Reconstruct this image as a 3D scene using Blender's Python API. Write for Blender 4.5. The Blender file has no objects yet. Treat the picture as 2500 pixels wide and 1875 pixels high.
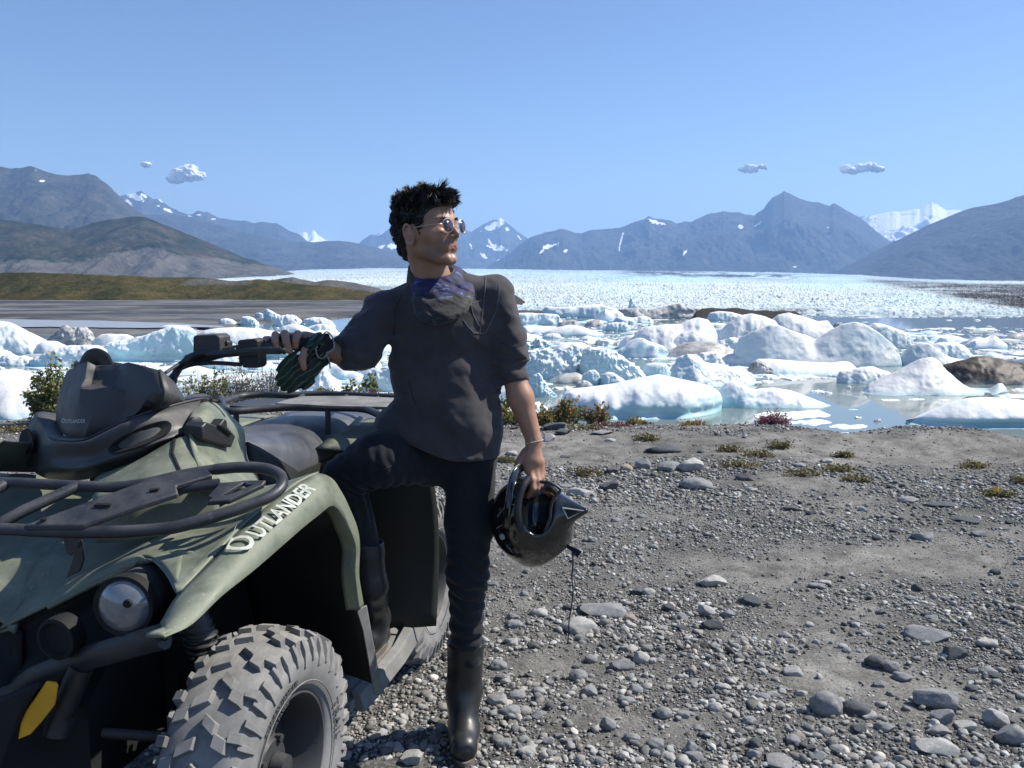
import bpy, bmesh, math, random
import numpy as np
from mathutils import Vector, Matrix

# ------------------------------------------------------------------ camera, sky, sun, exposure
SC = bpy.context.scene
COL = SC.collection
R = math.radians
FPX, CX, CY = 2023.0, 1250.0, 937.5          # focal length and centre in pixels of the 2500 px photograph
HOR = 680.0                                   # row of the horizon
CAMH = 1.42
PITCH = math.atan((CY - HOR) / FPX)
cam_d = bpy.data.cameras.new('camera'); cam = bpy.data.objects.new('camera', cam_d); COL.objects.link(cam)
cam_d.sensor_width = 36.0; cam_d.lens = FPX / 2500.0 * 36.0
cam_d.clip_start = 0.05; cam_d.clip_end = 90000.0
cam.location = (0, 0, CAMH); cam.rotation_euler = (math.pi / 2 - PITCH, 0, 0)
SC.camera = cam

SUN_AZ, SUN_EL = 75.0, 46.0                   # degrees to the right of straight ahead, degrees up
world = bpy.data.worlds.new('World'); SC.world = world; world.use_nodes = True
wn = world.node_tree; wn.nodes.clear()
w_out = wn.nodes.new('ShaderNodeOutputWorld'); w_bg = wn.nodes.new('ShaderNodeBackground'); w_sky = wn.nodes.new('ShaderNodeTexSky')
w_sky.sky_type = 'NISHITA'; w_sky.sun_disc = False
w_sky.sun_elevation = R(SUN_EL); w_sky.sun_rotation = R(SUN_AZ)
w_sky.altitude = 0; w_sky.air_density = 1.0; w_sky.dust_density = 0.15; w_sky.ozone_density = 3.0
w_bg.inputs['Strength'].default_value = 0.084
w_tint = wn.nodes.new('ShaderNodeMix'); w_tint.data_type = 'RGBA'; w_tint.blend_type = 'MULTIPLY'; w_tint.inputs[0].default_value = 1.0; w_tint.inputs[7].default_value = (.93, .97, 1.09, 1)
wn.links.new(w_sky.outputs[0], w_tint.inputs[6]); wn.links.new(w_tint.outputs[2], w_bg.inputs[0]); wn.links.new(w_bg.outputs[0], w_out.inputs[0])
sun_d = bpy.data.lights.new('sun', 'SUN'); sun = bpy.data.objects.new('sun', sun_d); COL.objects.link(sun)
sun_d.energy = 5.0; sun_d.angle = R(0.53); sun_d.color = (1.0, 0.94, 0.84)
SUNV = Vector((math.sin(R(SUN_AZ)) * math.cos(R(SUN_EL)), math.cos(R(SUN_AZ)) * math.cos(R(SUN_EL)), math.sin(R(SUN_EL))))
sun.rotation_euler = SUNV.to_track_quat('Z', 'Y').to_euler()
SC.view_settings.view_transform = 'Standard'; SC.view_settings.look = 'None'
SC.view_settings.exposure = 0.58; SC.view_settings.gamma = 1.0; SC.view_settings.use_curve_mapping = False
SC.cycles.max_bounces = 6; SC.cycles.volume_bounces = 3; SC.cycles.caustics_reflective = False; SC.cycles.caustics_refractive = False

# ------------------------------------------------------------------ pixels of the photograph <-> points of the place
def ray(px, py):
    a = (px - CX) / FPX; b = (CY - py) / FPX
    c, s = math.cos(PITCH), math.sin(PITCH)
    return np.array((a, c + b * s, -s + b * c))
CAM = np.array((0, 0, CAMH))
def PY(px, py, Y):
    d = ray(px, py); return CAM + d * (Y / d[1])
def PZ(px, py, z):
    d = ray(px, py); return CAM + d * ((z - CAMH) / d[2])
def proj(p):
    p = np.asarray(p, float) - CAM
    c, s = math.cos(PITCH), math.sin(PITCH)
    f = p[..., 1] * c - p[..., 2] * s; u = p[..., 1] * s + p[..., 2] * c
    return CX + FPX * p[..., 0] / f, CY - FPX * u / f

# ------------------------------------------------------------------ noise
def _hash(ix, iy, iz, seed):
    h = (ix.astype(np.int64) * 73856093) ^ (iy.astype(np.int64) * 19349663) ^ (iz.astype(np.int64) * 83492791) ^ (seed * 2654435761)
    h = (h ^ (h >> 13)) * 1274126177 & 0x7fffffff
    return ((h ^ (h >> 16)) & 0xffff) / 65535.0
def vnoise(x, y, z=None, seed=0):
    x = np.asarray(x, float); y = np.asarray(y, float)
    z = np.zeros_like(x) if z is None else np.asarray(z, float)
    ix, iy, iz = np.floor(x), np.floor(y), np.floor(z)
    fx, fy, fz = x - ix, y - iy, z - iz
    fx = fx * fx * fx * (fx * (fx * 6 - 15) + 10); fy = fy * fy * fy * (fy * (fy * 6 - 15) + 10); fz = fz * fz * fz * (fz * (fz * 6 - 15) + 10)
    r = 0
    for dx in (0, 1):
        wx = fx if dx else 1 - fx
        for dy in (0, 1):
            wy = fy if dy else 1 - fy
            for dz in (0, 1):
                wz = fz if dz else 1 - fz
                r = r + wx * wy * wz * _hash(ix + dx, iy + dy, iz + dz, seed)
    return r * 2 - 1
def vnoise2(x, y, seed=0):
    ix, iy = np.floor(x), np.floor(y); fx, fy = x - ix, y - iy
    fx = fx * fx * fx * (fx * (fx * 6 - 15) + 10); fy = fy * fy * fy * (fy * (fy * 6 - 15) + 10)
    zz = np.zeros_like(ix); r = 0
    for dx in (0, 1):
        for dy in (0, 1):
            r = r + (fx if dx else 1 - fx) * (fy if dy else 1 - fy) * _hash(ix + dx, iy + dy, zz, seed)
    return r * 2 - 1
def fbm2(x, y, o=4, seed=0, g=0.5):
    r = 0; a = 1.0; n = 0
    for k in range(o):
        r = r + a * vnoise2(x * 2 ** k + 17.3 * k, y * 2 ** k - 9.1 * k, seed + k); n += a; a *= g
    return r / n
def ridged2(x, y, o=4, seed=0, g=0.5):
    r = 0; a = 1.0; n = 0
    for k in range(o):
        v = 1 - np.abs(vnoise2(x * 2 ** k + 31.7 * k, y * 2 ** k + 5.5 * k, seed + k)) * 2
        r = r + a * v; n += a; a *= g
    return r / n
def fbm3(x, y, z, o=3, seed=0, g=0.5):
    r = 0; a = 1.0; n = 0
    for k in range(o):
        r = r + a * vnoise(x * 2 ** k + 17.3 * k, y * 2 ** k, z * 2 ** k, seed + k); n += a; a *= g
    return r / n
def sstep(a, b, x):
    t = np.clip((x - a) / (b - a), 0, 1); return t * t * (3 - 2 * t)

# ------------------------------------------------------------------ meshes and objects
def link(o, parent=None):
    COL.objects.link(o)
    if parent is not None: o.parent = parent
    return o
def tag(o, label=None, cat=None, group=None, kind=None):
    if label: o['label'] = label
    if cat: o['category'] = cat
    if group: o['group'] = group
    if kind: o['kind'] = kind
    return o
def empty(name, loc=(0, 0, 0), label=None, cat=None, group=None, rz=0.0):
    o = bpy.data.objects.new(name, None); COL.objects.link(o); o.empty_display_size = 0.1
    o.location = loc; o.rotation_euler = (0, 0, rz)
    return tag(o, label, cat, group)
def mk(name, V, F, mat=None, parent=None, smooth=True, attrs=None, mats=None, fm=None):
    """one mesh object from an array of points and quads/tris (array or list)"""
    me = bpy.data.meshes.new(name)
    V = np.asarray(V, np.float32)
    if isinstance(F, np.ndarray):
        n, k = F.shape
        me.vertices.add(len(V)); me.vertices.foreach_set('co', V.ravel())
        me.loops.add(n * k); me.loops.foreach_set('vertex_index', F.astype(np.int32).ravel())
        me.polygons.add(n); me.polygons.foreach_set('loop_start', np.arange(0, n * k, k, dtype=np.int32))
        me.polygons.foreach_set('loop_total', np.full(n, k, np.int32))
        me.update(calc_edges=True)
    else:
        me.from_pydata(V.tolist(), [], [list(f) for f in F]); me.update()
    if smooth: me.polygons.foreach_set('use_smooth', np.ones(len(me.polygons), bool))
    if attrs:
        for a, d in attrs.items():
            d = np.asarray(d, np.float32)
            if d.ndim == 1:
                at = me.attributes.new(a, 'FLOAT', 'POINT'); at.data.foreach_set('value', d)
            else:
                at = me.attributes.new(a, 'FLOAT_COLOR', 'POINT')
                if d.shape[1] == 3: d = np.concatenate([d, np.ones((len(d), 1), np.float32)], 1)
                at.data.foreach_set('color', d.ravel())
    for m in (mats or ([mat] if mat else [])): me.materials.append(m)
    if fm is not None: me.polygons.foreach_set('material_index', np.asarray(fm, np.int32))
    o = bpy.data.objects.new(name, me)
    return link(o, parent)
def gridfaces(nu, nv, closeu=False, closev=False):
    iu = np.arange(nu if closeu else nu - 1); iv = np.arange(nv if closev else nv - 1)
    a, b = np.meshgrid(iu, iv, indexing='ij'); a = a.ravel(); b = b.ravel()
    a2 = (a + 1) % nu; b2 = (b + 1) % nv
    return np.stack([a * nv + b, a2 * nv + b, a2 * nv + b2, a * nv + b2], 1)
class MB:
    """collects simple shapes into one mesh"""
    def __init__(s): s.v = []; s.f = []; s.n = 0
    def add(s, V, F):
        V = np.asarray(V, float).reshape(-1, 3)
        s.v.append(V); s.f += [tuple(int(i) + s.n for i in f) for f in F]; s.n += len(V); return s
    def box(s, c, sx, sy, sz, M=None):
        V = np.array([[x, y, z] for x in (-.5, .5) for y in (-.5, .5) for z in (-.5, .5)]) * (sx, sy, sz)
        if M is not None: V = V @ np.asarray(M).T
        return s.add(V + np.asarray(c), [(0, 1, 3, 2), (4, 6, 7, 5), (0, 4, 5, 1), (2, 3, 7, 6), (0, 2, 6, 4), (1, 5, 7, 3)])
    def tube(s, pts, r, n=12, cap=True, ry=None):
        P = np.asarray(pts, float); m = len(P); r = np.broadcast_to(np.asarray(r, float), (m,))
        T = np.gradient(P, axis=0); T /= np.linalg.norm(T, axis=1)[:, None] + 1e-12
        up = np.array((0, 0, 1.0)) if abs(T[0][2]) < .9 else np.array((1.0, 0, 0))
        N = np.cross(T[0], up); N /= np.linalg.norm(N); V = []
        for i in range(m):
            N = N - T[i] * N.dot(T[i]); N /= np.linalg.norm(N); B = np.cross(T[i], N)
            for k in range(n):
                a = 2 * math.pi * k / n
                V.append(P[i] + r[i] * (math.cos(a) * N + math.sin(a) * (1 if ry is None else ry) * B))
        F = [tuple(f) for f in gridfaces(m, n, False, True)]
        if cap: F += [tuple(range(n - 1, -1, -1)), tuple((m - 1) * n + k for k in range(n))]
        return s.add(V, F)
    def loft(s, rings, cap=True, closed=True):
        m = len(rings); n = len(rings[0])
        F = [tuple(f) for f in gridfaces(m, n, False, closed)]
        if cap and closed: F += [tuple(range(n - 1, -1, -1)), tuple((m - 1) * n + k for k in range(n))]
        return s.add(np.concatenate([np.asarray(r, float) for r in rings]), F)
    def lathe(s, prof, c, axis, n=48, cap=True):
        """prof: list of (distance along axis, radius)"""
        ax = np.asarray(axis, float); ax = ax / np.linalg.norm(ax)
        up = np.array((0, 0, 1.0)) if abs(ax[2]) < .9 else np.array((1.0, 0, 0))
        N = np.cross(ax, up); N /= np.linalg.norm(N); B = np.cross(ax, N)
        rings = [[np.asarray(c) + ax * h + r * (math.cos(2 * math.pi * k / n) * N + math.sin(2 * math.pi * k / n) * B) for k in range(n)] for h, r in prof]
        return s.loft(rings, cap)
    def prism(s, pts, d):
        """planar outline pts pushed along the vector d"""
        P = np.asarray(pts, float); n = len(P)
        F = [tuple(range(n)), tuple(range(2 * n - 1, n - 1, -1))] + [((k + 1) % n, k, n + k, n + (k + 1) % n) for k in range(n)]
        return s.add(np.concatenate([P, P + np.asarray(d)]), F)
    def build(s, name, mat, parent=None, smooth=True, bevel=0.0, seg=2, sub=0, auto=40, solid=0.0, off=-1.0):
        V = np.concatenate(s.v)
        me = bpy.data.meshes.new(name); me.from_pydata(V.tolist(), [], s.f); me.update()
        bm = bmesh.new(); bm.from_mesh(me); bmesh.ops.recalc_face_normals(bm, faces=bm.faces); bm.to_mesh(me); bm.free()
        if mat: me.materials.append(mat)
        o = bpy.data.objects.new(name, me); link(o, parent)
        if solid: m = o.modifiers.new('t', 'SOLIDIFY'); m.thickness = solid; m.offset = off
        if bevel: m = o.modifiers.new('b', 'BEVEL'); m.width = bevel; m.segments = seg; m.limit_method = 'ANGLE'; m.angle_limit = R(30)
        if sub: m = o.modifiers.new('s', 'SUBSURF'); m.levels = sub; m.render_levels = sub
        if smooth:
            me.polygons.foreach_set('use_smooth', np.ones(len(me.polygons), bool))
            if not sub: me.set_sharp_from_angle(angle=R(auto))
        return o
def catmull(P, n, closed=False):
    P = np.asarray(P, float); m = len(P)
    if closed: Q = np.concatenate([P[-1:], P, P[:2]]); segs = m
    else: Q = np.concatenate([2 * P[:1] - P[1:2], P, 2 * P[-1:] - P[-2:-1]]); segs = m - 1
    out = []
    for i in range(segs):
        p0, p1, p2, p3 = Q[i], Q[i + 1], Q[i + 2], Q[i + 3]
        for k in range(n):
            t = k / n
            out.append(0.5 * ((2 * p1) + (-p0 + p2) * t + (2 * p0 - 5 * p1 + 4 * p2 - p3) * t * t + (-p0 + 3 * p1 - 3 * p2 + p3) * t ** 3))
    if not closed: out.append(P[-1])
    return np.array(out)
def patch(name, rows, mat, parent=None, thick=0.006, nu=4, nv=4, crease=False, smooth=True, auto=35):
    """sheet through a grid of control points (rows x cols x 3), with thickness"""
    G = np.asarray(rows, float)
    if crease:
        G = np.stack([lerp_line(r, nv) for r in G]); G = np.stack([lerp_line(G[:, j], nu) for j in range(G.shape[1])], 1)
    else:
        G = np.stack([catmull(r, nv) for r in G]); G = np.stack([catmull(G[:, j], nu) for j in range(G.shape[1])], 1)
    a, b = G.shape[:2]
    o = mk(name, G.reshape(-1, 3), gridfaces(a, b), mat, parent, smooth)
    if smooth and auto: o.data.set_sharp_from_angle(angle=R(auto))
    m = o.modifiers.new('t', 'SOLIDIFY'); m.thickness = thick; m.offset = -1
    return o
def lerp_line(P, n):
    P = np.asarray(P, float); out = []
    for i in range(len(P) - 1):
        for k in range(n): out.append(P[i] + (P[i + 1] - P[i]) * k / n)
    out.append(P[-1]); return np.array(out)

# ------------------------------------------------------------------ distance fields -> mesh
def surfnet(fn, lo, hi, h, blk=8):
    """mesh of fn(P)<0; only blocks near the surface are evaluated"""
    lo = np.asarray(lo, float); hi = np.asarray(hi, float)
    nb = np.maximum(np.ceil((hi - lo) / (h * blk)).astype(int), 1); n = nb * blk
    bc = np.stack(np.meshgrid(*[lo[i] + (np.arange(nb[i]) + .5) * h * blk for i in range(3)], indexing='ij'), -1).reshape(-1, 3)
    d = fn(bc); rad = h * blk * 0.95 + h * 2
    near = np.abs(d) < rad * 1.25
    f = np.repeat(np.repeat(np.repeat(np.where(d < 0, -1., 1.).reshape(nb).astype(np.float32), blk, 0), blk, 1), blk, 2)
    off = np.stack(np.meshgrid(*[np.arange(blk)] * 3, indexing='ij'), -1).reshape(-1, 3)
    bi = np.stack(np.unravel_index(np.nonzero(near)[0], nb), -1) * blk
    for s in range(0, len(bi), 400):
        idx = (bi[s:s + 400, None, :] + off[None]).reshape(-1, 3)
        f[idx[:, 0], idx[:, 1], idx[:, 2]] = fn(lo + idx * h)
    ins = f < 0
    c = np.zeros(tuple(n - 1), np.int8)
    for a in (0, 1):
        for b in (0, 1):
            for e in (0, 1): c += ins[a:n[0] - 1 + a, b:n[1] - 1 + b, e:n[2] - 1 + e]
    act = np.stack(np.nonzero((c > 0) & (c < 8)), -1)
    vid = np.full(tuple(n - 1), -1, np.int32); vid[act[:, 0], act[:, 1], act[:, 2]] = np.arange(len(act))
    cn = np.array([(a, b, e) for a in (0, 1) for b in (0, 1) for e in (0, 1)])
    val = np.stack([f[act[:, 0] + q[0], act[:, 1] + q[1], act[:, 2] + q[2]] for q in cn], 1)
    acc = np.zeros((len(act), 3)); cnt = np.zeros(len(act))
    for i in range(8):
        for j in range(i + 1, 8):
            if np.abs(cn[i] - cn[j]).sum() != 1: continue
            vi, vj = val[:, i], val[:, j]; m = (vi < 0) != (vj < 0)
            t = np.where(m, vi / np.where(m, vi - vj, 1), 0)[:, None]
            acc += np.where(m[:, None], cn[i] + (cn[j] - cn[i]) * t, 0); cnt += m
    V = lo + (act + acc / cnt[:, None]) * h
    F = []
    for ax in range(3):
        s0 = [slice(1, n[i] - 1) for i in range(3)]; s1 = list(s0)
        s0[ax] = slice(0, n[ax] - 1); s1[ax] = slice(1, n[ax])
        A, B = ins[tuple(s0)], ins[tuple(s1)]
        e = np.stack(np.nonzero(A != B), -1)
        o = np.array([1, 1, 1]); o[ax] = 0; e = e + o
        u, v = [(1, 2), (2, 0), (0, 1)][ax]
        du = np.zeros(3, int); du[u] = 1; dv = np.zeros(3, int); dv[v] = 1
        q = [e - du - dv, e - dv, e, e - du]
        q = np.stack([vid[p[:, 0], p[:, 1], p[:, 2]] for p in q], 1)
        fl = ins[e[:, 0], e[:, 1], e[:, 2]]
        q = np.where(fl[:, None], q, q[:, ::-1]); F.append(q)
    F = np.concatenate(F); F = F[(F >= 0).all(1)]
    return V, F
def vlen(a): return np.sqrt((a * a).sum(-1))
def sd_cone(P, a, b, ra, rb):
    """capsule of changing radius"""
    a = np.asarray(a, float); b = np.asarray(b, float); ab = b - a
    t = np.clip(((P - a) @ ab) / (ab @ ab), 0, 1)
    return vlen(P - a - t[:, None] * ab) - (ra + (rb - ra) * t)
def sd_ell(P, c, r, M=None):
    q = P - np.asarray(c, float)
    if M is not None: q = q @ np.asarray(M)          # rows of M.T: world -> local
    r = np.asarray(r, float); k0 = vlen(q / r); k1 = vlen(q / (r * r)) + 1e-9
    return k0 * (k0 - 1.0) / k1
def sd_box(P, c, r, M=None, rnd=0.0):
    q = P - np.asarray(c, float)
    if M is not None: q = q @ np.asarray(M)
    q = np.abs(q) - (np.asarray(r, float) - rnd)
    return vlen(np.maximum(q, 0)) + np.minimum(q.max(-1), 0) - rnd
def smin(a, b, k):
    h = np.clip(0.5 + 0.5 * (b - a) / k, 0, 1); return b + (a - b) * h - k * h * (1 - h)
def smax(a, b, k): return -smin(-a, -b, k)
def rotm(ax, ang):
    return np.array(Matrix.Rotation(R(ang), 3, ax))

# ------------------------------------------------------------------ materials
def mat(name):
    m = bpy.data.materials.new(name); m.use_nodes = True; nt = m.node_tree
    b = nt.nodes['Principled BSDF']; return m, nt, b
def nd(nt, t, **kw):
    n = nt.nodes.new(t)
    for k, v in kw.items():
        if k.startswith('i_'): n.inputs[k[2:].replace('_', ' ')].default_value = v
        else: setattr(n, k, v)
    return n
def ramp(nt, src, stops, interp='LINEAR'):
    r = nt.nodes.new('ShaderNodeValToRGB'); r.color_ramp.interpolation = interp
    e = r.color_ramp.elements
    while len(e) > 1: e.remove(e[-1])
    e[0].position = stops[0][0]; e[0].color = col4(stops[0][1])
    for p, c in stops[1:]:
        x = e.new(p); x.color = col4(c)
    nt.links.new(src, r.inputs[0]); return r.outputs[0]
def col4(c):
    if isinstance(c, (int, float)): return (c, c, c, 1)
    return tuple(c) + ((1,) if len(c) == 3 else ())
def noise_node(nt, scale, detail=4, rough=0.5, vec=None, stretch=None, dist=0.0, coord='Object'):
    n = nd(nt, 'ShaderNodeTexNoise'); n.inputs['Scale'].default_value = scale; n.inputs['Detail'].default_value = detail
    n.inputs['Roughness'].default_value = rough; n.inputs['Distortion'].default_value = dist
    if vec is None:
        tc = nt.nodes.new('ShaderNodeTexCoord'); vec = tc.outputs[coord]
    if stretch:
        mp = nt.nodes.new('ShaderNodeMapping'); mp.inputs['Scale'].default_value = stretch; nt.links.new(vec, mp.inputs[0]); vec = mp.outputs[0]
    nt.links.new(vec, n.inputs['Vector']); return n.outputs['Fac']
def mixc(nt, fac, a, b, mode='MIX'):
    m = nt.nodes.new('ShaderNodeMix'); m.data_type = 'RGBA'; m.blend_type = mode
    for s, v in ((0, fac), (6, a), (7, b)):
        if hasattr(v, 'is_output'): nt.links.new(v, m.inputs[s])
        else: m.inputs[s].default_value = v if s == 0 else col4(v)
    return m.outputs[2]
def math_node(nt, op, a, b=0.0, clamp=False):
    m = nt.nodes.new('ShaderNodeMath'); m.operation = op; m.use_clamp = clamp
    for s, v in ((0, a), (1, b)):
        if hasattr(v, 'is_output'): nt.links.new(v, m.inputs[s])
        else: m.inputs[s].default_value = v
    return m.outputs[0]
def bump(nt, b, h, strength=0.3, dist=0.01):
    n = nt.nodes.new('ShaderNodeBump'); n.inputs['Strength'].default_value = strength; n.inputs['Distance'].default_value = dist
    nt.links.new(h, n.inputs['Height']); nt.links.new(n.outputs[0], b.inputs['Normal']); return n
def attr(nt, name, out='Fac'):
    a = nt.nodes.new('ShaderNodeAttribute'); a.attribute_name = name; return a.outputs[out]
def geo_z(nt):
    g = nt.nodes.new('ShaderNodeNewGeometry'); s = nt.nodes.new('ShaderNodeSeparateXYZ'); nt.links.new(g.outputs['Position'], s.inputs[0]); return s.outputs[2]
def plastic(name, c, rough=0.5, scale=60, var=0.25, bumps=0.15, dust=0.0, dustc=(0.30, 0.29, 0.27), spec=0.5, metal=0.0):
    """moulded or painted surface with dust and fine grain"""
    m, nt, b = mat(name)
    n1 = noise_node(nt, scale, 6, 0.6); n2 = noise_node(nt, 6.0, 5, 0.65)
    dark = tuple(x * (1 - var) for x in c); lite = tuple(min(1, x * (1 + var)) for x in c)
    col = ramp(nt, n2, [(0.3, dark), (0.7, lite)])
    if dust > 0:
        g = nt.nodes.new('ShaderNodeNewGeometry'); s = nt.nodes.new('ShaderNodeSeparateXYZ'); nt.links.new(g.outputs['Normal'], s.inputs[0])
        up = math_node(nt, 'MULTIPLY_ADD', s.outputs[2], 0.5, True); up.node.inputs[2].default_value = 0.35
        n3 = noise_node(nt, 14.0, 8, 0.7); k = ramp(nt, n3, [(0.35, 0.0), (0.75, 1.0)])
        f = math_node(nt, 'MULTIPLY', math_node(nt, 'MULTIPLY', up, k), dust, True)
        col = mixc(nt, f, col, dustc)
        rr = math_node(nt, 'ADD', f, rough, True); nt.links.new(rr, b.inputs['Roughness'])
    else: b.inputs['Roughness'].default_value = rough
    nt.links.new(col, b.inputs['Base Color']); b.inputs['Specular IOR Level'].default_value = spec; b.inputs['Metallic'].default_value = metal
    if bumps: bump(nt, b, n1, bumps, 0.002)
    return m
# ================================================================== THE PLACE
WATER_Z = -6.6
def wet(px, py): return PZ(px, py, WATER_Z)

# ---------------- near bank: gravel ground falling to the lake
EDGE = [(-900, 1060), (-400, 1010), (0, 1034), (300, 990), (500, 965), (640, 957), (960, 962), (1060, 972), (1200, 1032), (1350, 1040), (1500, 1050),
        (1700, 1052), (1880, 1048), (1960, 1060), (2080, 1080), (2150, 1073), (2250, 1062), (2350, 1069), (2500, 1092), (2900, 1112), (3600, 1120)]
_ea = np.array([(p - CX) / FPX for p, _ in EDGE]); _ee = np.array([CAMH / ((y - HOR) / FPX) for _, y in EDGE])
def edge_y(x, y):
    a = x / np.maximum(y, .05)
    return np.interp(a, _ea, _ee)
def ground_z(x, y):
    x = np.asarray(x, float); y = np.asarray(y, float)
    z = 0.022 * fbm2(x * .55, y * .55, 3, 5) + 0.010 * fbm2(x * 2.3, y * 2.3, 3, 9)
    e = np.where(y > .3, edge_y(x, y), 60.0)
    d = np.maximum(0, y - e)
    fall = np.where(d < .6, d * d * .55, .198 + (d - .6) * .62)
    front = sstep(0.15, 0.5, y / (np.abs(x) + .01))
    z = z - np.minimum(fall * front, 8.2)
    hump = .10 * np.exp(-((x - 4.1) ** 2 / 1.2 + (y - 7.2) ** 2 / .35)) + .05 * np.exp(-((x - 2.2) ** 2 / 2.5 + (y - 7.4) ** 2 / .3))
    return z + hump * np.exp(-d * 2)
# bare earth between the gravel: blobs in ground coordinates from the picture (px, py, half width, half height in px, strength)
BARE = [(1330, 1630, 230, 38, 1.0), (1560, 1800, 420, 90, .85), (1700, 1390, 330, 55, .75), (2150, 1365, 420, 50, .75), (2400, 1420, 220, 60, .6), (1500, 1690, 200, 60, .5),
        (1620, 1090, 520, 32, 1.3), (2300, 1110, 420, 42, 1.5), (1900, 1180, 260, 20, .8), (2100, 1230, 300, 25, .3), (1750, 1560, 190, 60, .7), (1950, 1660, 170, 60, .7),
        (1250, 1090, 120, 30, 1.2), (1420, 1560, 130, 40, .35), (1700, 1650, 260, 50, .55), (2250, 1520, 200, 30, .3)]
def bareness(x, y):
    px, py = proj(np.stack([x, y, np.zeros_like(x)], -1))
    b = np.zeros_like(x)
    for cx, cy, w, h, s in BARE:
        b = b + s * np.exp(-(((px - cx) / w) ** 2 + ((py - cy) / h) ** 2) * 1.2)
    n = fbm2(x * 1.5 + 3, y * 2.2, 4, 21)
    return np.clip(b * .95 + n * .9 + .08, 0, 1.2)

def make_ground():
    ang = np.concatenate([np.linspace(-180, -52, 40), np.linspace(-51, 46, 860), np.linspace(48, 180, 40)[:-1]]) * math.pi / 180
    rad = np.concatenate([np.linspace(0.15, 1.55, 12), np.exp(np.linspace(math.log(1.6), math.log(11), 560)), np.exp(np.linspace(math.log(11.4), math.log(60), 60)), np.array([120, 400, 1500, 6000])])
    A, Q = np.meshgrid(ang, rad, indexing='ij')
    X, Y = Q * np.sin(A), Q * np.cos(A)
    Z = ground_z(X, Y)
    b = bareness(X, Y)
    nearw = np.clip(1 - (Q - 7) / 6, 0, 1)
    Z = Z + nearw * (.0045 * fbm2(X * 16, Y * 16, 4, 40, .6) + .0035 * np.clip(b, 0, 1) * ridged2(X * 9, Y * 14, 4, 44, .6))
    Z = np.where((Y > 5) & (Z < -7.6), -7.6, Z)
    return mk('ground', np.stack([X, Y, Z], -1).reshape(-1, 3), gridfaces(len(ang), len(rad), True), M['ground'], attrs={'bare': b.reshape(-1)})

M = {}
def m_ground():
    m, nt, b = mat('ground')
    br = attr(nt, 'bare'); n1 = noise_node(nt, 5, 8, .7); n2 = noise_node(nt, 90, 6, .75); n3 = noise_node(nt, 1.1, 4, .5)
    fine = ramp(nt, n2, [(.3, (.045, .045, .043)), (.5, (.14, .138, .13)), (.72, (.27, .265, .25))])
    silt = ramp(nt, n1, [(.35, (.12, .116, .105)), (.52, (.24, .232, .212)), (.68, (.33, .322, .298))])
    col = mixc(nt, br, fine, silt); col = mixc(nt, .5, col, ramp(nt, n3, [(.35, .35), (.65, 1.1)]), 'MULTIPLY'); col = mixc(nt, .7, col, ramp(nt, n2, [(.34, .4), (.6, 1.25)]), 'MULTIPLY')
    nt.links.new(col, b.inputs['Base Color']); b.inputs['Roughness'].default_value = .95; b.inputs['Specular IOR Level'].default_value = .2
    bump(nt, b, n2, .8, .012)
    return m
M['ground'] = m_ground()
tag(make_ground(), kind='structure')

# ---------------- lake
def m_water():
    m, nt, b = mat('water')
    n = noise_node(nt, .25, 3, .5, stretch=(1, 3, 1), coord='Object'); n4 = noise_node(nt, .012, 3, .5)
    b.inputs['Base Color'].default_value = (.17, .215, .205, 1); b.inputs['Roughness'].default_value = .045
    b.inputs['IOR'].default_value = 1.33; b.inputs['Specular IOR Level'].default_value = .5
    nt.links.new(ramp(nt, n4, [(.4, (.16, .20, .19)), (.65, (.20, .245, .235))]), b.inputs['Base Color'])
    bump(nt, b, n, .05, .05)
    return m
M['water'] = m_water()
A = np.linspace(-70, 70, 60) * math.pi / 180; Q = np.exp(np.linspace(math.log(12), math.log(1200), 40))
AA, QQ = np.meshgrid(A, Q, indexing='ij')
tag(mk('lake_water', np.stack([QQ * np.sin(AA), QQ * np.cos(AA), np.full_like(AA, WATER_Z)], -1).reshape(-1, 3), gridfaces(60, 40), M['water']), kind='structure')

# ---------------- outwash flat on the left, with a shallow channel
def m_flat():
    m, nt, b = mat('outwash_flat')
    n1 = noise_node(nt, .020, 7, .72, stretch=(.7, 1.5, 1)); n2 = noise_node(nt, .055, 7, .72, stretch=(.5, 1.3, 1))
    c = ramp(nt, n1, [(.36, (.015, .015, .02)), (.44, (.06, .06, .065)), (.50, (.15, .14, .12)), (.56, (.085, .09, .10)), (.64, (.17, .18, .20))])
    c = mixc(nt, .85, c, ramp(nt, n2, [(.44, .2), (.52, 1.0)]), 'MULTIPLY')
    nt.links.new(c, b.inputs['Base Color']); b.inputs['Roughness'].default_value = .8
    return m
M['flat'] = m_flat()
xs = np.linspace(-1, 1, 160); ts = np.linspace(0, 1, 120)
def flat_sheet():
    # front edge follows the floes, back edge the foot of the hills
    T, S = np.meshgrid(ts, np.linspace(-3000, 1330, 300), indexing='ij')
    yb = np.interp(S, [-3000, 0, 230, 480, 560, 760, 900, 1100, 1250, 1330], [812, 812, 816, 805, 794, 778, 770, 762, 762, 764]) + 3 * fbm2(S * .02, S * 0, 3, 3)
    yt = np.interp(S, [-3000, 0, 500, 1000, 1330], [716, 719, 724, 736, 748])
    z0 = WATER_Z + .25
    yy = 1 / ((1 - T) / (yb - HOR) + T / (yt - HOR)) + HOR
    P = PZs(S, yy, z0)
    P[..., 2] = z0 - .45 * (T < .012) + .18 * ridged2(P[..., 0] * .05, P[..., 1] * .16, 4, 71) * sstep(0, .1, T)
    return tag(mk('outwash_flat', P.reshape(-1, 3), gridfaces(len(ts), 300), M['flat']), kind='structure')
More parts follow.
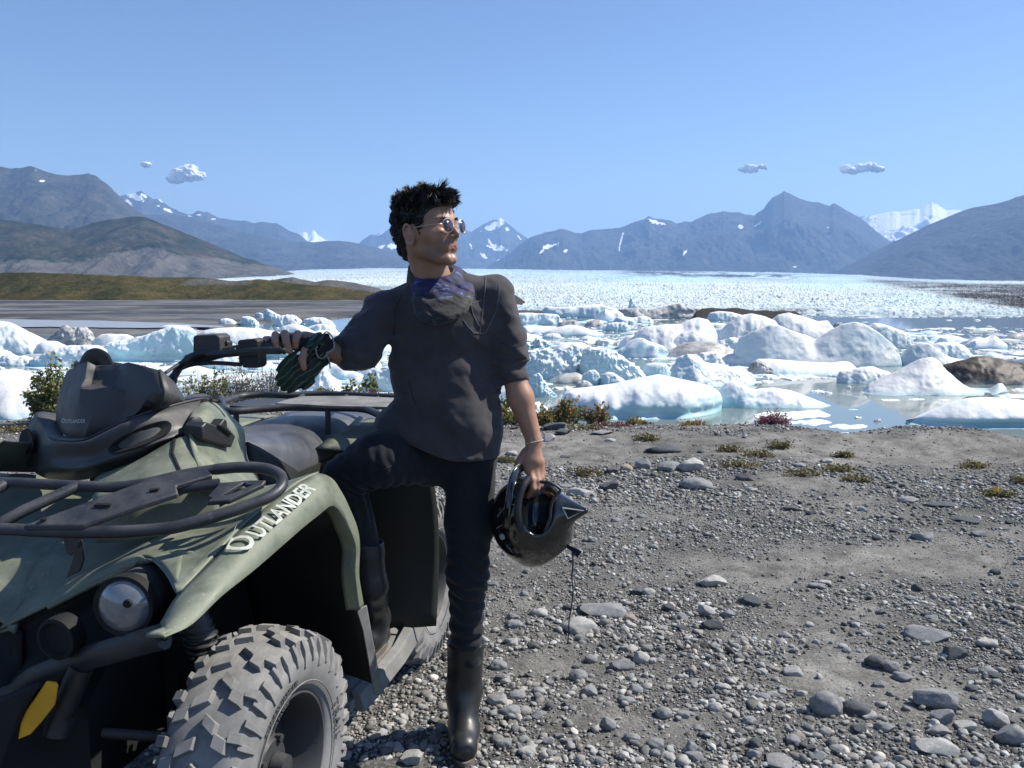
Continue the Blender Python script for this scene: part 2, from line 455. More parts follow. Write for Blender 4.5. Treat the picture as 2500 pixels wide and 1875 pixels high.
def PZs(px, py, z):
    a = (px - CX) / FPX; b = (CY - py) / FPX; c, s = math.cos(PITCH), math.sin(PITCH)
    dy, dz = c + b * s, -s + b * c; k = (z - CAMH) / dz
    return np.stack([a * k, dy * k, np.broadcast_to(z, np.shape(k)) + 0 * k], -1)
def PYs(px, py, Y):
    a = (px - CX) / FPX; b = (CY - py) / FPX; c, s = math.cos(PITCH), math.sin(PITCH)
    dy, dz = c + b * s, -s + b * c; k = Y / dy
    return np.stack([a * k, Y + 0 * k, CAMH + dz * k], -1)
flat_sheet()
S = np.linspace(-700, 545, 60); T = np.linspace(0, 1, 5)[:, None]
def strip(name, S, y0, y1, z, mt):
    P = PZs(np.broadcast_to(S, (5, len(S))), (y0 * (1 - T) + y1 * T), z)
    return tag(mk(name, P.reshape(-1, 3), gridfaces(5, len(S)), mt), kind='structure')
yt = np.interp(S, [-700, 0, 250, 430, 545], [778, 779, 783, 789, 796]) + .8 * fbm2(S * .02, S * 0, 3, 12)
yb = np.interp(S, [-700, 0, 250, 430, 545], [796, 797, 800, 800, 797.5]) + 1.2 * fbm2(S * .015, S * 0, 3, 15)
M['channel'] = plastic('sky_toned_channel_water', (.30, .32, .34), .32, 1, .08, 0)  # pale grey-blue sky reflection put into the base colour
strip('channel_water', S, yb, yt, WATER_Z + .46, M['channel'])

# ---------------- hills and mountains: each skyline is a ridge with real depth, spurs and gullies
def ridge(name, sky, D, yfoot, mt, foot=.72, back=1.35, seed=1, amp=.16, freq=3.0, nx=420, ny=90, snow=None, jag=1.2, pw=1.0, attrs=None, zfoot=None, kind='structure'):
    sx = np.array([p[0] for p in sky], float); sy = np.array([p[1] for p in sky], float)
    S = np.linspace(sx[0], sx[-1], nx)
    top = np.interp(S, sx, sy)
    top = top + jag * fbm2(S * .06, S * 0 + seed, 4, seed + 3, .6) * 2.0
    Dv = D * (1 + .05 * fbm2(S * .004, S * 0, 2, seed))
    Ptop = PYs(S, top, Dv)
    yf = np.interp(S, [p[0] for p in yfoot], [p[1] for p in yfoot]) if isinstance(yfoot, list) else np.full(nx, float(yfoot))
    Pf = PYs(S, yf, Dv * foot)
    if zfoot is not None: Pf[:, 2] = np.minimum(Pf[:, 2], zfoot)
    Pb = Ptop * [[back, back, 1]]; Pb[:, 2] = Pf[:, 2]
    ts = np.concatenate([np.linspace(0, 1, ny), 1 + np.linspace(0, 1, 14)[1:]])
    G = []
    H = Ptop[:, 2] - Pf[:, 2]; L = vlen((Ptop - Pf)[:, :2]); W = abs(Ptop[-1, 0] - Ptop[0, 0])
    for t in ts:
        if t <= 1: B = Pf + (Ptop - Pf) * t; hz = Pf[:, 2] + H * t ** pw; e = math.sin(math.pi * t) ** .7 * (1 - t) ** .25
        else: B = Ptop + (Pb - Ptop) * (t - 1); hz = Ptop[:, 2] - H * (t - 1) ** .8; e = 0
        n = ridged2(B[:, 0] / D * freq * 6 + seed, B[:, 1] / D * freq * 2.0, 5, seed + 20, .55)
        n2 = fbm2(B[:, 0] / D * 60, B[:, 1] / D * 40, 4, seed + 50, .6)
        hz = hz + e * H * (amp * 1.25 * n + amp * .5 * n2)
        if t < 1: hz = np.minimum(hz, Pf[:, 2] + H * (.04 + t) * 1.0) if t > .5 else hz
        G.append(np.stack([B[:, 0], B[:, 1], hz], -1))
    G = np.array(G)
    px, py = proj(G)
    a = {'up': np.repeat(ts[:, None], nx, 1).ravel()}
    s = np.zeros(px.shape)
    for q in (snow or []):
        cx, cy, w, h, rot = q; c_, s_ = math.cos(R(rot)), math.sin(R(rot)); dx, dy = px - cx, py - cy
        u = (dx * c_ + dy * s_) / w; v = (-dx * s_ + dy * c_) / h
        s = np.maximum(s, 1.35 - np.sqrt(u * u + v * v))
    nn = fbm2(px * .16, py * .26, 4, seed + 80, .7)
    a['snow'] = np.where(s > .12, s + nn * .95 * (1 if max([q[2] for q in (snow or [(0,) * 5])]) < 80 else .6), 0).ravel()
    if attrs:
        for k, f in attrs.items(): a[k] = f(px, py, G).ravel()
    return tag(mk(name, G.reshape(-1, 3), gridfaces(len(ts), nx), mt, attrs=a), kind=kind)
def m_rock(name, stops, sc=1 / 300., snowc=(.82, .85, .9), stretch=(1, 1, 1), th=(.48, .56), bd=12, extra=None):
    m, nt, b = mat(name)
    n = noise_node(nt, sc, 10, .68, stretch=stretch); n2 = noise_node(nt, sc * 7, 8, .7)
    c = ramp(nt, n, stops)
    c = mixc(nt, .8, c, ramp(nt, n2, [(.35, .35), (.65, 1.5)]), 'MULTIPLY')
    if extra: c = extra(nt, c)
    s = ramp(nt, attr(nt, 'snow'), [(th[0], 0.), (th[1], 1.)])
    c = mixc(nt, s, c, snowc)
    nt.links.new(c, b.inputs['Base Color']); b.inputs['Roughness'].default_value = 1; b.inputs['Specular IOR Level'].default_value = .05
    bump(nt, b, n2, 1.0, bd * 2)
    return m
def forest(nt, c):
    u = attr(nt, 'bare'); n = noise_node(nt, .012, 8, .72); n3 = noise_node(nt, .05, 6, .7)
    f = math_node(nt, 'ADD', u, math_node(nt, 'MULTIPLY', math_node(nt, 'SUBTRACT', n, .5), 2.6))
    rock = ramp(nt, noise_node(nt, .02, 8, .7, stretch=(1, 1, .5)), [(.3, (.07, .066, .06)), (.6, (.15, .142, .128))])
    return mixc(nt, ramp(nt, f, [(.42, 0.), (.58, 1.)]), c, rock)
M['far_rock'] = m_rock('blue_mountain_rock', [(.3, (.035, .038, .042)), (.5, (.06, .062, .065)), (.7, (.10, .098, .095))])
M['left_rock'] = m_rock('left_mountain_rock', [(.25, (.028, .032, .026)), (.45, (.052, .056, .044)), (.62, (.09, .08, .072)), (.8, (.13, .115, .108))], 1 / 260.)
M['snow_rock'] = m_rock('snow_mountain', [(.3, (.07, .08, .10)), (.6, (.16, .17, .19))], 1 / 500., th=(.25, .5))
M['hill'] = m_rock('wooded_hill', [(.28, (.012, .02, .010)), (.43, (.024, .034, .018)), (.54, (.06, .056, .036)), (.70, (.12, .09, .065))], 1 / 90., extra=forest, bd=5)

ridge('snow_peak_far', [(690, 610), (723, 571), (733, 569), (741, 566), (752, 570), (763, 562), (768, 563), (775, 573), (793, 585), (830, 600)], 14500, 640, M['snow_rock'], seed=2, amp=.2, nx=160, snow=[(760, 590, 90, 60, 0)], jag=.8)
ridge('snow_peak', [(840, 655), (879, 592), (903, 572), (919, 573), (938, 563), (952, 557), (1000, 566), (1060, 574), (1110, 566), (1136, 561), (1150, 566), (1180, 547), (1201, 539), (1212, 536), (1220, 531), (1228, 536), (1234, 541), (1261, 564), (1288, 580), (1340, 610), (1400, 660)],
      11500, 668, M['far_rock'], seed=11, amp=.2, nx=420, ny=110,
      snow=[(1205, 552, 34, 9, -28), (1222, 536, 12, 7, -20), (1215, 605, 26, 8, 15), (1182, 625, 12, 5, 30), (935, 566, 16, 4, -30), (962, 602, 24, 7, 5), (930, 605, 10, 6, 0), (1238, 560, 6, 5, 0), (1195, 590, 10, 3, 60), (1268, 580, 8, 2, 50), (1150, 600, 9, 3, 70), (1230, 632, 20, 4, -20)])
ridge('mountain_ridge_snowy', [(230, 500), (289, 479), (310, 474), (325, 471), (344, 466), (360, 476), (375, 486), (390, 487), (407, 499), (434, 515), (457, 524), (470, 522), (478, 517), (486, 515), (497, 518), (506, 516), (520, 525), (538, 533), (583, 539), (600, 538), (619, 544), (646, 542), (662, 546), (678, 545), (690, 553), (705, 562), (732, 571), (748, 587), (790, 612), (850, 640)],
      8800, 662, M['far_rock'], seed=5, amp=.2, nx=460, ny=100,
      snow=[(330, 480, 22, 9, 20), (352, 478, 9, 4, 30), (314, 496, 12, 7, 40), (411, 514, 14, 4, 22), (464, 529, 10, 3, 20), (486, 525, 9, 2.2, 0), (386, 503, 5, 2, 0), (392, 490, 8, 2, 40), (520, 535, 7, 1.5, 0), (388, 535, 5, 2, 20), (560, 534, 6, 1.5, 20)])
ridge('long_blue_ridge', [(300, 540), (362, 524), (420, 524), (470, 530), (530, 548), (590, 566), (633, 576), (678, 585), (723, 590), (768, 591), (800, 588), (825, 588), (850, 590), (886, 596), (940, 610), (1000, 630), (1040, 648), (1090, 668)],
      6600, 676, M['far_rock'], seed=8, amp=.12, nx=420, jag=.6)
ridge('glaciated_mountain', [(2040, 560), (2099, 529), (2140, 524), (2176, 517), (2199, 516), (2225, 513), (2246, 509), (2256, 502), (2266, 499), (2276, 493), (2284, 498), (2292, 500), (2300, 507), (2310, 513), (2346, 512), (2380, 506), (2420, 505), (2500, 520)],
      10500, 640, M['snow_rock'], seed=15, amp=.22, nx=260, ny=90, snow=[(2250, 545, 140, 60, 0)], jag=.8)
ridge('pyramid_mountain_range', [(1120, 680), (1193, 650), (1234, 626), (1294, 579), (1315, 572), (1342, 565), (1372, 558), (1400, 566), (1417, 570), (1440, 562), (1464, 560), (1490, 559), (1511, 556), (1553, 541), (1575, 533), (1585, 527), (1600, 533), (1617, 536), (1640, 540), (1652, 547), (1670, 540), (1690, 541), (1729, 523), (1750, 518), (1767, 515), (1785, 519), (1805, 519), (1841, 527), (1850, 518), (1864, 509), (1876, 492), (1885, 482), (1900, 474), (1914, 467), (1926, 472), (1940, 479), (1970, 491), (2005, 496), (2025, 502), (2036, 496), (2044, 500), (2070, 515), (2105, 535), (2140, 565), (2173, 591), (2230, 630), (2300, 670)],
      7800, [(1120, 684), (1700, 672), (2300, 694)], M['far_rock'], seed=23, amp=.17, freq=2.6, nx=900, ny=120,
      snow=[(1341, 601, 24, 6, -12), (1322, 614, 10, 3, -45), (1381, 613, 6, 4, -30), (1595, 541, 16, 4.5, 18), (1617, 546, 12, 3, 8), (1517, 585, 2.5, 20, 15), (1512, 605, 2, 9, 0), (1672, 617, 3, 14, 35), (1808, 553, 7, 5, 30), (1850, 548, 12, 3, -35), (2021, 556, 4, 2, 0), (1940, 652, 5, 2, 0)])
ridge('right_mountain', [(1980, 690), (2040, 662), (2110, 628), (2176, 594), (2215, 574), (2258, 553), (2300, 535), (2346, 516), (2375, 507), (2400, 503), (2434, 497), (2460, 490), (2480, 482), (2500, 476), (2580, 450), (2700, 440), (3000, 470), (3300, 560)],
      5200, [(1980, 700), (3300, 705)], M['far_rock'], seed=31, amp=.13, freq=2.2, nx=460, jag=.7)
ridge('left_mountain', [(-3600, 700), (-1800, 610), (-900, 500), (-500, 440), (-200, 415), (0, 406), (27, 412), (50, 410), (75, 405), (95, 412), (118, 420), (149, 428), (175, 427), (199, 427), (208, 425), (215, 421), (222, 425), (235, 430), (258, 447), (289, 477), (325, 506), (362, 531), (420, 562), (480, 590), (560, 625), (640, 650), (720, 676)],
      4600, 690, M['left_rock'], seed=41, amp=.15, freq=2.4, nx=900, ny=130, snow=[(101, 442, 9, 2.5, -5), (88, 415, 3, 1.5, 0)])
ridge('wooded_hill', [(-3600, 715), (-1800, 620), (-900, 500), (-400, 520), (-150, 530), (0, 535), (68, 544), (120, 552), (172, 561), (200, 553), (226, 544), (260, 537), (300, 531), (325, 528), (345, 529), (362, 533), (407, 551), (452, 569), (520, 596), (555, 611), (588, 626), (633, 640), (687, 657), (730, 672)],
      2300, [(-3600, 722), (0, 712), (450, 706), (730, 690)], M['hill'], seed=52, amp=.13, freq=3.2, nx=700, ny=140, jag=.8,
      attrs={'bare': lambda px, py, G: 1.0 - np.clip((np.interp(px, [-900, 0, 200, 350, 500, 687], [650, 640, 632, 606, 628, 648]) - py) / 26 + .55, -.2, 1.3)})
# low moraine hills behind the flat
def m_moraine():
    m, nt, b = mat('moraine')
    g = attr(nt, 'scree'); n = noise_node(nt, .09, 8, .7); n2 = noise_node(nt, .7, 8, .75); n3 = noise_node(nt, .025, 5, .6)
    veg = ramp(nt, n, [(.3, (.022, .03, .012)), (.45, (.06, .058, .022)), (.58, (.10, .082, .034)), (.75, (.14, .095, .05))])
    gr = ramp(nt, n, [(.3, (.09, .09, .088)), (.7, (.17, .165, .155))])
    f = math_node(nt, 'ADD', g, math_node(nt, 'MULTIPLY', math_node(nt, 'SUBTRACT', n3, .5), 1.8))
    c = mixc(nt, ramp(nt, f, [(.4, 0.), (.6, 1.)]), veg, gr)
    c = mixc(nt, .8, c, ramp(nt, n2, [(.36, .3), (.62, 1.25)]), 'MULTIPLY')
    nt.links.new(c, b.inputs['Base Color']); b.inputs['Roughness'].default_value = 1; b.inputs['Specular IOR Level'].default_value = .05
    bump(nt, b, n2, .8, 1.2)
    return m
M['moraine'] = m_moraine()
ridge('moraine_hill', [(-3600, 720), (-1800, 690), (-900, 672), (-200, 664), (0, 666), (80, 665), (160, 668), (300, 673), (350, 675), (420, 678), (470, 676), (520, 680), (570, 686), (640, 682), (700, 690), (800, 698), (900, 712), (980, 730)],
      330, [(-900, 718), (0, 722), (500, 729), (980, 742)], M['moraine'], seed=61, amp=.10, freq=5, nx=500, ny=60, foot=.9, jag=.9, zfoot=WATER_Z - .3, attrs={'scree': lambda px, py, G: np.clip(-.1 + .75 * np.exp(-((px - 490) / 80) ** 2 - ((py - 690) / 16) ** 2) + .8 * np.exp(-((px - 600) / 70) ** 2 - ((py - 690) / 14) ** 2) + .3 * np.exp(-((py - 722) / 4) ** 2), 0, 1)})
ridge('moraine_mound_grey', [(440, 712), (520, 692), (560, 687), (600, 685), (632, 681), (660, 684), (690, 679), (716, 677), (745, 683), (770, 688), (800, 684), (830, 685), (870, 691), (905, 699), (950, 712), (1010, 735)],
      420, [(440, 726), (1010, 741)], M['moraine'], seed=66, amp=.12, freq=6, nx=300, ny=60, foot=.86, jag=.5, zfoot=WATER_Z - .3, attrs={'scree': lambda px, py, G: 1.1 - .75 * sstep(694, 712, py)})
M['dark_till'] = plastic('dark_till', (.045, .042, .038), .95, 1.5, .5, .6, spec=.1)
ridge('dark_moraine_mound', [(1150, 700), (1200, 706), (1235, 712), (1262, 722), (1280, 735), (1293, 755), (1300, 764)], 250, [(1150, 764), (1300, 765)], M['dark_till'], seed=71, amp=.1, nx=120, ny=40, foot=.85, jag=.5, zfoot=WATER_Z - .3)
ridge('dark_moraine_bar', [(1700, 757), (1716, 752), (1740, 752), (1770, 753), (1800, 752), (1830, 757), (1870, 758), (1910, 760), (1940, 759), (1951, 765), (1956, 772)], 172, [(1700, 777), (1956, 776)], M['dark_till'], seed=74, amp=.08, nx=160, ny=30, foot=.96, back=1.06, jag=.9, zfoot=WATER_Z - .3)

# ---------------- the glacier: a sloping field of ice pinnacles
def m_glacier():
    m, nt, b = mat('glacier_ice')
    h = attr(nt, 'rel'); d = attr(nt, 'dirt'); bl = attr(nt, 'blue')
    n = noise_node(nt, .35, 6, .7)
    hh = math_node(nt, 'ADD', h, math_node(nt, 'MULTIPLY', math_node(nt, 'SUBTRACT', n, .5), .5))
    c = ramp(nt, hh, [(.0, (.04, .06, .07)), (.16, (.10, .17, .21)), (.40, (.27, .36, .41)), (.78, (.56, .595, .605))])  # crevices darkened by relative height: their bluish shade is put into the colour
    c = mixc(nt, bl, c, ramp(nt, hh, [(.1, (.16, .32, .42)), (.7, (.50, .70, .80))]))
    c = mixc(nt, d, c, ramp(nt, hh, [(.2, (.010, .012, .018)), (.7, (.028, .032, .042)), (1.0, (.14, .15, .17))]))
    nt.links.new(c, b.inputs['Base Color']); b.inputs['Roughness'].default_value = .8; b.inputs['Specular IOR Level'].default_value = .2
    return m
M['glacier'] = m_glacier()
def make_glacier():
    S = np.linspace(330, 2950, 1900); nt_ = 620
    T = np.linspace(0, 1, nt_)
    SS, TT = np.meshgrid(S, T, indexing='ij')
    near = np.interp(S, [330, 900, 1060, 1160, 1250, 1500, 1750, 1950, 2150, 2500, 2950], [700, 703, 712, 752, 760, 766, 766, 764, 766, 767, 769])
    far = np.interp(S, [330, 450, 520, 620, 760, 900, 1100, 1400, 1700, 1900, 2100, 2250, 2400, 2500, 2950], [683, 679, 676, 668, 659, 656, 656, 660, 663, 666, 672, 681, 687, 690, 700])
    yy = near[:, None] + (far - near)[:, None] * TT ** .92
    dn = np.interp(S, [330, 900, 1060, 1160, 1500, 2950], [560, 520, 480, 215, 200, 190.])
    df = 4200.
    d = dn[:, None] * (df / dn[:, None]) ** (TT ** 1.25)
    d = np.where(yy > HOR + 1, np.minimum(d, (CAMH - WATER_Z) * (.995 - .12 * TT) * FPX / np.maximum(yy - HOR, 1)), d)
    d = np.maximum.accumulate(d, axis=1)
    P = PYs(SS, yy, d)
    x, y = P[..., 0], P[..., 1]
    q = np.array([.35, 1.0])
    w1 = fbm2(x * .02, y * .02, 3, 90) * 6
    c1 = ridged2((x + w1) * .11, (y + w1) * .14, 3, 91, .6)
    c2 = ridged2((x - w1) * .45, y * .5, 3, 95, .6)
    c3 = ridged2((x + y * .3) * 1.5, y * 1.1, 2, 99)
    wn = 1 - sstep(500, 1600, d); wf = sstep(260, 900, d)
    big = fbm2(x * .006, y * .006, 3, 93)
    sc = np.clip(d / 420, .55, 5) ** .55
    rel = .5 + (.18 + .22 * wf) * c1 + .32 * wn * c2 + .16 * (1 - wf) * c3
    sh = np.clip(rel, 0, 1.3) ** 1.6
    h = sc * (2.7 * (sh - .3) + .8 * big) * sstep(0, .015, TT) * (.55 + .45 * sstep(0, .3, TT))
    P[..., 2] += h - 1.2 * (1 - sstep(0, .03, TT))
    px, py = SS, yy - h * FPX / d
    t2 = fbm2(x * .012, y * .012, 4, 101)
    dirt = 1.4 * sstep(1480, 1600, px) * sstep(1990, 1900, px) * np.exp(-((py - np.interp(px, [1500, 1700, 1950], [665, 669, 677])) / 5.5) ** 2)
    dirt = dirt * sstep(-.30, .12, fbm2(px * .022, py * .22, 4, 131, .6)); pyn = py + 9 * t2; lo = np.interp(px, [2050, 2200, 2350, 2500, 2950], [686, 708, 738, 758, 770]); hi = np.interp(px, [2050, 2200, 2350, 2500, 2950], [676, 684, 690, 692, 700])
    dirt = dirt + sstep(2060, 2200, px) * sstep(0, 3, py - hi) * sstep(0, 14, lo - pyn) * (.8 + .3 * sstep(2250, 2500, px))
    dirt = dirt + .35 * np.exp(-((TT - .02) / .05) ** 2) * (t2 > -.05)
    dirt = dirt * (.55 + .9 * np.clip(.5 + fbm2(x * .05, y * .03, 4, 109, .7) * 1.6, 0, 1)) * (.7 + .6 * (c2 < .1))
    dirt = np.clip(dirt * 1.15 + .25 * t2 * (dirt > .1), 0, 1) * np.clip(1.35 - .25 * sh, 0, 1)
    blue = .75 * np.exp(-((px - 1640) / 150) ** 2 - ((py - 682) / 9) ** 2) + .5 * np.exp(-((px - 2020) / 120) ** 2 - ((py - 697) / 14) ** 2) + .45 * np.exp(-((px - 1560) / 120) ** 2 - ((py - 712) / 14) ** 2) + .4 * np.exp(-((px - 2280) / 160) ** 2 - ((py - 738) / 12) ** 2)
    stv = fbm2(px * .005, py * .10, 4, 141, .6); blue = np.clip(blue * (1.0 + 1.2 * t2) + .12 + .9 * np.clip(stv, 0, 1) + .25 * (c1 < -.1), 0, .9); dirt = np.clip(dirt + .45 * np.clip(fbm2(px * .006 + 7, py * .16, 4, 151, .6) - .12, 0, 1), 0, 1)
    return tag(mk('glacier', P.reshape(-1, 3), gridfaces(len(S), nt_), M['glacier'], smooth=False, attrs={'rel': sh.ravel(), 'dirt': dirt.ravel(), 'blue': blue.ravel()}), kind='structure')
make_glacier()

# ---------------- clouds, far beyond the haze
def m_cloud():
    m, nt, b = mat('cloud')
    b.inputs['Base Color'].default_value = (.99, .99, .99, 1); b.inputs['Roughness'].default_value = 1; b.inputs['Specular IOR Level'].default_value = 0
    t = nt.nodes.new('ShaderNodeBsdfTransparent'); tl = nt.nodes.new('ShaderNodeBsdfTranslucent'); tl.inputs[0].default_value = (.93, .93, .93, 1)
    n = noise_node(nt, .0022, 3, .5); x1 = nt.nodes.new('ShaderNodeMixShader'); x2 = nt.nodes.new('ShaderNodeMixShader')
    x1.inputs[0].default_value = .12; nt.links.new(b.outputs[0], x1.inputs[1]); nt.links.new(tl.outputs[0], x1.inputs[2])
    nt.links.new(ramp(nt, n, [(.30, .45), (.55, 1.0)]), x2.inputs[0]); nt.links.new(t.outputs[0], x2.inputs[1]); nt.links.new(x1.outputs[0], x2.inputs[2])
    nt.links.new(x2.outputs[0], [q for q in nt.nodes if q.type == 'OUTPUT_MATERIAL'][0].inputs['Surface'])
    return m
M['cloud'] = m_cloud()
def cloud(blobs, Y, label, seed, thick=.5):
    c0 = PY(*blobs[0][:2], Y); h = Y / FPX * 2.2
    cs = [(PY(a, b_, Y) - c0, w * Y / FPX, t * Y / FPX) for a, b_, w, t in blobs]
    def fn(P):
        d = None
        for c, w, t in cs:
            e = sd_ell(P, c, (w, w * thick + t * .5, t)); d = e if d is None else smin(d, e, 3 * h)
        s = Y / FPX
        return d + 7.5 * s * fbm3(P[:, 0] / (11 * s), P[:, 1] / (11 * s), P[:, 2] / (8 * s), 4, seed, .62)
    ext = max(abs(c).max() + w for c, w, t in cs) + 6 * h
    V, F = surfnet(fn, [-ext] * 3, [ext] * 3, h * .6)
    o = mk('cloud', V, F, M['cloud']); o.location = c0
    return tag(o, label, 'cloud', 'small clouds over the mountains')
cloud([(452, 424, 30, 16), (432, 436, 24, 11), (476, 430, 24, 11), (462, 412, 18, 11)], 24000, 'largest white puffy cloud, above the left snowy ridge', 1)
cloud([(352, 401, 13, 5), (364, 401, 9, 3)], 24000, 'small faint cloud left of the puffy cloud on the left', 2)
cloud([(1822, 413, 20, 5), (1850, 408, 24, 4.5), (1838, 415, 12, 4)], 24000, 'thin ragged cloud above the pyramid shaped mountain', 3)
cloud([(2084, 415, 28, 9), (2110, 407, 24, 8), (2140, 412, 22, 7), (2066, 409, 13, 6)], 24000, 'flat white cloud at the right above the glaciated mountain', 4)

# ---------------- haze
def haze():
    m, nt, b = mat('haze'); nt.nodes.remove(b)
    v = nt.nodes.new('ShaderNodeVolumePrincipled'); v.inputs['Density'].default_value = 8.5e-5; v.inputs['Color'].default_value = (.36, .60, 1.0, 1); v.inputs['Anisotropy'].default_value = .1
    nt.links.new(v.outputs[0], [n for n in nt.nodes if n.type == 'OUTPUT_MATERIAL'][0].inputs['Volume'])
    lo, hi = (-17000, -8000, -30), (17000, 16000, 1010)
    V = [(x, y, z) for x in (lo[0], hi[0]) for y in (lo[1], hi[1]) for z in (lo[2], hi[2])]
    F = [(0, 1, 3, 2), (4, 6, 7, 5), (0, 4, 5, 1), (2, 3, 7, 6), (0, 2, 6, 4), (1, 5, 7, 3)]
    return tag(mk('haze', V, F, m, smooth=False), kind='stuff', label='thin blue haze over the valley')
haze()
# ================================================================== ICEBERGS AND FLOES
def m_ice(name, top, side, deep, dirt=0.0, dirtc=(.12, .11, .10), sc=.5):
    m, nt, b = mat(name)
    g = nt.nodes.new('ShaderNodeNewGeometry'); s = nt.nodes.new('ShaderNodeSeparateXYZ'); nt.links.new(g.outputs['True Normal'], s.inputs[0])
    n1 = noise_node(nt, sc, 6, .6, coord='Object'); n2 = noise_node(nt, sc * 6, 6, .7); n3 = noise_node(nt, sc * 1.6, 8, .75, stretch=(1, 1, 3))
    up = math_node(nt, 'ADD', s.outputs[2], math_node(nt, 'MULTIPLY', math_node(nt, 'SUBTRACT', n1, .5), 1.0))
    c = mixc(nt, ramp(nt, up, [(.25, 0.), (.62, 1.)]), side, top)  # steep faces bluer: denser ice, plus cyan shading put into the side colour
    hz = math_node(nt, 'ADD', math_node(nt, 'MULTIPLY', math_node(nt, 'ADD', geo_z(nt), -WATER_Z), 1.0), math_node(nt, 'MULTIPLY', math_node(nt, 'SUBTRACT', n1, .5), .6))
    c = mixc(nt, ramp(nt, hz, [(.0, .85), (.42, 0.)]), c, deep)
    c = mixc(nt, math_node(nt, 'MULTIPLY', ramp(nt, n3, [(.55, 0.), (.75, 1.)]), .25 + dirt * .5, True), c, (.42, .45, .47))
    if dirt > 0: c = mixc(nt, math_node(nt, 'MULTIPLY', ramp(nt, n3, [(.62 - .3 * dirt, 0.), (.74 - .2 * dirt, 1.)]), min(1, dirt * 1.3)), c, dirtc)
    nt.links.new(c, b.inputs['Base Color'])
    b.inputs['Roughness'].default_value = .55; b.inputs['Specular IOR Level'].default_value = .25
    n6 = noise_node(nt, sc * 22, 4, .7); n7 = noise_node(nt, sc * 1.1, 3, .5)
    spk = math_node(nt, 'MULTIPLY', ramp(nt, n6, [(.60, 0.), (.66, 1.)]), ramp(nt, n7, [(.48, 0.), (.68, .3 + dirt)]), True)
    nt.links.new(mixc(nt, spk, c, (.22, .20, .185)), b.inputs['Base Color'])
    bump(nt, b, n2, .5, .07)
    return m
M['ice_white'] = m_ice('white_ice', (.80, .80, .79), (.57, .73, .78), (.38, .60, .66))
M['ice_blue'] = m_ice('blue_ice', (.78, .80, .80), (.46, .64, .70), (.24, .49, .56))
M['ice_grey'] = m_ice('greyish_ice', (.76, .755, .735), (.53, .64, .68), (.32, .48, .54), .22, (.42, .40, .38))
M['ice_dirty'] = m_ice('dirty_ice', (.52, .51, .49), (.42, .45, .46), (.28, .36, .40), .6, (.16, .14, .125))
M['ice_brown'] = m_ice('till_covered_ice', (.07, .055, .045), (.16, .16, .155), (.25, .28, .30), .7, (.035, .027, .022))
NAMED = []; USED = {}
def m_ice2():
    m, nt, b = mat('floe_ice')
    n1 = noise_node(nt, .8, 6, .65); n2 = noise_node(nt, 5, 6, .7)
    nt.links.new(ramp(nt, n1, [(.35, (.58, .66, .69)), (.6, (.74, .76, .76))]), b.inputs['Base Color']); b.inputs['Roughness'].default_value = .6; b.inputs['Specular IOR Level'].default_value = .2
    bump(nt, b, n2, .4, .05); return m
M['ice_floe'] = m_ice2()
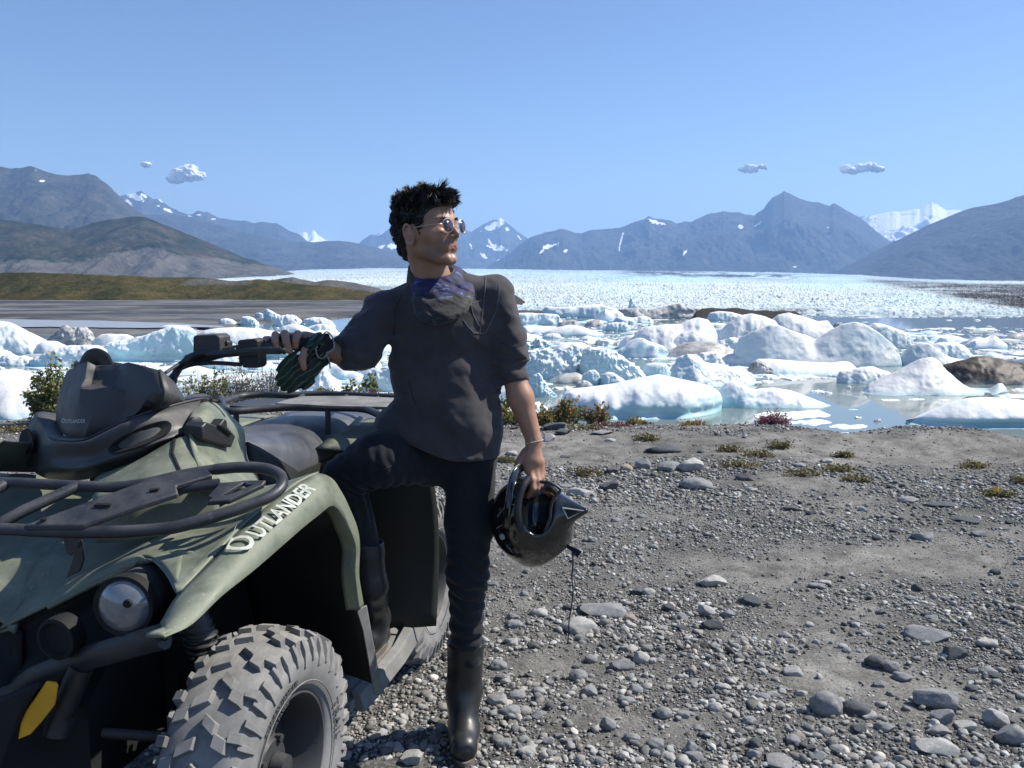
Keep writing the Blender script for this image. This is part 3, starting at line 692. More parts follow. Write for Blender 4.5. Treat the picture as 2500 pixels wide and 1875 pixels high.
def berg(label, yb, sil, mt='ice_white', thick=.55, ridge_at=.45, pf=2.6, pb=2.0, rough=.05, seed=None, name='iceberg', cat='iceberg', nx=90, ny=54, group='icebergs on the lake', facet=0.0, tip=.55, notch=.0, wobble=.18):
    """yb: row of the waterline in front; sil: skyline points; thick: depth / width; pf, pb: how steep the front and back are"""
    seed = seed if seed is not None else int(abs(sil[0][0]) * 7 + yb * 3) % 9973
    xs = np.array([p[0] for p in sil], float); ys = np.array([p[1] for p in sil], float)
    df = PZ(xs.mean(), yb, WATER_Z)[1]
    wm = (xs[-1] - xs[0]) / FPX * df; dep = wm * thick
    Dr = df + dep * ridge_at
    s = (1 - np.cos(np.linspace(0, math.pi, nx))) / 2; s = .5 * s + .5 * np.linspace(0, 1, nx)
    px = xs[0] + (xs[-1] - xs[0]) * s
    top = np.interp(px, xs, ys)
    k = np.array([1, 3, 5, 3, 1.]); k /= k.sum(); top[2:-2] = np.convolve(top, k, 'valid')
    crest = PYs(px, top, Dr); H = np.maximum(crest[:, 2] - WATER_Z, .02)
    e = (1 - np.abs(2 * s - 1) ** 3.2) ** tip
    t = np.linspace(-1, 1, ny)
    Tm, Sm = np.meshgrid(t, s, indexing='ij'); E = e[None, :]
    f_len, b_len = dep * ridge_at, dep * (1 - ridge_at)
    wob = 1 + wobble * fbm2(Sm * 5 + seed, np.sign(Tm) * 3, 3, seed)
    L = np.where(Tm < 0, f_len, b_len) * E * wob
    ta = np.abs(Tm); p = np.where(Tm < 0, pf, pb)
    a = np.sin(ta * math.pi / 2)
    prof = (1 - a ** p); prof = np.where(ta > .999, 0, prof)
    X = crest[None, :, 0] + Tm * 0; X = X + (Tm * L) * (crest[None, :, 0] / Dr)
    Y = Dr + np.sign(Tm) * a * L
    Z = WATER_Z + H[None, :] * prof
    # surface relief
    hm = H.max(); q = 1.0 / max(wm * .11, .25)
    n = fbm3(X * q, Y * q, Z * q, 4, seed, .55)
    r = ridged2(X * q * .8, Y * q * .8 + Z * q, 3, seed + 7, .5)
    inten = np.clip(prof * 1.2, 0, 1) * (1 - np.abs(2 * Sm - 1) ** 8)
    n5 = fbm3(X * q * 6, Y * q * 6, Z * q * 6, 3, seed + 30, .6)
    dz = rough * hm * 1.25 * n + facet * hm * (r - .2) + (.006 + .12 * rough) * hm * n5
    Z = Z + dz * inten * (.35 + .65 * ta ** .5)
    Y = Y + rough * hm * 1.9 * fbm3(X * q * 1.4, Z * q * 1.4, Y * q, 3, seed + 3, .6) * np.clip(prof * 3, 0, 1)
    X = X + rough * hm * 1.5 * fbm3(Y * q * 1.4, Z * q * 1.4, X * q, 3, seed + 5, .6) * np.clip(prof * 3, 0, 1)
    if notch > 0:   # undercut by the waterline
        w = np.exp(-((Z - WATER_Z - .12 * hm) / (.12 * hm)) ** 2) * (Tm < 0); Y = Y + notch * hm * w
    rim = (ta > .999)
    Z = np.where(rim, WATER_Z - .5, Z)
    Z[:, 0] = WATER_Z - .5; Z[:, -1] = WATER_Z - .5
    P = np.stack([X, Y, Z], -1)
    c = np.array([X.mean(), Dr, WATER_Z])
    o = mk(name, (P - c).reshape(-1, 3), gridfaces(ny, nx), M[mt]); o.location = c
    if name == 'iceberg': NAMED.append((xs.mean(), yb, (xs[-1] - xs[0]) / 2, label.split(',')[0]))
    if facet > .08: o.data.set_sharp_from_angle(angle=R(28))
    return tag(o, label, cat, group)
FG = 'ice floes lying low on the water'
def floe(label, yb, x0, x1, h=6, yback=None, mt='ice_floe', **kw):
    """low slab: h = freeboard in px"""
    n = 9; rng = random.Random(int(x0 * 3 + yb)); sil = []
    yk = yb - (h if yback is None else yback)
    for i in range(n):
        f = i / (n - 1); e = (1 - abs(2 * f - 1) ** 4)
        sil.append((x0 + (x1 - x0) * f, yb - (yb - yk) * .30 - ((yb - yk) * .70 + rng.uniform(-.38, .30) * h) * e))
    kw.setdefault('wobble', .75); kw.setdefault('thick', .7); kw.setdefault('pf', 5); kw.setdefault('pb', 3); kw.setdefault('rough', .30); kw.setdefault('ridge_at', .5)
    kw.setdefault('nx', 64); kw.setdefault('ny', 40)
    return berg(label, yb, sil, mt, name='ice_floe', cat='ice floe', group=FG, **kw)

# ---- right of the man, nearest first
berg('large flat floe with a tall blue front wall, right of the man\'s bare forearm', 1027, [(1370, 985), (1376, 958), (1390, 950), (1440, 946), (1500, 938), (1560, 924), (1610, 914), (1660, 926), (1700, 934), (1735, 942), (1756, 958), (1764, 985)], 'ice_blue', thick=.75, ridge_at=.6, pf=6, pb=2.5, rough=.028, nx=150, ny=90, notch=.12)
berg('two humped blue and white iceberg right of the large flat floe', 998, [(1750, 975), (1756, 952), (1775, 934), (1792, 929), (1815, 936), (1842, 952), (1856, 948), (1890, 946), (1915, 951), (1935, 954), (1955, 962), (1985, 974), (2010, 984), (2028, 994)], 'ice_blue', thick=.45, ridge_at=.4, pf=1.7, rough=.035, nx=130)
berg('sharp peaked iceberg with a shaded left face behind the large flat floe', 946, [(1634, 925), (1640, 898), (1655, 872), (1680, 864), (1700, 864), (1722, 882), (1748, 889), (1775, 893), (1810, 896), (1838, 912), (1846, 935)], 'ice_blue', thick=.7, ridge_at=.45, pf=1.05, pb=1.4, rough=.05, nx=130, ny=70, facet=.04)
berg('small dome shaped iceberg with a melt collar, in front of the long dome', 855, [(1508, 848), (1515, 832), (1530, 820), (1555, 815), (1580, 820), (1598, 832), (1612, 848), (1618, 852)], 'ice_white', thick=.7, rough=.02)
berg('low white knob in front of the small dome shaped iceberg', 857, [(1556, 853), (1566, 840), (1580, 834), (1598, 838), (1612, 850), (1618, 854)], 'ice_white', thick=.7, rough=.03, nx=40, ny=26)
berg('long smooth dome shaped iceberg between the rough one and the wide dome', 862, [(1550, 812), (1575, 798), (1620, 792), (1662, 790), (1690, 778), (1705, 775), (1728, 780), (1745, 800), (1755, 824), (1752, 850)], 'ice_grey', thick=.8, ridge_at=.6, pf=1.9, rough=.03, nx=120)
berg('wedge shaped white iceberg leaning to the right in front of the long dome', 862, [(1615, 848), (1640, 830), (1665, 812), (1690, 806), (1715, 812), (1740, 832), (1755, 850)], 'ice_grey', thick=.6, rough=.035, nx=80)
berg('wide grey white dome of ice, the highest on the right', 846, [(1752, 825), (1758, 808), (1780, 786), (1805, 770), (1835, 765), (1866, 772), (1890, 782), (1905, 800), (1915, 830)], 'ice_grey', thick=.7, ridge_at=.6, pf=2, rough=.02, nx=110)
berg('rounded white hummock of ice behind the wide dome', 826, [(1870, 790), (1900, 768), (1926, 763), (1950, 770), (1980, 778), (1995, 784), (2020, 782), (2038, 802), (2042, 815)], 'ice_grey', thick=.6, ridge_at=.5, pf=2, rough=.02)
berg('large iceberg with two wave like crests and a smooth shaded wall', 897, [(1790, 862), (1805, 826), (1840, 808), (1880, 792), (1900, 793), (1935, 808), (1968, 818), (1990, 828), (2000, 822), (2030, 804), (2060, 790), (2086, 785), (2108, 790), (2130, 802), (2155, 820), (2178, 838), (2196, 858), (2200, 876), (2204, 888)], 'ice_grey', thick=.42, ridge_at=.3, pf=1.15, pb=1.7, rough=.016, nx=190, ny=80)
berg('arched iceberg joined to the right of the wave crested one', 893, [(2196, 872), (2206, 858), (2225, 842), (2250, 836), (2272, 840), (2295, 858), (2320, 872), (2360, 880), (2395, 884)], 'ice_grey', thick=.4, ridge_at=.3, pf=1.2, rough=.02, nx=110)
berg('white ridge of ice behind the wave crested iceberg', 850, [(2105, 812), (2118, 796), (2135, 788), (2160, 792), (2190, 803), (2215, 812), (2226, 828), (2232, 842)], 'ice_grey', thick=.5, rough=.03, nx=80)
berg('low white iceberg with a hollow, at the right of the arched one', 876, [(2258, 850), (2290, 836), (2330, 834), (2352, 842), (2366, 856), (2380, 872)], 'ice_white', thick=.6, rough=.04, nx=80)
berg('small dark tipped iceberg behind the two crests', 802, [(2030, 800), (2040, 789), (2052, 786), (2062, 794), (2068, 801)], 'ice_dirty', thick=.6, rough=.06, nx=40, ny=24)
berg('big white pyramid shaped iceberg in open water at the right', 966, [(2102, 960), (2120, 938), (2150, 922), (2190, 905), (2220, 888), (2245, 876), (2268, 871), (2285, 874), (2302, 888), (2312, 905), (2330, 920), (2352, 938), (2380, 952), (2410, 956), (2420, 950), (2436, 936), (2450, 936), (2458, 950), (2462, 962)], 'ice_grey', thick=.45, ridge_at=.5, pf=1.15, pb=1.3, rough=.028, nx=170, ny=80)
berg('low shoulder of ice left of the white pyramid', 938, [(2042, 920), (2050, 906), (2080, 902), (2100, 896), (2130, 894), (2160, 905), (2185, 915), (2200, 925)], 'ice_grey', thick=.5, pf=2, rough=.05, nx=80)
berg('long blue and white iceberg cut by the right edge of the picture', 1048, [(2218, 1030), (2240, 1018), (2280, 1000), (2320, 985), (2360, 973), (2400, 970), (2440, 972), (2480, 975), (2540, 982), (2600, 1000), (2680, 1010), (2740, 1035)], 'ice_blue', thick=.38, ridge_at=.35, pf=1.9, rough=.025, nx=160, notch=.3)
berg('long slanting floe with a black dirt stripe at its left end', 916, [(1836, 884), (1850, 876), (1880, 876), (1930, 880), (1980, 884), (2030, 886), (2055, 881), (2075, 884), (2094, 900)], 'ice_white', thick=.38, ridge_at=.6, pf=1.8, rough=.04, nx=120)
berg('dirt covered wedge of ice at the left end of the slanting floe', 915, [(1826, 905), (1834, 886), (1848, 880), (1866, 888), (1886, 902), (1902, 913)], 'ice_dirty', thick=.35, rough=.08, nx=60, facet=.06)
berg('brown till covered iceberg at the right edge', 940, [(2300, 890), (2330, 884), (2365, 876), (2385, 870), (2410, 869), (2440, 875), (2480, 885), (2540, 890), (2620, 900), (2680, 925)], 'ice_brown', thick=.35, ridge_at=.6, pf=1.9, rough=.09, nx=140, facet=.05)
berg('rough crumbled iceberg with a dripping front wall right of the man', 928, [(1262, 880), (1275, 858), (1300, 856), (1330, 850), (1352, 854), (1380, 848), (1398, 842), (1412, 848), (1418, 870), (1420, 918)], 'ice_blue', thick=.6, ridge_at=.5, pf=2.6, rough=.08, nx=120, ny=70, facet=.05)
berg('arch shaped iceberg with a dark blue hollow, between the crumbled and the flat ones', 930, [(1416, 900), (1424, 856), (1440, 845), (1458, 852), (1475, 848), (1500, 858), (1525, 872), (1548, 890), (1568, 904), (1580, 922)], 'ice_blue', thick=.5, ridge_at=.4, pf=3, rough=.07, nx=110, ny=60, facet=.05)
berg('blue block of ice tilted in front of the arch shaped iceberg', 940, [(1419, 932), (1424, 914), (1438, 904), (1452, 903), (1462, 912), (1468, 930)], 'ice_blue', thick=.8, pf=4, rough=.04, nx=50, ny=30, facet=.05)
berg('small blue block with two lobes right of the tilted block', 942, [(1464, 938), (1470, 914), (1484, 908), (1498, 910), (1510, 918), (1522, 926), (1532, 938)], 'ice_blue', thick=.7, pf=3, rough=.06, nx=50, ny=30)
berg('grey boulder of ice at the foot of the tilted block', 952, [(1404, 946), (1410, 932), (1424, 928), (1440, 932), (1452, 946)], 'ice_dirty', thick=.8, rough=.07, nx=40, ny=24)
berg('tusk shaped blue ice leaning beside the man\'s rolled sleeve', 970, [(1286, 962), (1292, 925), (1302, 916), (1312, 912), (1318, 910), (1324, 922), (1336, 942), (1350, 956), (1360, 968)], 'ice_blue', thick=.5, pf=2, rough=.05, nx=70, ny=40)
berg('square cut blue block below the long dome', 922, [(1570, 908), (1576, 888), (1600, 885), (1624, 886), (1634, 900), (1640, 916)], 'ice_blue', thick=.8, pf=5, rough=.03, nx=60, ny=36)
berg('rubble heap of broken blue ice right of the wedge', 872, [(1722, 850), (1735, 836), (1760, 830), (1790, 824), (1812, 828), (1830, 832), (1850, 836), (1870, 845), (1890, 850), (1905, 862)], 'ice_blue', thick=.5, rough=.12, nx=120, ny=60, facet=.18)
berg('tumbled grey blue blocks below the rubble heap', 895, [(1695, 878), (1710, 862), (1740, 856), (1770, 866), (1800, 862), (1840, 872), (1870, 882), (1895, 890)], 'ice_grey', thick=.5, rough=.14, nx=110, ny=50, facet=.16)
berg('far long tabular iceberg with a flat top, just right of the dark mound', 776, [(1324, 756), (1332, 748), (1360, 750), (1400, 749), (1440, 745), (1470, 743), (1485, 748), (1506, 755), (1512, 770)], 'ice_blue', thick=.35, pf=5, rough=.06, nx=100, ny=36, facet=.04)
berg('far cracked iceberg with black debris, left of the dark bar', 778, [(1504, 770), (1512, 755), (1540, 752), (1580, 756), (1612, 754), (1640, 746), (1662, 741), (1670, 750), (1690, 752), (1712, 753), (1716, 772)], 'ice_dirty', thick=.35, pf=4, rough=.1, nx=110, ny=40, facet=.08)
berg('far low shelf of blue ice at the man\'s shoulder', 794, [(1240, 775), (1262, 764), (1300, 764), (1340, 766), (1362, 768), (1372, 782), (1378, 792)], 'ice_white', thick=.4, pf=5, rough=.08, nx=100, ny=36, facet=.04)
berg('far white hummock left of the wide dome, under the dark bar', 783, [(1726, 778), (1732, 764), (1755, 759), (1785, 762), (1810, 768), (1820, 776)], 'ice_white', thick=.4, rough=.05, nx=70, ny=30)
berg('blue rib shaped ice before the cracked iceberg', 790, [(1498, 784), (1505, 775), (1525, 772), (1545, 776), (1570, 770), (1585, 774), (1596, 784)], 'ice_blue', thick=.5, rough=.1, nx=70, ny=30, facet=.06)
berg('blue block of ice with a steep side in the brash field', 809, [(1476, 802), (1484, 790), (1504, 786), (1530, 788), (1540, 802)], 'ice_blue', thick=.6, pf=4, rough=.08, nx=50, ny=28, facet=.06)
berg('small pointed berg with a blue shadow side near the shoulder', 808, [(1360, 800), (1368, 786), (1380, 783), (1395, 792), (1412, 802)], 'ice_blue', thick=.6, rough=.08, nx=50, ny=26)
berg('spire of ice standing on the glacier edge', 762, [(1534, 750), (1540, 724), (1546, 738), (1556, 750)], 'ice_blue', thick=.7, pf=1.5, rough=.05, nx=30, ny=20)
# ---- left
berg('tall white iceberg cut by the left edge of the picture', 866, [(-120, 850), (-90, 800), (-40, 785), (0, 783), (22, 785), (50, 800), (70, 812), (95, 822), (115, 832), (136, 855)], 'ice_white', thick=.5, pf=2, rough=.04, nx=110, facet=.03)
berg('grey rock like lump of dirty ice beside the channel', 842, [(112, 832), (128, 818), (150, 798), (160, 793), (172, 800), (185, 800), (200, 797), (214, 800), (226, 818), (232, 838)], 'ice_dirty', thick=.5, rough=.08, nx=90, facet=.06)
berg('long iceberg with a blue waterline behind the windscreen', 884, [(246, 860), (258, 838), (300, 830), (350, 820), (390, 806), (415, 798), (440, 797), (465, 800), (478, 812), (484, 850)], 'ice_blue', thick=.4, ridge_at=.4, pf=3.5, rough=.05, nx=130, facet=.03, notch=.1)
berg('low bluish berg behind the willow bush at the left', 898, [(70, 880), (100, 866), (130, 850), (170, 844), (220, 842), (256, 852), (268, 875)], 'ice_blue', thick=.45, pf=3, rough=.06, nx=100)
berg('small ragged berg at the far left, above the willow bush', 894, [(-30, 882), (0, 868), (25, 862), (45, 870), (62, 868), (90, 878), (108, 890)], 'ice_white', thick=.5, rough=.09, nx=80, facet=.05)
berg('wide flat floe reaching behind the brake reservoir', 838, [(478, 822), (500, 806), (540, 800), (590, 799), (640, 803), (680, 810), (698, 822)], 'ice_white', thick=.5, pf=2.4, rough=.04, nx=100)
berg('rounded blue boulder of ice, leftmost of the far cluster', 795, [(533, 790), (538, 779), (552, 776), (568, 780), (580, 790)], 'ice_blue', thick=.7, rough=.04, nx=44, ny=26)
berg('blue block of ice second from the left in the far cluster', 795, [(586, 788), (590, 774), (604, 771), (618, 776), (630, 786), (634, 792)], 'ice_blue', thick=.7, pf=4, rough=.06, nx=44, ny=26, facet=.05)
berg('cube of ice standing between the boulder and the pointed block', 780, [(621, 777), (623, 765), (632, 763), (641, 765), (643, 776)], 'ice_blue', thick=.8, pf=8, rough=.02, nx=36, ny=24)
berg('pointed block of ice, the highest of the far cluster', 786, [(643, 776), (647, 757), (652, 754), (668, 762), (684, 770), (688, 782)], 'ice_blue', thick=.6, pf=3, rough=.05, nx=50, ny=28, facet=.05)
berg('white faceted berg right of the pointed block', 797, [(664, 790), (678, 774), (700, 767), (722, 770), (736, 782), (742, 794)], 'ice_white', thick=.6, rough=.07, nx=60, ny=32, facet=.06)
berg('blue fluted berg at the right of the far cluster', 802, [(730, 794), (742, 780), (766, 774), (794, 776), (812, 786), (820, 798)], 'ice_blue', thick=.5, pf=3, rough=.07, nx=70, ny=32, facet=.05)
berg('humped white berg above the man\'s knuckles', 824, [(672, 814), (690, 796), (716, 790), (744, 796), (768, 810), (776, 820)], 'ice_white', thick=.6, rough=.03, nx=70, ny=36)
berg('smooth egg shaped berg just left of the sleeve', 815, [(762, 805), (772, 793), (792, 790), (812, 796), (824, 808)], 'ice_white', thick=.7, rough=.02, nx=60, ny=32)
berg('blue cornered berg directly behind the man\'s hand', 876, [(640, 862), (650, 838), (690, 826), (730, 830), (770, 838), (800, 846), (830, 860)], 'ice_blue', thick=.5, rough=.05, nx=90)
berg('white pyramid of ice seen between the arm and the body', 920, [(848, 912), (864, 890), (884, 872), (906, 850), (914, 858), (924, 880), (938, 906), (944, 916)], 'ice_blue', thick=.7, pf=1.7, rough=.04, nx=90, facet=.03)
berg('rounded block of ice between the pyramid and the man', 958, [(884, 930), (892, 908), (920, 898), (950, 894), (985, 900), (1005, 925), (1010, 948)], 'ice_blue', thick=.6, pf=3, rough=.05, nx=80)
berg('white cone of ice under the glove', 958, [(730, 950), (755, 930), (780, 908), (796, 902), (812, 920), (830, 946), (838, 955)], 'ice_white', thick=.7, pf=1.8, rough=.04, nx=80)
berg('big white floe close to the bank at the left', 1022, [(-320, 990), (-260, 935), (-150, 915), (-60, 905), (40, 906), (120, 920), (180, 950), (240, 985), (270, 1015)], 'ice_white', thick=.5, pf=1.8, rough=.03, nx=140, ny=70)
berg('blue berg close behind the handlebar', 905, [(470, 890), (480, 868), (520, 860), (570, 862), (620, 872), (660, 884), (680, 900)], 'ice_blue', thick=.45, pf=3, rough=.05, nx=90)
# ---- low floes placed by eye
fl = [('white floe floating behind the windscreen', 897, 282, 390, 10), ('flat white floe along the shore behind the seat', 968, 700, 1010, 12), ('flat white floe before the handlebar', 932, 430, 640, 14), ('white floe in front of the crumbled iceberg', 952, 1345, 1420, 8),
      ('broad white floe by the willow shoots, right of the forearm', 1012, 1200, 1345, 26), ('thin curved floe below the two humped iceberg', 1024, 1838, 2028, 9), ('narrow floe with a knob under the curved floe', 1038, 1925, 2030, 8),
      ('long thin floe in the middle of the open water', 1047, 2022, 2118, 8), ('white floe touching the bank by the fireweed clump', 1074, 1985, 2100, 14), ('rounded white floe near the bank, right of the long thin one', 1066, 2200, 2316, 13),
      ('small floe at the tip of the long blue iceberg', 1042, 2238, 2306, 5), ('small lumpy floe under the long blue iceberg', 1062, 2345, 2412, 8), ('little round floe at the far right near the bank', 1068, 2408, 2444, 7),
      ('sliver of ice in front of the white pyramid', 979, 2150, 2196, 4), ('second sliver of ice before the white pyramid', 977, 2218, 2258, 4), ('third sliver of ice before the white pyramid, rightmost', 978, 2290, 2318, 3),
      ('small square floe left of the white pyramid', 949, 2063, 2078, 5), ('floe right of the white pyramid, at its tail', 972, 2438, 2540, 8), ('flat floe behind the tail of the white pyramid', 957, 2470, 2560, 8),
      ('flat floe left of the slanting one', 925, 1842, 1925, 9), ('grey flat floe under the slanting one', 935, 1845, 1890, 6), ('thin dirty floe beneath the slanting one', 958, 1975, 2015, 5), ('white plate of ice right of the thin dirty floe', 962, 2000, 2032, 5),
      ('tiny floe between the long blue iceberg and the curved floe', 1022, 2085, 2104, 5), ('pair of tiny floes in open water, right one', 1030, 2134, 2152, 8), ('tiny flat floe at the bank under the round floe', 1077, 1820, 1850, 5), ('flat strip of ice at the bank left of the rounded floe', 1074, 2130, 2220, 6)]
for lb, yb, a, b_, h in fl: floe(lb, yb, a, b_, h)
floe('slushy white floe behind the large flat one', 942, 1500, 1660, 16, thick=.5)
floe('grey flat floe beside the rubble heap', 905, 1690, 1760, 6, mt='ice_grey')
floe('dirty grey floe near the shoulder', 838, 1262, 1330, 9, mt='ice_dirty'); floe('wide smooth blue floe at the sleeve', 850, 1262, 1345, 20, mt='ice_blue')
floe('broad white floe between the shoulder and the long dome', 846, 1400, 1548, 22); floe('wide white floe behind the crumbled iceberg', 862, 1350, 1480, 14)
# ---- scattered brash
rng = random.Random(77)
def scatter(n, x0, x1, y0, y1, smin_, smax_, mts, hk=(.18, .5), flat=.5, avoid=None):
    for i in range(n):
        y = y0 + (y1 - y0) * rng.random() ** 1.1; x = rng.uniform(x0, x1); k = ((y - HOR) / 200.) 
        w = rng.uniform(smin_, smax_) * k * (1.6 if rng.random() < .25 else 1)
        if avoid and avoid(x, y, w): continue
        hgt = w * rng.uniform(*hk) * (.35 if rng.random() < flat else 1)
        m_ = rng.choice(mts)
        sil = [(x - w / 2, y - hgt * .2)]
        for q in range(1, 6): f = q / 6; sil.append((x - w / 2 + w * f, y - hgt * (1 - abs(2 * f - 1) ** 2.5) * rng.uniform(.65, 1.05)))
        sil.append((x + w / 2, y - hgt * .2))
        zone = 'at the left' if x < 850 else ('behind the man' if x < 1250 else ('in the middle of the lake' if x < 1950 else 'at the right'))
        sh = 'flat' if hgt < w * .15 else ('tall' if hgt > w * .38 else 'low')
        near = sorted(NAMED, key=lambda q: abs(q[0] - x) / 60 + abs(q[1] - y) / 16)
        for c1 in near[:20]:
            rel = 'in front of' if y > c1[1] + 2 and abs(x - c1[0]) < c1[2] else ('left of' if x < c1[0] - c1[2] * .7 else ('right of' if x > c1[0] + c1[2] * .7 else 'behind'))
            nm = ' '.join(c1[3].split()[:7])
            for suf in (' with the', ' a', ' the', ' with', ' of', ' at', ' in', ' by', ' to', ' its', ' and', ' behind', ' beside', ' between', ' left', ' right', ' from', ' before', ' above', ' cut', ' on', ' under', ' leaning'):
                if nm.endswith(suf): nm = nm[:-len(suf)]
            lb = '%s %s chunk of ice %s the %s' % (sh, {'ice_white': 'white', 'ice_blue': 'blue', 'ice_grey': 'greyish', 'ice_dirty': 'dirty'}[m_], rel, nm)
            if lb not in USED: break
        USED[lb] = 1
        berg(lb, y, sil, m_, thick=rng.uniform(.5, .9), pf=rng.uniform(2, 5), rough=rng.uniform(.05, .12), seed=i * 13 + int(x), name='brash_ice', cat='chunk of ice', group='brash ice ' + zone, nx=22, ny=14, facet=rng.choice([0, 0, .1, .15]))
mixed = ['ice_white', 'ice_white', 'ice_blue', 'ice_grey', 'ice_white', 'ice_dirty']
scatter(70, 1230, 1760, 780, 905, 45, 150, mixed, flat=.75)
scatter(20, 1240, 1500, 800, 950, 30, 80, mixed)
scatter(22, 1000, 1250, 790, 940, 60, 150, mixed, flat=.5)
scatter(44, 2230, 2600, 806, 872, 30, 90, mixed, flat=.85)
scatter(12, 2000, 2560, 768, 800, 18, 40, ['ice_white'], flat=1)
scatter(44, 420, 1000, 800, 905, 50, 150, mixed, flat=.75)
scatter(26, -120, 480, 850, 925, 60, 170, mixed, flat=.75)
scatter(16, 700, 1000, 905, 955, 40, 90, mixed)
scatter(14, 1850, 2080, 900, 930, 12, 36, ['ice_white', 'ice_grey'], flat=1)
scatter(10, 2080, 2480, 1000, 1066, 7, 16, ['ice_white'], flat=1)
# thin slush between the bergs: uncountable
def slush():
    m, nt, b = mat('slush_ice')
    n = noise_node(nt, .5, 8, .75); n2 = noise_node(nt, 3., 6, .7)
    nt.links.new(ramp(nt, n2, [(.3, (.40, .47, .50)), (.6, (.74, .76, .76))]), b.inputs['Base Color']); b.inputs['Roughness'].default_value = .6
    rg = np.random.RandomState(5); V = []; F = []; k = 0
    for (x0, x1, y0, y1, cnt) in [(1000, 1900, 772, 925, 1100), (2180, 2600, 800, 880, 600), (-200, 1000, 800, 950, 800), (1950, 2560, 768, 776, 220), (1840, 2090, 900, 925, 60)]:
        for i in range(cnt):
            y = rg.uniform(y0, y1); x = rg.uniform(x0, x1); c = PZ(x, y, WATER_Z + .02)
            if x < 540 and y < 835 and x > 0 and rg.rand() < .9: continue
            r = rg.uniform(.1, .5) * (1 + (rg.rand() < .15) * 2.5); nn = rg.randint(8, 14); h = rg.uniform(.02, .10)
            aa = np.sort(rg.uniform(0, 2 * math.pi, nn)); rr = r * rg.uniform(.6, 1.1, nn)
            ring = np.stack([c[0] + rr * np.cos(aa) * 1.4, c[1] + rr * np.sin(aa), np.full(nn, WATER_Z - .05)], -1)
            top = ring.copy(); top[:, :2] = c[:2] + (ring[:, :2] - c[:2]) * .8; top[:, 2] = WATER_Z + h * rg.uniform(.6, 1.2, nn)
            V.append(ring); V.append(top)
            F += [(k + q, k + (q + 1) % nn, k + nn + (q + 1) % nn, k + nn + q) for q in range(nn)] + [tuple(k + nn + q for q in range(nn))]; k += 2 * nn
    return tag(mk('slush_ice', np.concatenate(V), F, m, smooth=False), kind='stuff', label='thin slush and small bits of ice floating between the bergs')
slush()
# ================================================================== STONES, GRAVEL, PLANTS
def m_stone(name, c0, c1, c2, usecol=True):
    m, nt, b = mat(name)
    n = noise_node(nt, 14, 8, .7); n2 = noise_node(nt, 90, 5, .7)
    n9 = noise_node(nt, 3.5, 8, .7)
    c = ramp(nt, n, [(.3, c0), (.5, c1), (.72, c2)]); c = mixc(nt, .6, c, ramp(nt, n9, [(.35, .55), (.65, 1.25)]), 'MULTIPLY')
    if usecol: c = mixc(nt, 1.0, c, attr(nt, 'tint', 'Color'), 'MULTIPLY')
    nt.links.new(c, b.inputs['Base Color']); b.inputs['Roughness'].default_value = .85; b.inputs['Specular IOR Level'].default_value = .3
    bump(nt, b, n2, .4, .004)
    return m
M['gravel'] = m_stone('gravel_stone', (.16, .158, .15), (.27, .265, .25), (.41, .40, .375))
M['stone_pale'] = m_stone('pale_stone', (.27, .265, .25), (.38, .375, .355), (.50, .49, .46), False)
M['stone_grey'] = m_stone('grey_stone', (.17, .172, .175), (.24, .243, .245), (.32, .318, .31), False)
M['stone_dark'] = m_stone('dark_stone', (.045, .05, .056), (.085, .09, .098), (.14, .145, .15), False)
M['stone_tan'] = m_stone('tan_stone', (.25, .20, .16), (.36, .30, .24), (.46, .40, .34), False)
def ico(sub):
    bm = bmesh.new(); bmesh.ops.create_icosphere(bm, subdivisions=sub, radius=1.0)
    V = np.array([v.co[:] for v in bm.verts]); F = np.array([[v.index for v in f.verts] for f in bm.faces]); bm.free(); return V, F
def stone_shape(V, seed, ang=.0, am=.16):
    """unit stone: lumpy, cut by a few planes when angular"""
    rg = np.random.RandomState(seed); P = V * (1 + am * fbm3(V[:, 0] * 1.3 + seed, V[:, 1] * 1.3, V[:, 2] * 1.3, 2, seed)[:, None])
    for k in range(int(ang * 14)):
        n = rg.normal(size=3); n /= np.linalg.norm(n); d = rg.uniform(.52, .85); t = P @ n - d
        P = P - np.maximum(t, 0)[:, None] * n * .92
    return P
def rotz_tilt(n, rg, tilt):
    a = rg.uniform(0, 2 * math.pi, n); b = rg.normal(0, tilt, n); c = rg.normal(0, tilt, n)
    ca, sa, cb, sb, cc, sc_ = np.cos(a), np.sin(a), np.cos(b), np.sin(b), np.cos(c), np.sin(c); Z, O = np.zeros(n), np.ones(n)
    Rz = np.stack([ca, -sa, Z, sa, ca, Z, Z, Z, O], -1).reshape(n, 3, 3)
    Rx = np.stack([O, Z, Z, Z, cb, -sb, Z, sb, cb], -1).reshape(n, 3, 3); Ry = np.stack([cc, Z, sc_, Z, O, Z, -sc_, Z, cc], -1).reshape(n, 3, 3)
    return Rx @ Ry @ Rz
BIGS = []
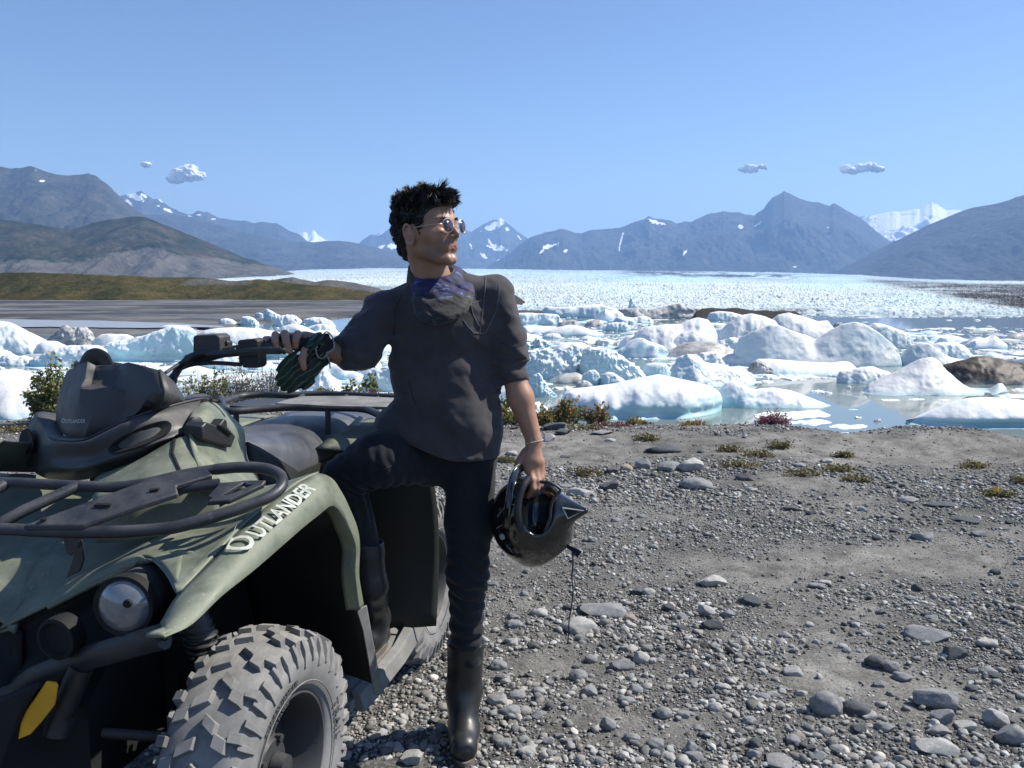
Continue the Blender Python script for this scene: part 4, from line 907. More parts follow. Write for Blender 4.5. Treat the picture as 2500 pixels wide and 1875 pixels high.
def make_gravel():
    rg = np.random.RandomState(11)
    Vall, Fall, Call, base = [], [], [], 0
    near = [(stone_shape(ico(2)[0], 100 + i, ang=(.3, .7, 1.1)[i % 3], am=.24), ico(2)[1]) for i in range(24)]
    low = [(stone_shape(ico(1)[0], 200 + i, ang=(.4, 1.)[i % 2], am=.3), ico(1)[1]) for i in range(24)]
    #        r0   r1   count  size min/max  shapes
    tiers = [(2.0, 3.3, 3000, .011, .027, near), (2.0, 3.4, 24000, .0035, .011, low), (3.3, 5.2, 5200, .010, .027, low), (3.3, 5.2, 32000, .0045, .011, low), (5.2, 10.5, 24000, .009, .03, low), (5.0, 8.5, 20000, .006, .010, low)]
    for r0, r1, n, s0, s1, shp in tiers:
        a = rg.uniform(-.26, .66, n * 3); r = np.sqrt(rg.uniform(r0 ** 2, r1 ** 2, n * 3))
        left = rg.rand(n * 3) < .07; a = np.where(left, rg.uniform(-.66, -.26, n * 3), a)
        x, y = r * np.sin(a), r * np.cos(a)
        e = edge_y(x, y); b = bareness(x, y)
        cl = fbm2(x * 1.4 + 40, y * 2.2, 3, 33)
        ok = (y < e - .05 + .5 * rg.rand(n * 3)) & (rg.rand(n * 3) < np.clip(1.05 - 1.05 * b + .35 * cl, .09, 1)) & ~((x < -.25) & (y < 2.3))
        ix = np.nonzero(ok)[0][:n]; x, y, b = x[ix], y[ix], b[ix]; m = len(x)
        s = s0 * (s1 / s0) ** (rg.rand(m) ** 1.7) * (1 - .45 * np.clip(b, 0, 1))
        fl = rg.uniform(.28, .68, m); el = rg.uniform(.62, 1.0, m)
        S = np.stack([s, s * el, s * fl], -1); Rm = rotz_tilt(m, rg, .22)
        g = ground_z(x, y); T = np.stack([x, y, g + s * fl * rg.uniform(.0, .6, m) + .001], -1)
        tone = np.clip(rg.normal(1.0, .27, m) + (rg.rand(m) < .10) * .45 - (rg.rand(m) < .18) * .45, .25, 1.8)
        warm = rg.normal(0, .025, m) + (rg.rand(m) < .05) * .09
        C = np.stack([tone * (1 + warm), tone, tone * (1 - warm)], -1)
        which = rg.randint(0, len(shp), m)
        for w in range(len(shp)):
            k = np.nonzero(which == w)[0]
            if not len(k): continue
            Vs, Fs = shp[w]
            W = np.einsum('nij,nvj->nvi', Rm[k], Vs[None] * S[k][:, None, :]) + T[k][:, None, :]
            nv = len(Vs)
            Fa = (Fs[None] + (base + np.arange(len(k)) * nv)[:, None, None]).reshape(-1, 3)
            Vall.append(W.reshape(-1, 3)); Fall.append(Fa); Call.append(np.repeat(C[k], nv, 0)); base += len(k) * nv
    o = mk('gravel', np.concatenate(Vall), np.concatenate(Fall), M['gravel'], attrs={'tint': np.concatenate(Call)})
    return tag(o, 'loose grey gravel and pebbles covering the near shore', None, None, 'stuff')
make_gravel()

SH = {}
def stone(px, py, w, h, mt='stone_grey', ang=.6, label=None, name='stone', cat='stone', group='large stones in the gravel', dep=.8, rz=None, seed=None, sink=.25, tilt=0.0):
    """px,py: foot of the stone in front; w,h: size in the picture (px)"""
    seed = int(px * 3 + py) if seed is None else seed
    key = (seed % 16, ang, mt)
    if key not in SH:
        V, F = ico(4); P = stone_shape(V, 300 + seed % 16, ang, .22)
        P = P + .035 * np.stack([fbm3(P[:, 0] * 3, P[:, 1] * 3, P[:, 2] * 3, 3, seed + q) for q in range(3)], -1)
        me_o = mk('stone_shape', P, F, M[mt]); SH[key] = me_o.data; bpy.data.objects.remove(me_o)
        if ang > .4: SH[key].set_sharp_from_angle(angle=R(32))
    p = PZ(px, py, 0.0); p = PZ(px, py, float(ground_z(p[0], p[1])))
    k = p[1] / FPX; W = w * k / 2; Hh = h * k
    o = bpy.data.objects.new(name, SH[key]); COL.objects.link(o)
    D = W * dep; elev = math.atan((CAMH) / p[1])
    Hz = max(Hh / math.cos(elev) * .62, W * .22)
    y = p[1] + D * .8
    o.scale = (W, D, Hz * .72); o.location = (p[0] * y / p[1], y, float(ground_z(p[0], y)) + Hz * (.42 - sink * .5))
    o.rotation_euler = (0, R(tilt), rz if rz is not None else random.Random(seed).uniform(-.25, .25))
    return tag(o, label, cat, group)
ST = [ # px, py(foot), w, h, material, angularity, label
 (1358, 1052, 75, 34, 'stone_dark', 1.0, 'dark angular boulder by the green shrubs, the upper of a pair'), (1374, 1062, 52, 26, 'stone_dark', 1.0, 'dark slab of rock lying in front of the angular boulder'),
 (1340, 1078, 40, 30, 'stone_pale', .8, 'pale block of rock below the pair of dark boulders'), (1256, 1048, 24, 12, 'stone_dark', .6, 'small dark stone beside the forearm and the shrubs'),
 (1620, 1106, 88, 26, 'stone_dark', .4, 'flat black slab lying alone on the bare path'), (1470, 1062, 60, 16, 'stone_grey', .8, 'low pale grey slab under the shrubs'), (1490, 1078, 26, 12, 'stone_pale', .3, 'small pale stone on the path near the shrubs'),
 (1711, 1106, 20, 11, 'stone_dark', .3, 'small round dark stone right of the black slab'), (1380, 1118, 34, 7, 'stone_dark', .8, 'thin dark sliver of slate on the path'),
 (1690, 1152, 88, 50, 'stone_pale', 1.0, 'large pale wedge of rock with a flat lit side'), (1574, 1146, 46, 40, 'stone_grey', 1.0, 'grey pyramid shaped rock in the row of stones'), (1637, 1152, 70, 34, 'stone_grey', .3, 'round grey stone leaning against the pale wedge'),
 (1528, 1152, 34, 26, 'stone_tan', .2, 'round brownish stone left of the pyramid shaped rock'), (1496, 1158, 46, 26, 'stone_dark', 1.0, 'dark triangular rock at the left of the row of stones'), (1702, 1196, 84, 40, 'stone_grey', .1, 'large smooth grey boulder below the pale wedge'),
 (1490, 1200, 56, 38, 'stone_dark', .9, 'dark block with a pale front face, left of the smooth boulder'), (1820, 1176, 48, 26, 'stone_dark', .8, 'dark rock behind the smooth boulder at its right'), (1950, 1140, 36, 14, 'stone_grey', .5, 'low grey rock by the yellowish moss'), (2020, 1130, 34, 13, 'stone_pale', .3, 'pale flattish stone beyond the moss'),
 (1415, 1212, 76, 26, 'stone_pale', .7, 'pale flat rock right of the helmet'), (1930, 1248, 48, 18, 'stone_dark', .9, 'dark thin stone in the middle distance'), (2255, 1320, 60, 28, 'stone_grey', .3, 'rounded dark grey stone at the right in the middle distance'),
 (2390, 1312, 44, 26, 'stone_grey', 1.0, 'pale topped block with a dark side at the right'), (2470, 1280, 32, 16, 'stone_dark', .6, 'dark stone near the right edge'), (2218, 1228, 50, 18, 'stone_grey', .2, 'pale grey oval stone beyond the dark gravel'), (2300, 1242, 90, 14, 'stone_dark', .9, 'stack of thin dark slates at the right'),
 (2350, 1278, 80, 16, 'stone_dark', 1.0, 'second stack of thin slates, nearer and further right'), (2180, 1300, 22, 16, 'stone_dark', .5, 'small dark knob of stone in the middle distance'), (2140, 1320, 24, 18, 'stone_dark', .2, 'small round dark stone beside the dark knob'),
 (1740, 1434, 78, 36, 'stone_pale', .9, 'broad pale angular stone alone at the top of the bare band'), (1470, 1512, 132, 48, 'stone_grey', .8, 'largest grey slab, behind the helmet cord'), (1415, 1548, 88, 42, 'stone_pale', .2, 'big pale rounded boulder in front of the largest grey slab'),
 (1316, 1506, 48, 26, 'stone_pale', .2, 'pale round cobble left of the helmet cord'), (1254, 1512, 30, 18, 'stone_grey', .3, 'grey cobble left of the pale round one'), (1256, 1534, 42, 22, 'stone_grey', .2, 'smooth grey cobble below, near the boot'), (1419, 1566, 36, 22, 'stone_grey', .9, 'small pale block in front of the big pale boulder'),
 (1540, 1520, 36, 26, 'stone_tan', .4, 'light tan stone right of the largest grey slab'), (1628, 1492, 36, 26, 'stone_dark', .9, 'dark cube like stone in the gravel'), (1720, 1504, 52, 30, 'stone_pale', .7, 'pale broad stone above the dark cracked one'), (1738, 1540, 58, 44, 'stone_dark', .9, 'dark cracked stone in the middle of the gravel'),
 (1824, 1480, 66, 34, 'stone_dark', .9, 'slanting dark stone at the right end of the row'), (1996, 1440, 46, 20, 'stone_grey', .6, 'low grey stone with the pale sliver lying on it'), (2016, 1428, 36, 14, 'stone_pale', .7, 'pale sliver of rock lying slantwise'), (2236, 1444, 30, 22, 'stone_dark', .7, 'dark pointed stone at the right of the bare band'),
 (2270, 1568, 118, 36, 'stone_grey', .6, 'long flat grey slab at the right'), (2330, 1612, 70, 40, 'stone_dark', .9, 'dark angular stone below the long flat slab'), (2412, 1584, 58, 30, 'stone_pale', .5, 'pale stone right of the long flat slab'), (2138, 1632, 54, 36, 'stone_dark', .1, 'round dark cobble left of the dark angular stone'),
 (2206, 1664, 52, 24, 'stone_grey', .5, 'flat grey cobble below the round dark one'), (2015, 1750, 84, 74, 'stone_grey', .0, 'big egg shaped cobble lying alone in the silt'), (2090, 1748, 74, 38, 'stone_dark', .1, 'half buried dark cobble beside the egg shaped one'), (2290, 1742, 128, 72, 'stone_grey', 1.0, 'large angular grey rock near the right bottom'),
 (2302, 1772, 66, 52, 'stone_grey', 1.0, 'triangular grey stone leaning on the large angular rock'), (2424, 1776, 70, 46, 'stone_pale', .7, 'light blocky cobble near the right edge'), (2470, 1820, 84, 60, 'stone_grey', .3, 'grey boulder cut by the right edge of the picture'), (2280, 1850, 120, 50, 'stone_pale', .5, 'long pale boulder at the bottom right'),
 (2360, 1790, 60, 28, 'stone_pale', .6, 'thin pale slab between the angular rock and the blocky cobble'), (2290, 1800, 66, 32, 'stone_grey', .9, 'grey flat block below the triangular stone'), (2120, 1758, 50, 22, 'stone_pale', .5, 'pale flat stone below the half buried cobble'), (1886, 1704, 36, 24, 'stone_pale', .9, 'white chalky lump of stone in the silt'), (1938, 1654, 56, 32, 'stone_pale', .7, 'crusted pale rock half buried in the silt'),
 (1518, 1640, 68, 46, 'stone_grey', .8, 'brown grey block, the largest of the cobbles below the cord'), (1564, 1620, 48, 34, 'stone_pale', .3, 'pale cobble right behind the brown grey block'), (1413, 1664, 50, 34, 'stone_grey', .1, 'oval grey cobble left of the brown grey block'), (1442, 1618, 36, 22, 'stone_grey', .2, 'smaller oval cobble above the oval grey one'),
 (1438, 1700, 46, 38, 'stone_grey', .6, 'blocky grey cobble below the oval one'), (1594, 1622, 24, 20, 'stone_pale', .1, 'small egg like pebble at the right of the pale cobble'), (1220, 1728, 62, 44, 'stone_pale', .9, 'large pale angular cobble beside the boot'), (1246, 1748, 60, 28, 'stone_grey', .2, 'flat round cobble below the angular one at the boot'),
 (1340, 1732, 24, 20, 'stone_dark', .2, 'small dark round cobble right of the boot'), (1550, 1694, 44, 22, 'stone_grey', .5, 'long grey pebble among the cobbles'), (1860, 1648, 28, 20, 'stone_pale', .3, 'yellowish pale pebble in the silt'), (1010, 1872, 76, 44, 'stone_pale', .9, 'sunlit angular rock in the shadow between the tyre and the boot'),
 (1076, 1788, 34, 24, 'stone_grey', .4, 'grey cobble between the tyre and the boot'), (1380, 1190, 36, 14, 'stone_grey', .3, 'grey cobble behind the helmet'), (1250, 1112, 30, 18, 'stone_pale', .4, 'pale stone beside the wrist'), (1905, 1878, 90, 20, 'stone_grey', .3, 'low grey cobble cut by the bottom edge')]
for px, py, w, h, mt, an, lb in ST:
    stone(px, py, w, h, mt, an, lb)
USEDS = {}
rng = random.Random(5); nst = 0
while nst < 170:
    y = 1120 + 760 * rng.random() ** .8; x = rng.uniform(1190, 2520)
    p = PZ(x, y, 0); bb = float(bareness(np.array([p[0]]), np.array([p[1]]))[0])
    if rng.random() < bb * .9 - .1: continue
    if any(abs(x - s[0]) < (s[2]) * .6 and abs(y - s[1]) < s[3] * .9 for s in ST): continue
    nst += 1; k = (y - HOR) / 1000.; w = rng.uniform(20, 46) * k
    mt = rng.choice(['stone_grey', 'stone_grey', 'stone_pale', 'stone_dark', 'stone_grey']); an = rng.choice([0.0, .3, .7, 1.0])
    q = min(ST, key=lambda s: abs(s[0] - x) / 1.3 + abs(s[1] - y)); nm = ' '.join(q[6].split(',')[0].split()[:6]); nm = nm if len(nm.split()) > 2 else q[6].replace(',', '')
    qq = sorted(ST, key=lambda s: abs(s[0] - x) / 1.3 + abs(s[1] - y))[:6]
    for suf in (' by the', ' with a', ' lying', ' of the', ' the', ' a', ' of', ' in', ' at', ' with', ' on', ' by', ' and', ' left', ' right', ' alone', ' behind', ' below', ' beside', ' above', ' leaning', ' near', ' beyond', ' between', ' among', ' to', ' half'):
        if nm.endswith(suf): nm = nm[:-len(suf)]
    cw = {'stone_grey': 'grey', 'stone_pale': 'pale', 'stone_dark': 'dark'}[mt]; sw = {0.0: 'smooth', .3: 'rounded', .7: 'blocky', 1.0: 'sharp edged'}[an]
    for q in qq:
        nm = ' '.join(q[6].split(',')[0].split()[:6])
        for suf in (' by the', ' with a', ' lying', ' of the', ' the', ' a', ' of', ' in', ' at', ' with', ' on', ' by', ' and', ' left', ' right', ' alone', ' behind', ' below', ' beside', ' above', ' leaning', ' near', ' beyond', ' between', ' among', ' to', ' half'):
            if nm.endswith(suf): nm = nm[:-len(suf)]
        rel = ('left of' if x < q[0] - q[2] * .5 else ('right of' if x > q[0] + q[2] * .5 else ('in front of' if y > q[1] else 'behind')))
        lb = '%s %s cobble %s the %s' % (sw, cw, rel, nm)
        if lb not in USEDS: break
    USEDS[lb] = 1
    stone(x, y, w, w * rng.uniform(.45, .75), mt, an, lb, 'cobble', 'cobble', 'cobbles lying in the gravel', seed=nst * 7)

# ---------------- plants
def m_leaf(name, c1, c2, c3):
    m, nt, b = mat(name)
    n = noise_node(nt, 9, 3, .6); t = attr(nt, 'tint', 'Fac')
    nt.links.new(ramp(nt, t, [(0., c1), (.55, c2), (1., c3)]), b.inputs['Base Color']); b.inputs['Roughness'].default_value = .5
    tr = nt.nodes.new('ShaderNodeBsdfTranslucent'); nt.links.new(b.inputs['Base Color'].links[0].from_socket, tr.inputs[0])
    x = nt.nodes.new('ShaderNodeMixShader'); x.inputs[0].default_value = .35; nt.links.new(b.outputs[0], x.inputs[1]); nt.links.new(tr.outputs[0], x.inputs[2])
    nt.links.new(x.outputs[0], [q for q in nt.nodes if q.type == 'OUTPUT_MATERIAL'][0].inputs['Surface'])
    return m
M['leaf'] = m_leaf('willow_leaf', (.10, .13, .045), (.20, .22, .075), (.32, .29, .12))
M['leaf_mix'] = m_leaf('autumn_leaf', (.12, .15, .045), (.25, .24, .08), (.34, .15, .08))
M['fireweed'] = m_leaf('fireweed_leaf', (.09, .10, .05), (.26, .09, .10), (.36, .12, .22))
M['moss'] = m_leaf('moss', (.10, .10, .045), (.19, .165, .075), (.28, .23, .13))
M['twig'] = plastic('twig_bark', (.16, .135, .115), .9, 60, .35, .3)
def plant(px, py, wpx, hpx, n, label, leaf='leaf', name='willow_bush', cat='bush', group='bushes on the bank', seed=1, leafs=26, lsize=.014, up=.5, spread=1.0, twigs=True, y=None, tipc=.0, bare=0.0):
    rg = np.random.RandomState(seed)
    if y is None: p = PZ(px, py, 0); zg = float(ground_z(p[0], p[1])); p = PZ(px, py, zg)
    else: p = PY(px, py, y)
    k = p[1] / FPX; W, Hh = wpx * k / 2, hpx * k
    root = empty(name, tuple(p), label, cat, group)
    tw = MB(); LV, LF, LT = [], [], []; nl = 0
    for i in range(n):
        a = rg.uniform(0, 2 * math.pi); rr = rg.rand() ** .6 * spread; bx = np.array((math.cos(a) * rr * W * .45, math.sin(a) * rr * W * .3, 0))
        tipx = np.array((math.cos(a) * rr * W, math.sin(a) * rr * W * .55, Hh * (rg.uniform(.45, 1.0) * (1 - .45 * rr ** 2))))
        mid = (bx + tipx) / 2 + rg.normal(0, .07, 3) * W + np.array((0, 0, Hh * .06 * up))
        cv = catmull([bx, mid, tipx], 5)
        cv += rg.normal(0, .012, cv.shape) * Hh
        if twigs: tw.tube(cv, np.linspace(.0032, .0012, len(cv)) * (1 + Hh), 4, cap=False)
        # side twigs
        subs = [cv]
        for j in range(3):
            t0 = cv[rg.randint(3, len(cv))]; e = t0 + rg.normal(0, .16, 3) * np.array((W, W * .6, Hh)) + np.array((0, 0, .05 * Hh)); s_ = lerp_line([t0, e], 4); subs.append(s_)
            if twigs: tw.tube(s_, .0011 * (1 + Hh), 3, cap=False)
        if rg.rand() < bare: continue
        for j in range(leafs):
            c = subs[rg.randint(0, 4)]; q = c[min(len(c) - 1, int(len(c) * (rg.rand() ** .6)))] + rg.normal(0, .012, 3)
            d = rg.normal(0, 1, 3) + np.array((0, 0, .5)); d /= np.linalg.norm(d); s = np.cross(d, rg.normal(0, 1, 3)); s /= np.linalg.norm(s) + 1e-6
            L = lsize * rg.uniform(.6, 1.4); w = L * .32
            nn_ = np.cross(d, s) * L * .12
            LV += [q, q + d * L * .5 + s * w + nn_, q + d * L, q + d * L * .5 - s * w + nn_]; LF.append((nl, nl + 1, nl + 2, nl + 3)); nl += 4
            LT += [np.clip(rg.normal(.45 + tipc * (q[2] / Hh), .3), 0, 1)] * 4
    if twigs: tw.build('stems', M['twig'], root)
    if LV: mk('leaves', np.array(LV), np.array(LF), M[leaf], root, smooth=False, attrs={'tint': np.array(LT)})
    return root
plant(128, 1040, 150, 150, 60, 'green willow bush at the left, behind the windscreen', seed=3, leafs=50, lsize=.04, y=8.0, spread=.95)
plant(190, 1030, 120, 150, 40, 'second green willow bush, half hidden by the windscreen', seed=4, leafs=46, lsize=.038, y=8.3)
plant(500, 985, 140, 88, 44, 'leafy willow bush with bare twigs left of the glove', seed=6, leafs=22, lsize=.034, y=9.3, bare=.3)
plant(590, 978, 150, 92, 60, 'mostly bare twiggy bush under the handlebar lever', seed=7, leafs=10, lsize=.03, y=9.5, bare=.6)
plant(655, 972, 120, 100, 50, 'grey leafless bush just left of the glove', seed=8, leafs=7, lsize=.028, y=9.4, bare=.7)
plant(785, 975, 90, 26, 24, 'low yellow green sprig under the glove', seed=9, leafs=30, lsize=.028, y=9.6, leaf='moss')
plant(700, 980, 110, 22, 24, 'low ground willow behind the seat', seed=19, leafs=30, lsize=.028, y=9.7, leaf='moss')
plant(861, 972, 44, 52, 4, 'thin single stem plant with drooping leaves, left one of two', seed=10, leafs=28, lsize=.05, y=9.6, name='shoot', cat='plant', group='plants on the bank')
plant(906, 970, 40, 62, 4, 'upright leafy shoot nearest to the man\'s side', seed=12, leafs=34, lsize=.055, y=9.5, name='shoot', cat='plant', group='plants on the bank')
plant(905, 972, 44, 22, 10, 'reddish seedling clump at the foot of the upright shoot', 'fireweed', seed=13, leafs=20, lsize=.03, y=9.4, name='seedling', cat='plant', group='plants on the bank')
plant(1230, 1045, 110, 72, 40, 'green shrub beside the bare forearm', seed=14, leafs=34, lsize=.035, leaf='leaf_mix', y=8.05)
plant(1385, 1042, 100, 74, 42, 'shrub with reddish tips behind the dark boulders', seed=15, leafs=30, lsize=.035, leaf='leaf_mix', tipc=.35, y=8.1)
plant(1320, 1040, 90, 46, 34, 'low green shrub left of the dark boulders', seed=16, leafs=34, lsize=.03, leaf='leaf_mix', y=8.0)
plant(1455, 1046, 70, 66, 26, 'tall thin shrub with curled brown leaves', seed=17, leafs=26, lsize=.035, leaf='leaf_mix', tipc=.4, y=8.15)
plant(1550, 1052, 80, 34, 26, 'small green shrub at the water\'s edge', seed=18, leafs=28, lsize=.026, leaf='leaf_mix', y=7.9)
plant(1500, 1052, 110, 20, 26, 'pale dry seedlings along the bank', 'fireweed', seed=20, leafs=22, lsize=.024, y=7.8, name='seedling', cat='plant', group='plants on the bank')
plant(1420, 1056, 130, 20, 26, 'mossy green ground plant right of the dark boulders', 'moss', seed=21, leafs=34, lsize=.024, y=7.7, name='ground_plant', cat='plant', group='plants on the bank')
plant(1690, 1052, 110, 24, 34, 'row of low dark green sprigs with pink tips', 'leaf_mix', seed=22, leafs=24, lsize=.022, y=7.8, tipc=.4, name='seedling', cat='plant', group='plants on the bank')
plant(1590, 1046, 16, 26, 3, 'single pink fireweed stem before the large floe', 'fireweed', seed=23, leafs=16, lsize=.022, y=7.9, name='fireweed', cat='plant', group='plants on the bank')
plant(1700, 1046, 16, 24, 3, 'second pink fireweed stem, right of the first', 'fireweed', seed=24, leafs=16, lsize=.022, y=7.9, name='fireweed', cat='plant', group='plants on the bank')
plant(1885, 1052, 92, 46, 70, 'dense clump of red purple fireweed at the water\'s edge', 'fireweed', seed=25, leafs=26, lsize=.02, y=7.85, tipc=.25, up=1.2, name='fireweed', cat='plant', group='plants on the bank')
plant(1820, 1052, 20, 22, 4, 'small pink fireweed sprig left of the dense clump', 'fireweed', seed=26, leafs=14, lsize=.018, y=7.85, name='fireweed', cat='plant', group='plants on the bank')
for i, (x, y, w, h, lb) in enumerate([(1425, 1162, 74, 34, 'tuft of dry grass and moss left of the row of stones'), (1780, 1100, 60, 14, 'flat mossy tuft on the path, left one'), (1850, 1112, 70, 14, 'flat mossy tuft on the path, middle one'), (1900, 1090, 50, 12, 'small green tuft near the bank'), (1800, 1140, 110, 18, 'yellowish moss patch behind the smooth grey boulder'),
                                      (1960, 1160, 90, 22, 'greener moss patch right of the smooth grey boulder'), (2050, 1150, 80, 22, 'moss patch with grass blades, fourth in the row'), (2090, 1175, 70, 16, 'low moss patch at the end of the row'), (2060, 1115, 40, 14, 'tiny tuft beyond the moss row'), (2440, 1212, 70, 26, 'low plant with a yellow flower at the right edge'), (2490, 1180, 60, 30, 'dry tuft above the yellow flower'),
                                      (20, 1052, 110, 20, 'mossy patch at the left edge beyond the vehicle'), (1240, 1128, 40, 16, 'small tuft beside the wrist'), (2380, 1140, 70, 12, 'thin moss smear on the path at the right'), (1580, 1070, 60, 12, 'small grass tuft right of the pale slab')]):
    plant(x, y, w * 1.2, h * .45, 24, lb, 'moss', name='moss_tuft', cat='moss', group='moss tufts on the gravel', seed=40 + i, leafs=24, lsize=.02, twigs=False, up=.0)
bm_ = MB(); c = PZ(2432, 1196, .09)
for k in range(8):
    a = k * math.pi / 4; bm_.add([c, c + np.array((math.cos(a) * .016 + .004, 0, math.sin(a) * .016)), c + np.array((math.cos(a + .4) * .02, .004, math.sin(a + .4) * .02)), c + np.array((math.cos(a + .7) * .014, 0, math.sin(a + .7) * .014))], [(0, 1, 2, 3)])
M['yellow'] = plastic('yellow_petal', (.85, .50, .03), .6, 80, .1, 0)
tag(bm_.build('flower', M['yellow'], smooth=False, solid=.002), 'single yellow flower at the right edge', 'flower')
# ================================================================== THE QUAD BIKE
AO = np.array((-1.034, 1.90, 0.0)); AB = np.array((.225, .974, 0.0)); AB /= np.linalg.norm(AB); AL = np.array((AB[1], -AB[0], 0.0))
def W(u, v, z): return AO + u * AB + v * AL + np.array((0, 0, z))       # u backwards, v to the rider's left, z up
def A(px, py, **k):
    d = ray(px, py)
    if 'v' in k: t = (k['v'] - (CAM - AO) @ AL) / (d @ AL)
    elif 'u' in k: t = (k['u'] - (CAM - AO) @ AB) / (d @ AB)
    else: t = (k['z'] - CAMH) / d[2]
    return CAM + d * t
def toroot(root):
    """children meshes were made in world coordinates: shift them under their thing"""
    for o in list(root.children):
        if o.type == 'MESH': o.data.transform(Matrix.Translation(-root.location))
        for c in o.children:
            if c.type == 'MESH': c.data.transform(Matrix.Translation(-root.location))
def mirror_pts(rows): return [[AO + (p - AO) - 2 * ((p - AO) @ AL) * AL for p in r] for r in rows]

M['green'] = plastic('olive_plastic', (.108, .125, .088), .36, 220, .10, .05, .75, (.33, .34, .27), .5)
def scuffed(m, amt=.5, c=(.42, .43, .37)):
    nt = m.node_tree; b = nt.nodes['Principled BSDF']; src = b.inputs['Base Color'].links[0].from_socket
    n1 = noise_node(nt, 55, 6, .75, stretch=(1, 1, .35)); n2 = noise_node(nt, 5, 4, .6); n3 = noise_node(nt, 230, 2, .5)
    k = math_node(nt, 'MULTIPLY', ramp(nt, n1, [(.60, 0.), (.66, 1.)]), ramp(nt, n2, [(.45, 0.), (.62, amt)]), True)
    k2 = math_node(nt, 'MULTIPLY', ramp(nt, n3, [(.70, 0.), (.74, 1.)]), amt * .8)
    nt.links.new(mixc(nt, math_node(nt, 'ADD', k, k2, True), src, c), b.inputs['Base Color'])
scuffed(M['green'], .55)
M['black'] = plastic('black_plastic', (.018, .019, .021), .42, 260, .25, .12, .35, (.12, .12, .12))
M['pod'] = plastic('charcoal_plastic', (.032, .033, .035), .45, 260, .2, .12, .5, (.15, .145, .135))
M['tube'] = plastic('black_powder_coat', (.022, .024, .03), .38, 160, .3, .12, .45, (.16, .16, .16))
M['dull'] = plastic('dull_black', (.010, .011, .012), .7, 120, .3, .1, .15, (.08, .08, .08), .3)
scuffed(M['tube'], .35, (.22, .22, .22)); scuffed(M['black'], .3, (.2, .2, .2))
M['silt'] = plastic('dusty_plastic', (.15, .15, .145), .75, 60, .35, .2, .8, (.34, .335, .32), .3)
M['tyre'] = plastic('dusty_rubber', (.16, .16, .158), .85, 50, .35, .3, 1.0, (.36, .355, .34), .2)
M['rubber_text'] = plastic('rubber_text', (.07, .07, .07), .8, 60, .2, 0)  # darker than the tyre: shading of the raised letters put into the colour
M['rim'] = plastic('dark_steel', (.03, .031, .033), .5, 80, .3, .1, .4, (.14, .14, .135))
M['steel'] = plastic('worn_steel', (.25, .25, .26), .4, 60, .4, .1, 0, metal=.7)
M['amber'] = plastic('amber_guard', (.72, .36, .012), .6, 900, .12, .1)
M['decal'] = plastic('pale_decal', (.44, .46, .41), .5, 25, .3, 0)
M['text_dim'] = plastic('dim_lettering', (.50, .50, .50), .5, 60, .1, 0)
def m_seat():
    m, nt, b = mat('seat_vinyl')
    n = noise_node(nt, 260, 4, .6); n2 = noise_node(nt, 5, 8, .75, dist=1.2)
    nt.links.new(ramp(nt, n2, [(.35, (.05, .054, .064)), (.62, (.10, .104, .115)), (.8, (.19, .19, .195))]), b.inputs['Base Color'])
    nt.links.new(ramp(nt, n2, [(.35, .30), (.7, .48)]), b.inputs['Roughness']); b.inputs['Specular IOR Level'].default_value = .6
    bump(nt, b, n, .15, .001); return m
M['seat'] = m_seat()
def m_lens():
    m, nt, b = mat('headlamp_lens')
    b.inputs['Base Color'].default_value = (.20, .215, .23, 1); b.inputs['Roughness'].default_value = .10; b.inputs['Specular IOR Level'].default_value = 1.0; b.inputs['Coat Weight'].default_value = 1.0; b.inputs['Coat Roughness'].default_value = .12
    n = noise_node(nt, 30, 6, .7); nt.links.new(ramp(nt, n, [(.4, (.13, .14, .155)), (.7, (.19, .20, .215))]), b.inputs['Base Color']); return m
M['lens'] = m_lens()

atv = empty('quad_bike', tuple(AO), 'dusty olive green quad bike with black racks standing on the gravel', 'quad bike')
# ---- fender band with the drop behind the wheel
cre = [(391, 1520), (434, 1451), (521, 1364), (608, 1273), (712, 1193), (750, 1169), (781, 1156), (812, 1169), (833, 1199), (851, 1234), (872, 1286), (879, 1330), (877, 1400), (882, 1440), (889, 1480)]
low = [(402, 1556), (469, 1524), (543, 1454), (629, 1385), (738, 1290), (778, 1258), (806, 1236), (822, 1240), (838, 1263), (850, 1292), (862, 1322), (866, 1348), (864, 1398), (868, 1440), (875, 1489)]
vc = [.50, .505, .515, .52, .53, .54, .55, .562, .57, .575, .58, .585, .585, .585, .58]
rows = [[A(x, y, v=v) for (x, y), v in zip(cre, vc)], [A(x * .5 + a * .5, y * .5 + b * .5, v=v * .35 + .585 * .65 + .006) for (x, y), (a, b), v in zip(cre, low, vc)], [A(x, y, v=.588) for x, y in low]]
inner = [p - AL * .035 + np.array((0, 0, -.004)) for p in rows[2]]
rows.append(inner)
fend = patch('front_fender', rows, M['green'], atv, .007, nu=4, nv=5)
patch('front_fender', mirror_pts(rows), M['green'], atv, .007, nu=4, nv=5)
# ---- top surfaces between the hood and the crease, local control net (u, v, z)
crl = [W(*(((p - AO) @ AB), ((p - AO) @ AL), p[2])) for p in rows[0][:7]]
def uvz(p): q = p - AO; return q @ AB, q @ AL, q[2]
net = []
for i, c in enumerate(crl):
    u, v, z = uvz(c); k = i / 6
    um = -.17 + .36 * k
    rowp = []
    for vv, zz in ((.10, .765 + .12 * k), (.22, .802 + .095 * k), (.30, .835 + .072 * k), (.37, .848 + .057 * k), (.44, .850 + .045 * k + (z - .86) * .25)):
        t = (vv - .1) / .4
        rowp.append(W(um * (1 - t ** 2) + u * t ** 2, vv, zz))
    rowp.append(c - AL * .001 + np.array((0, 0, -.0015)))
    net.append(rowp)
net = net[1:]
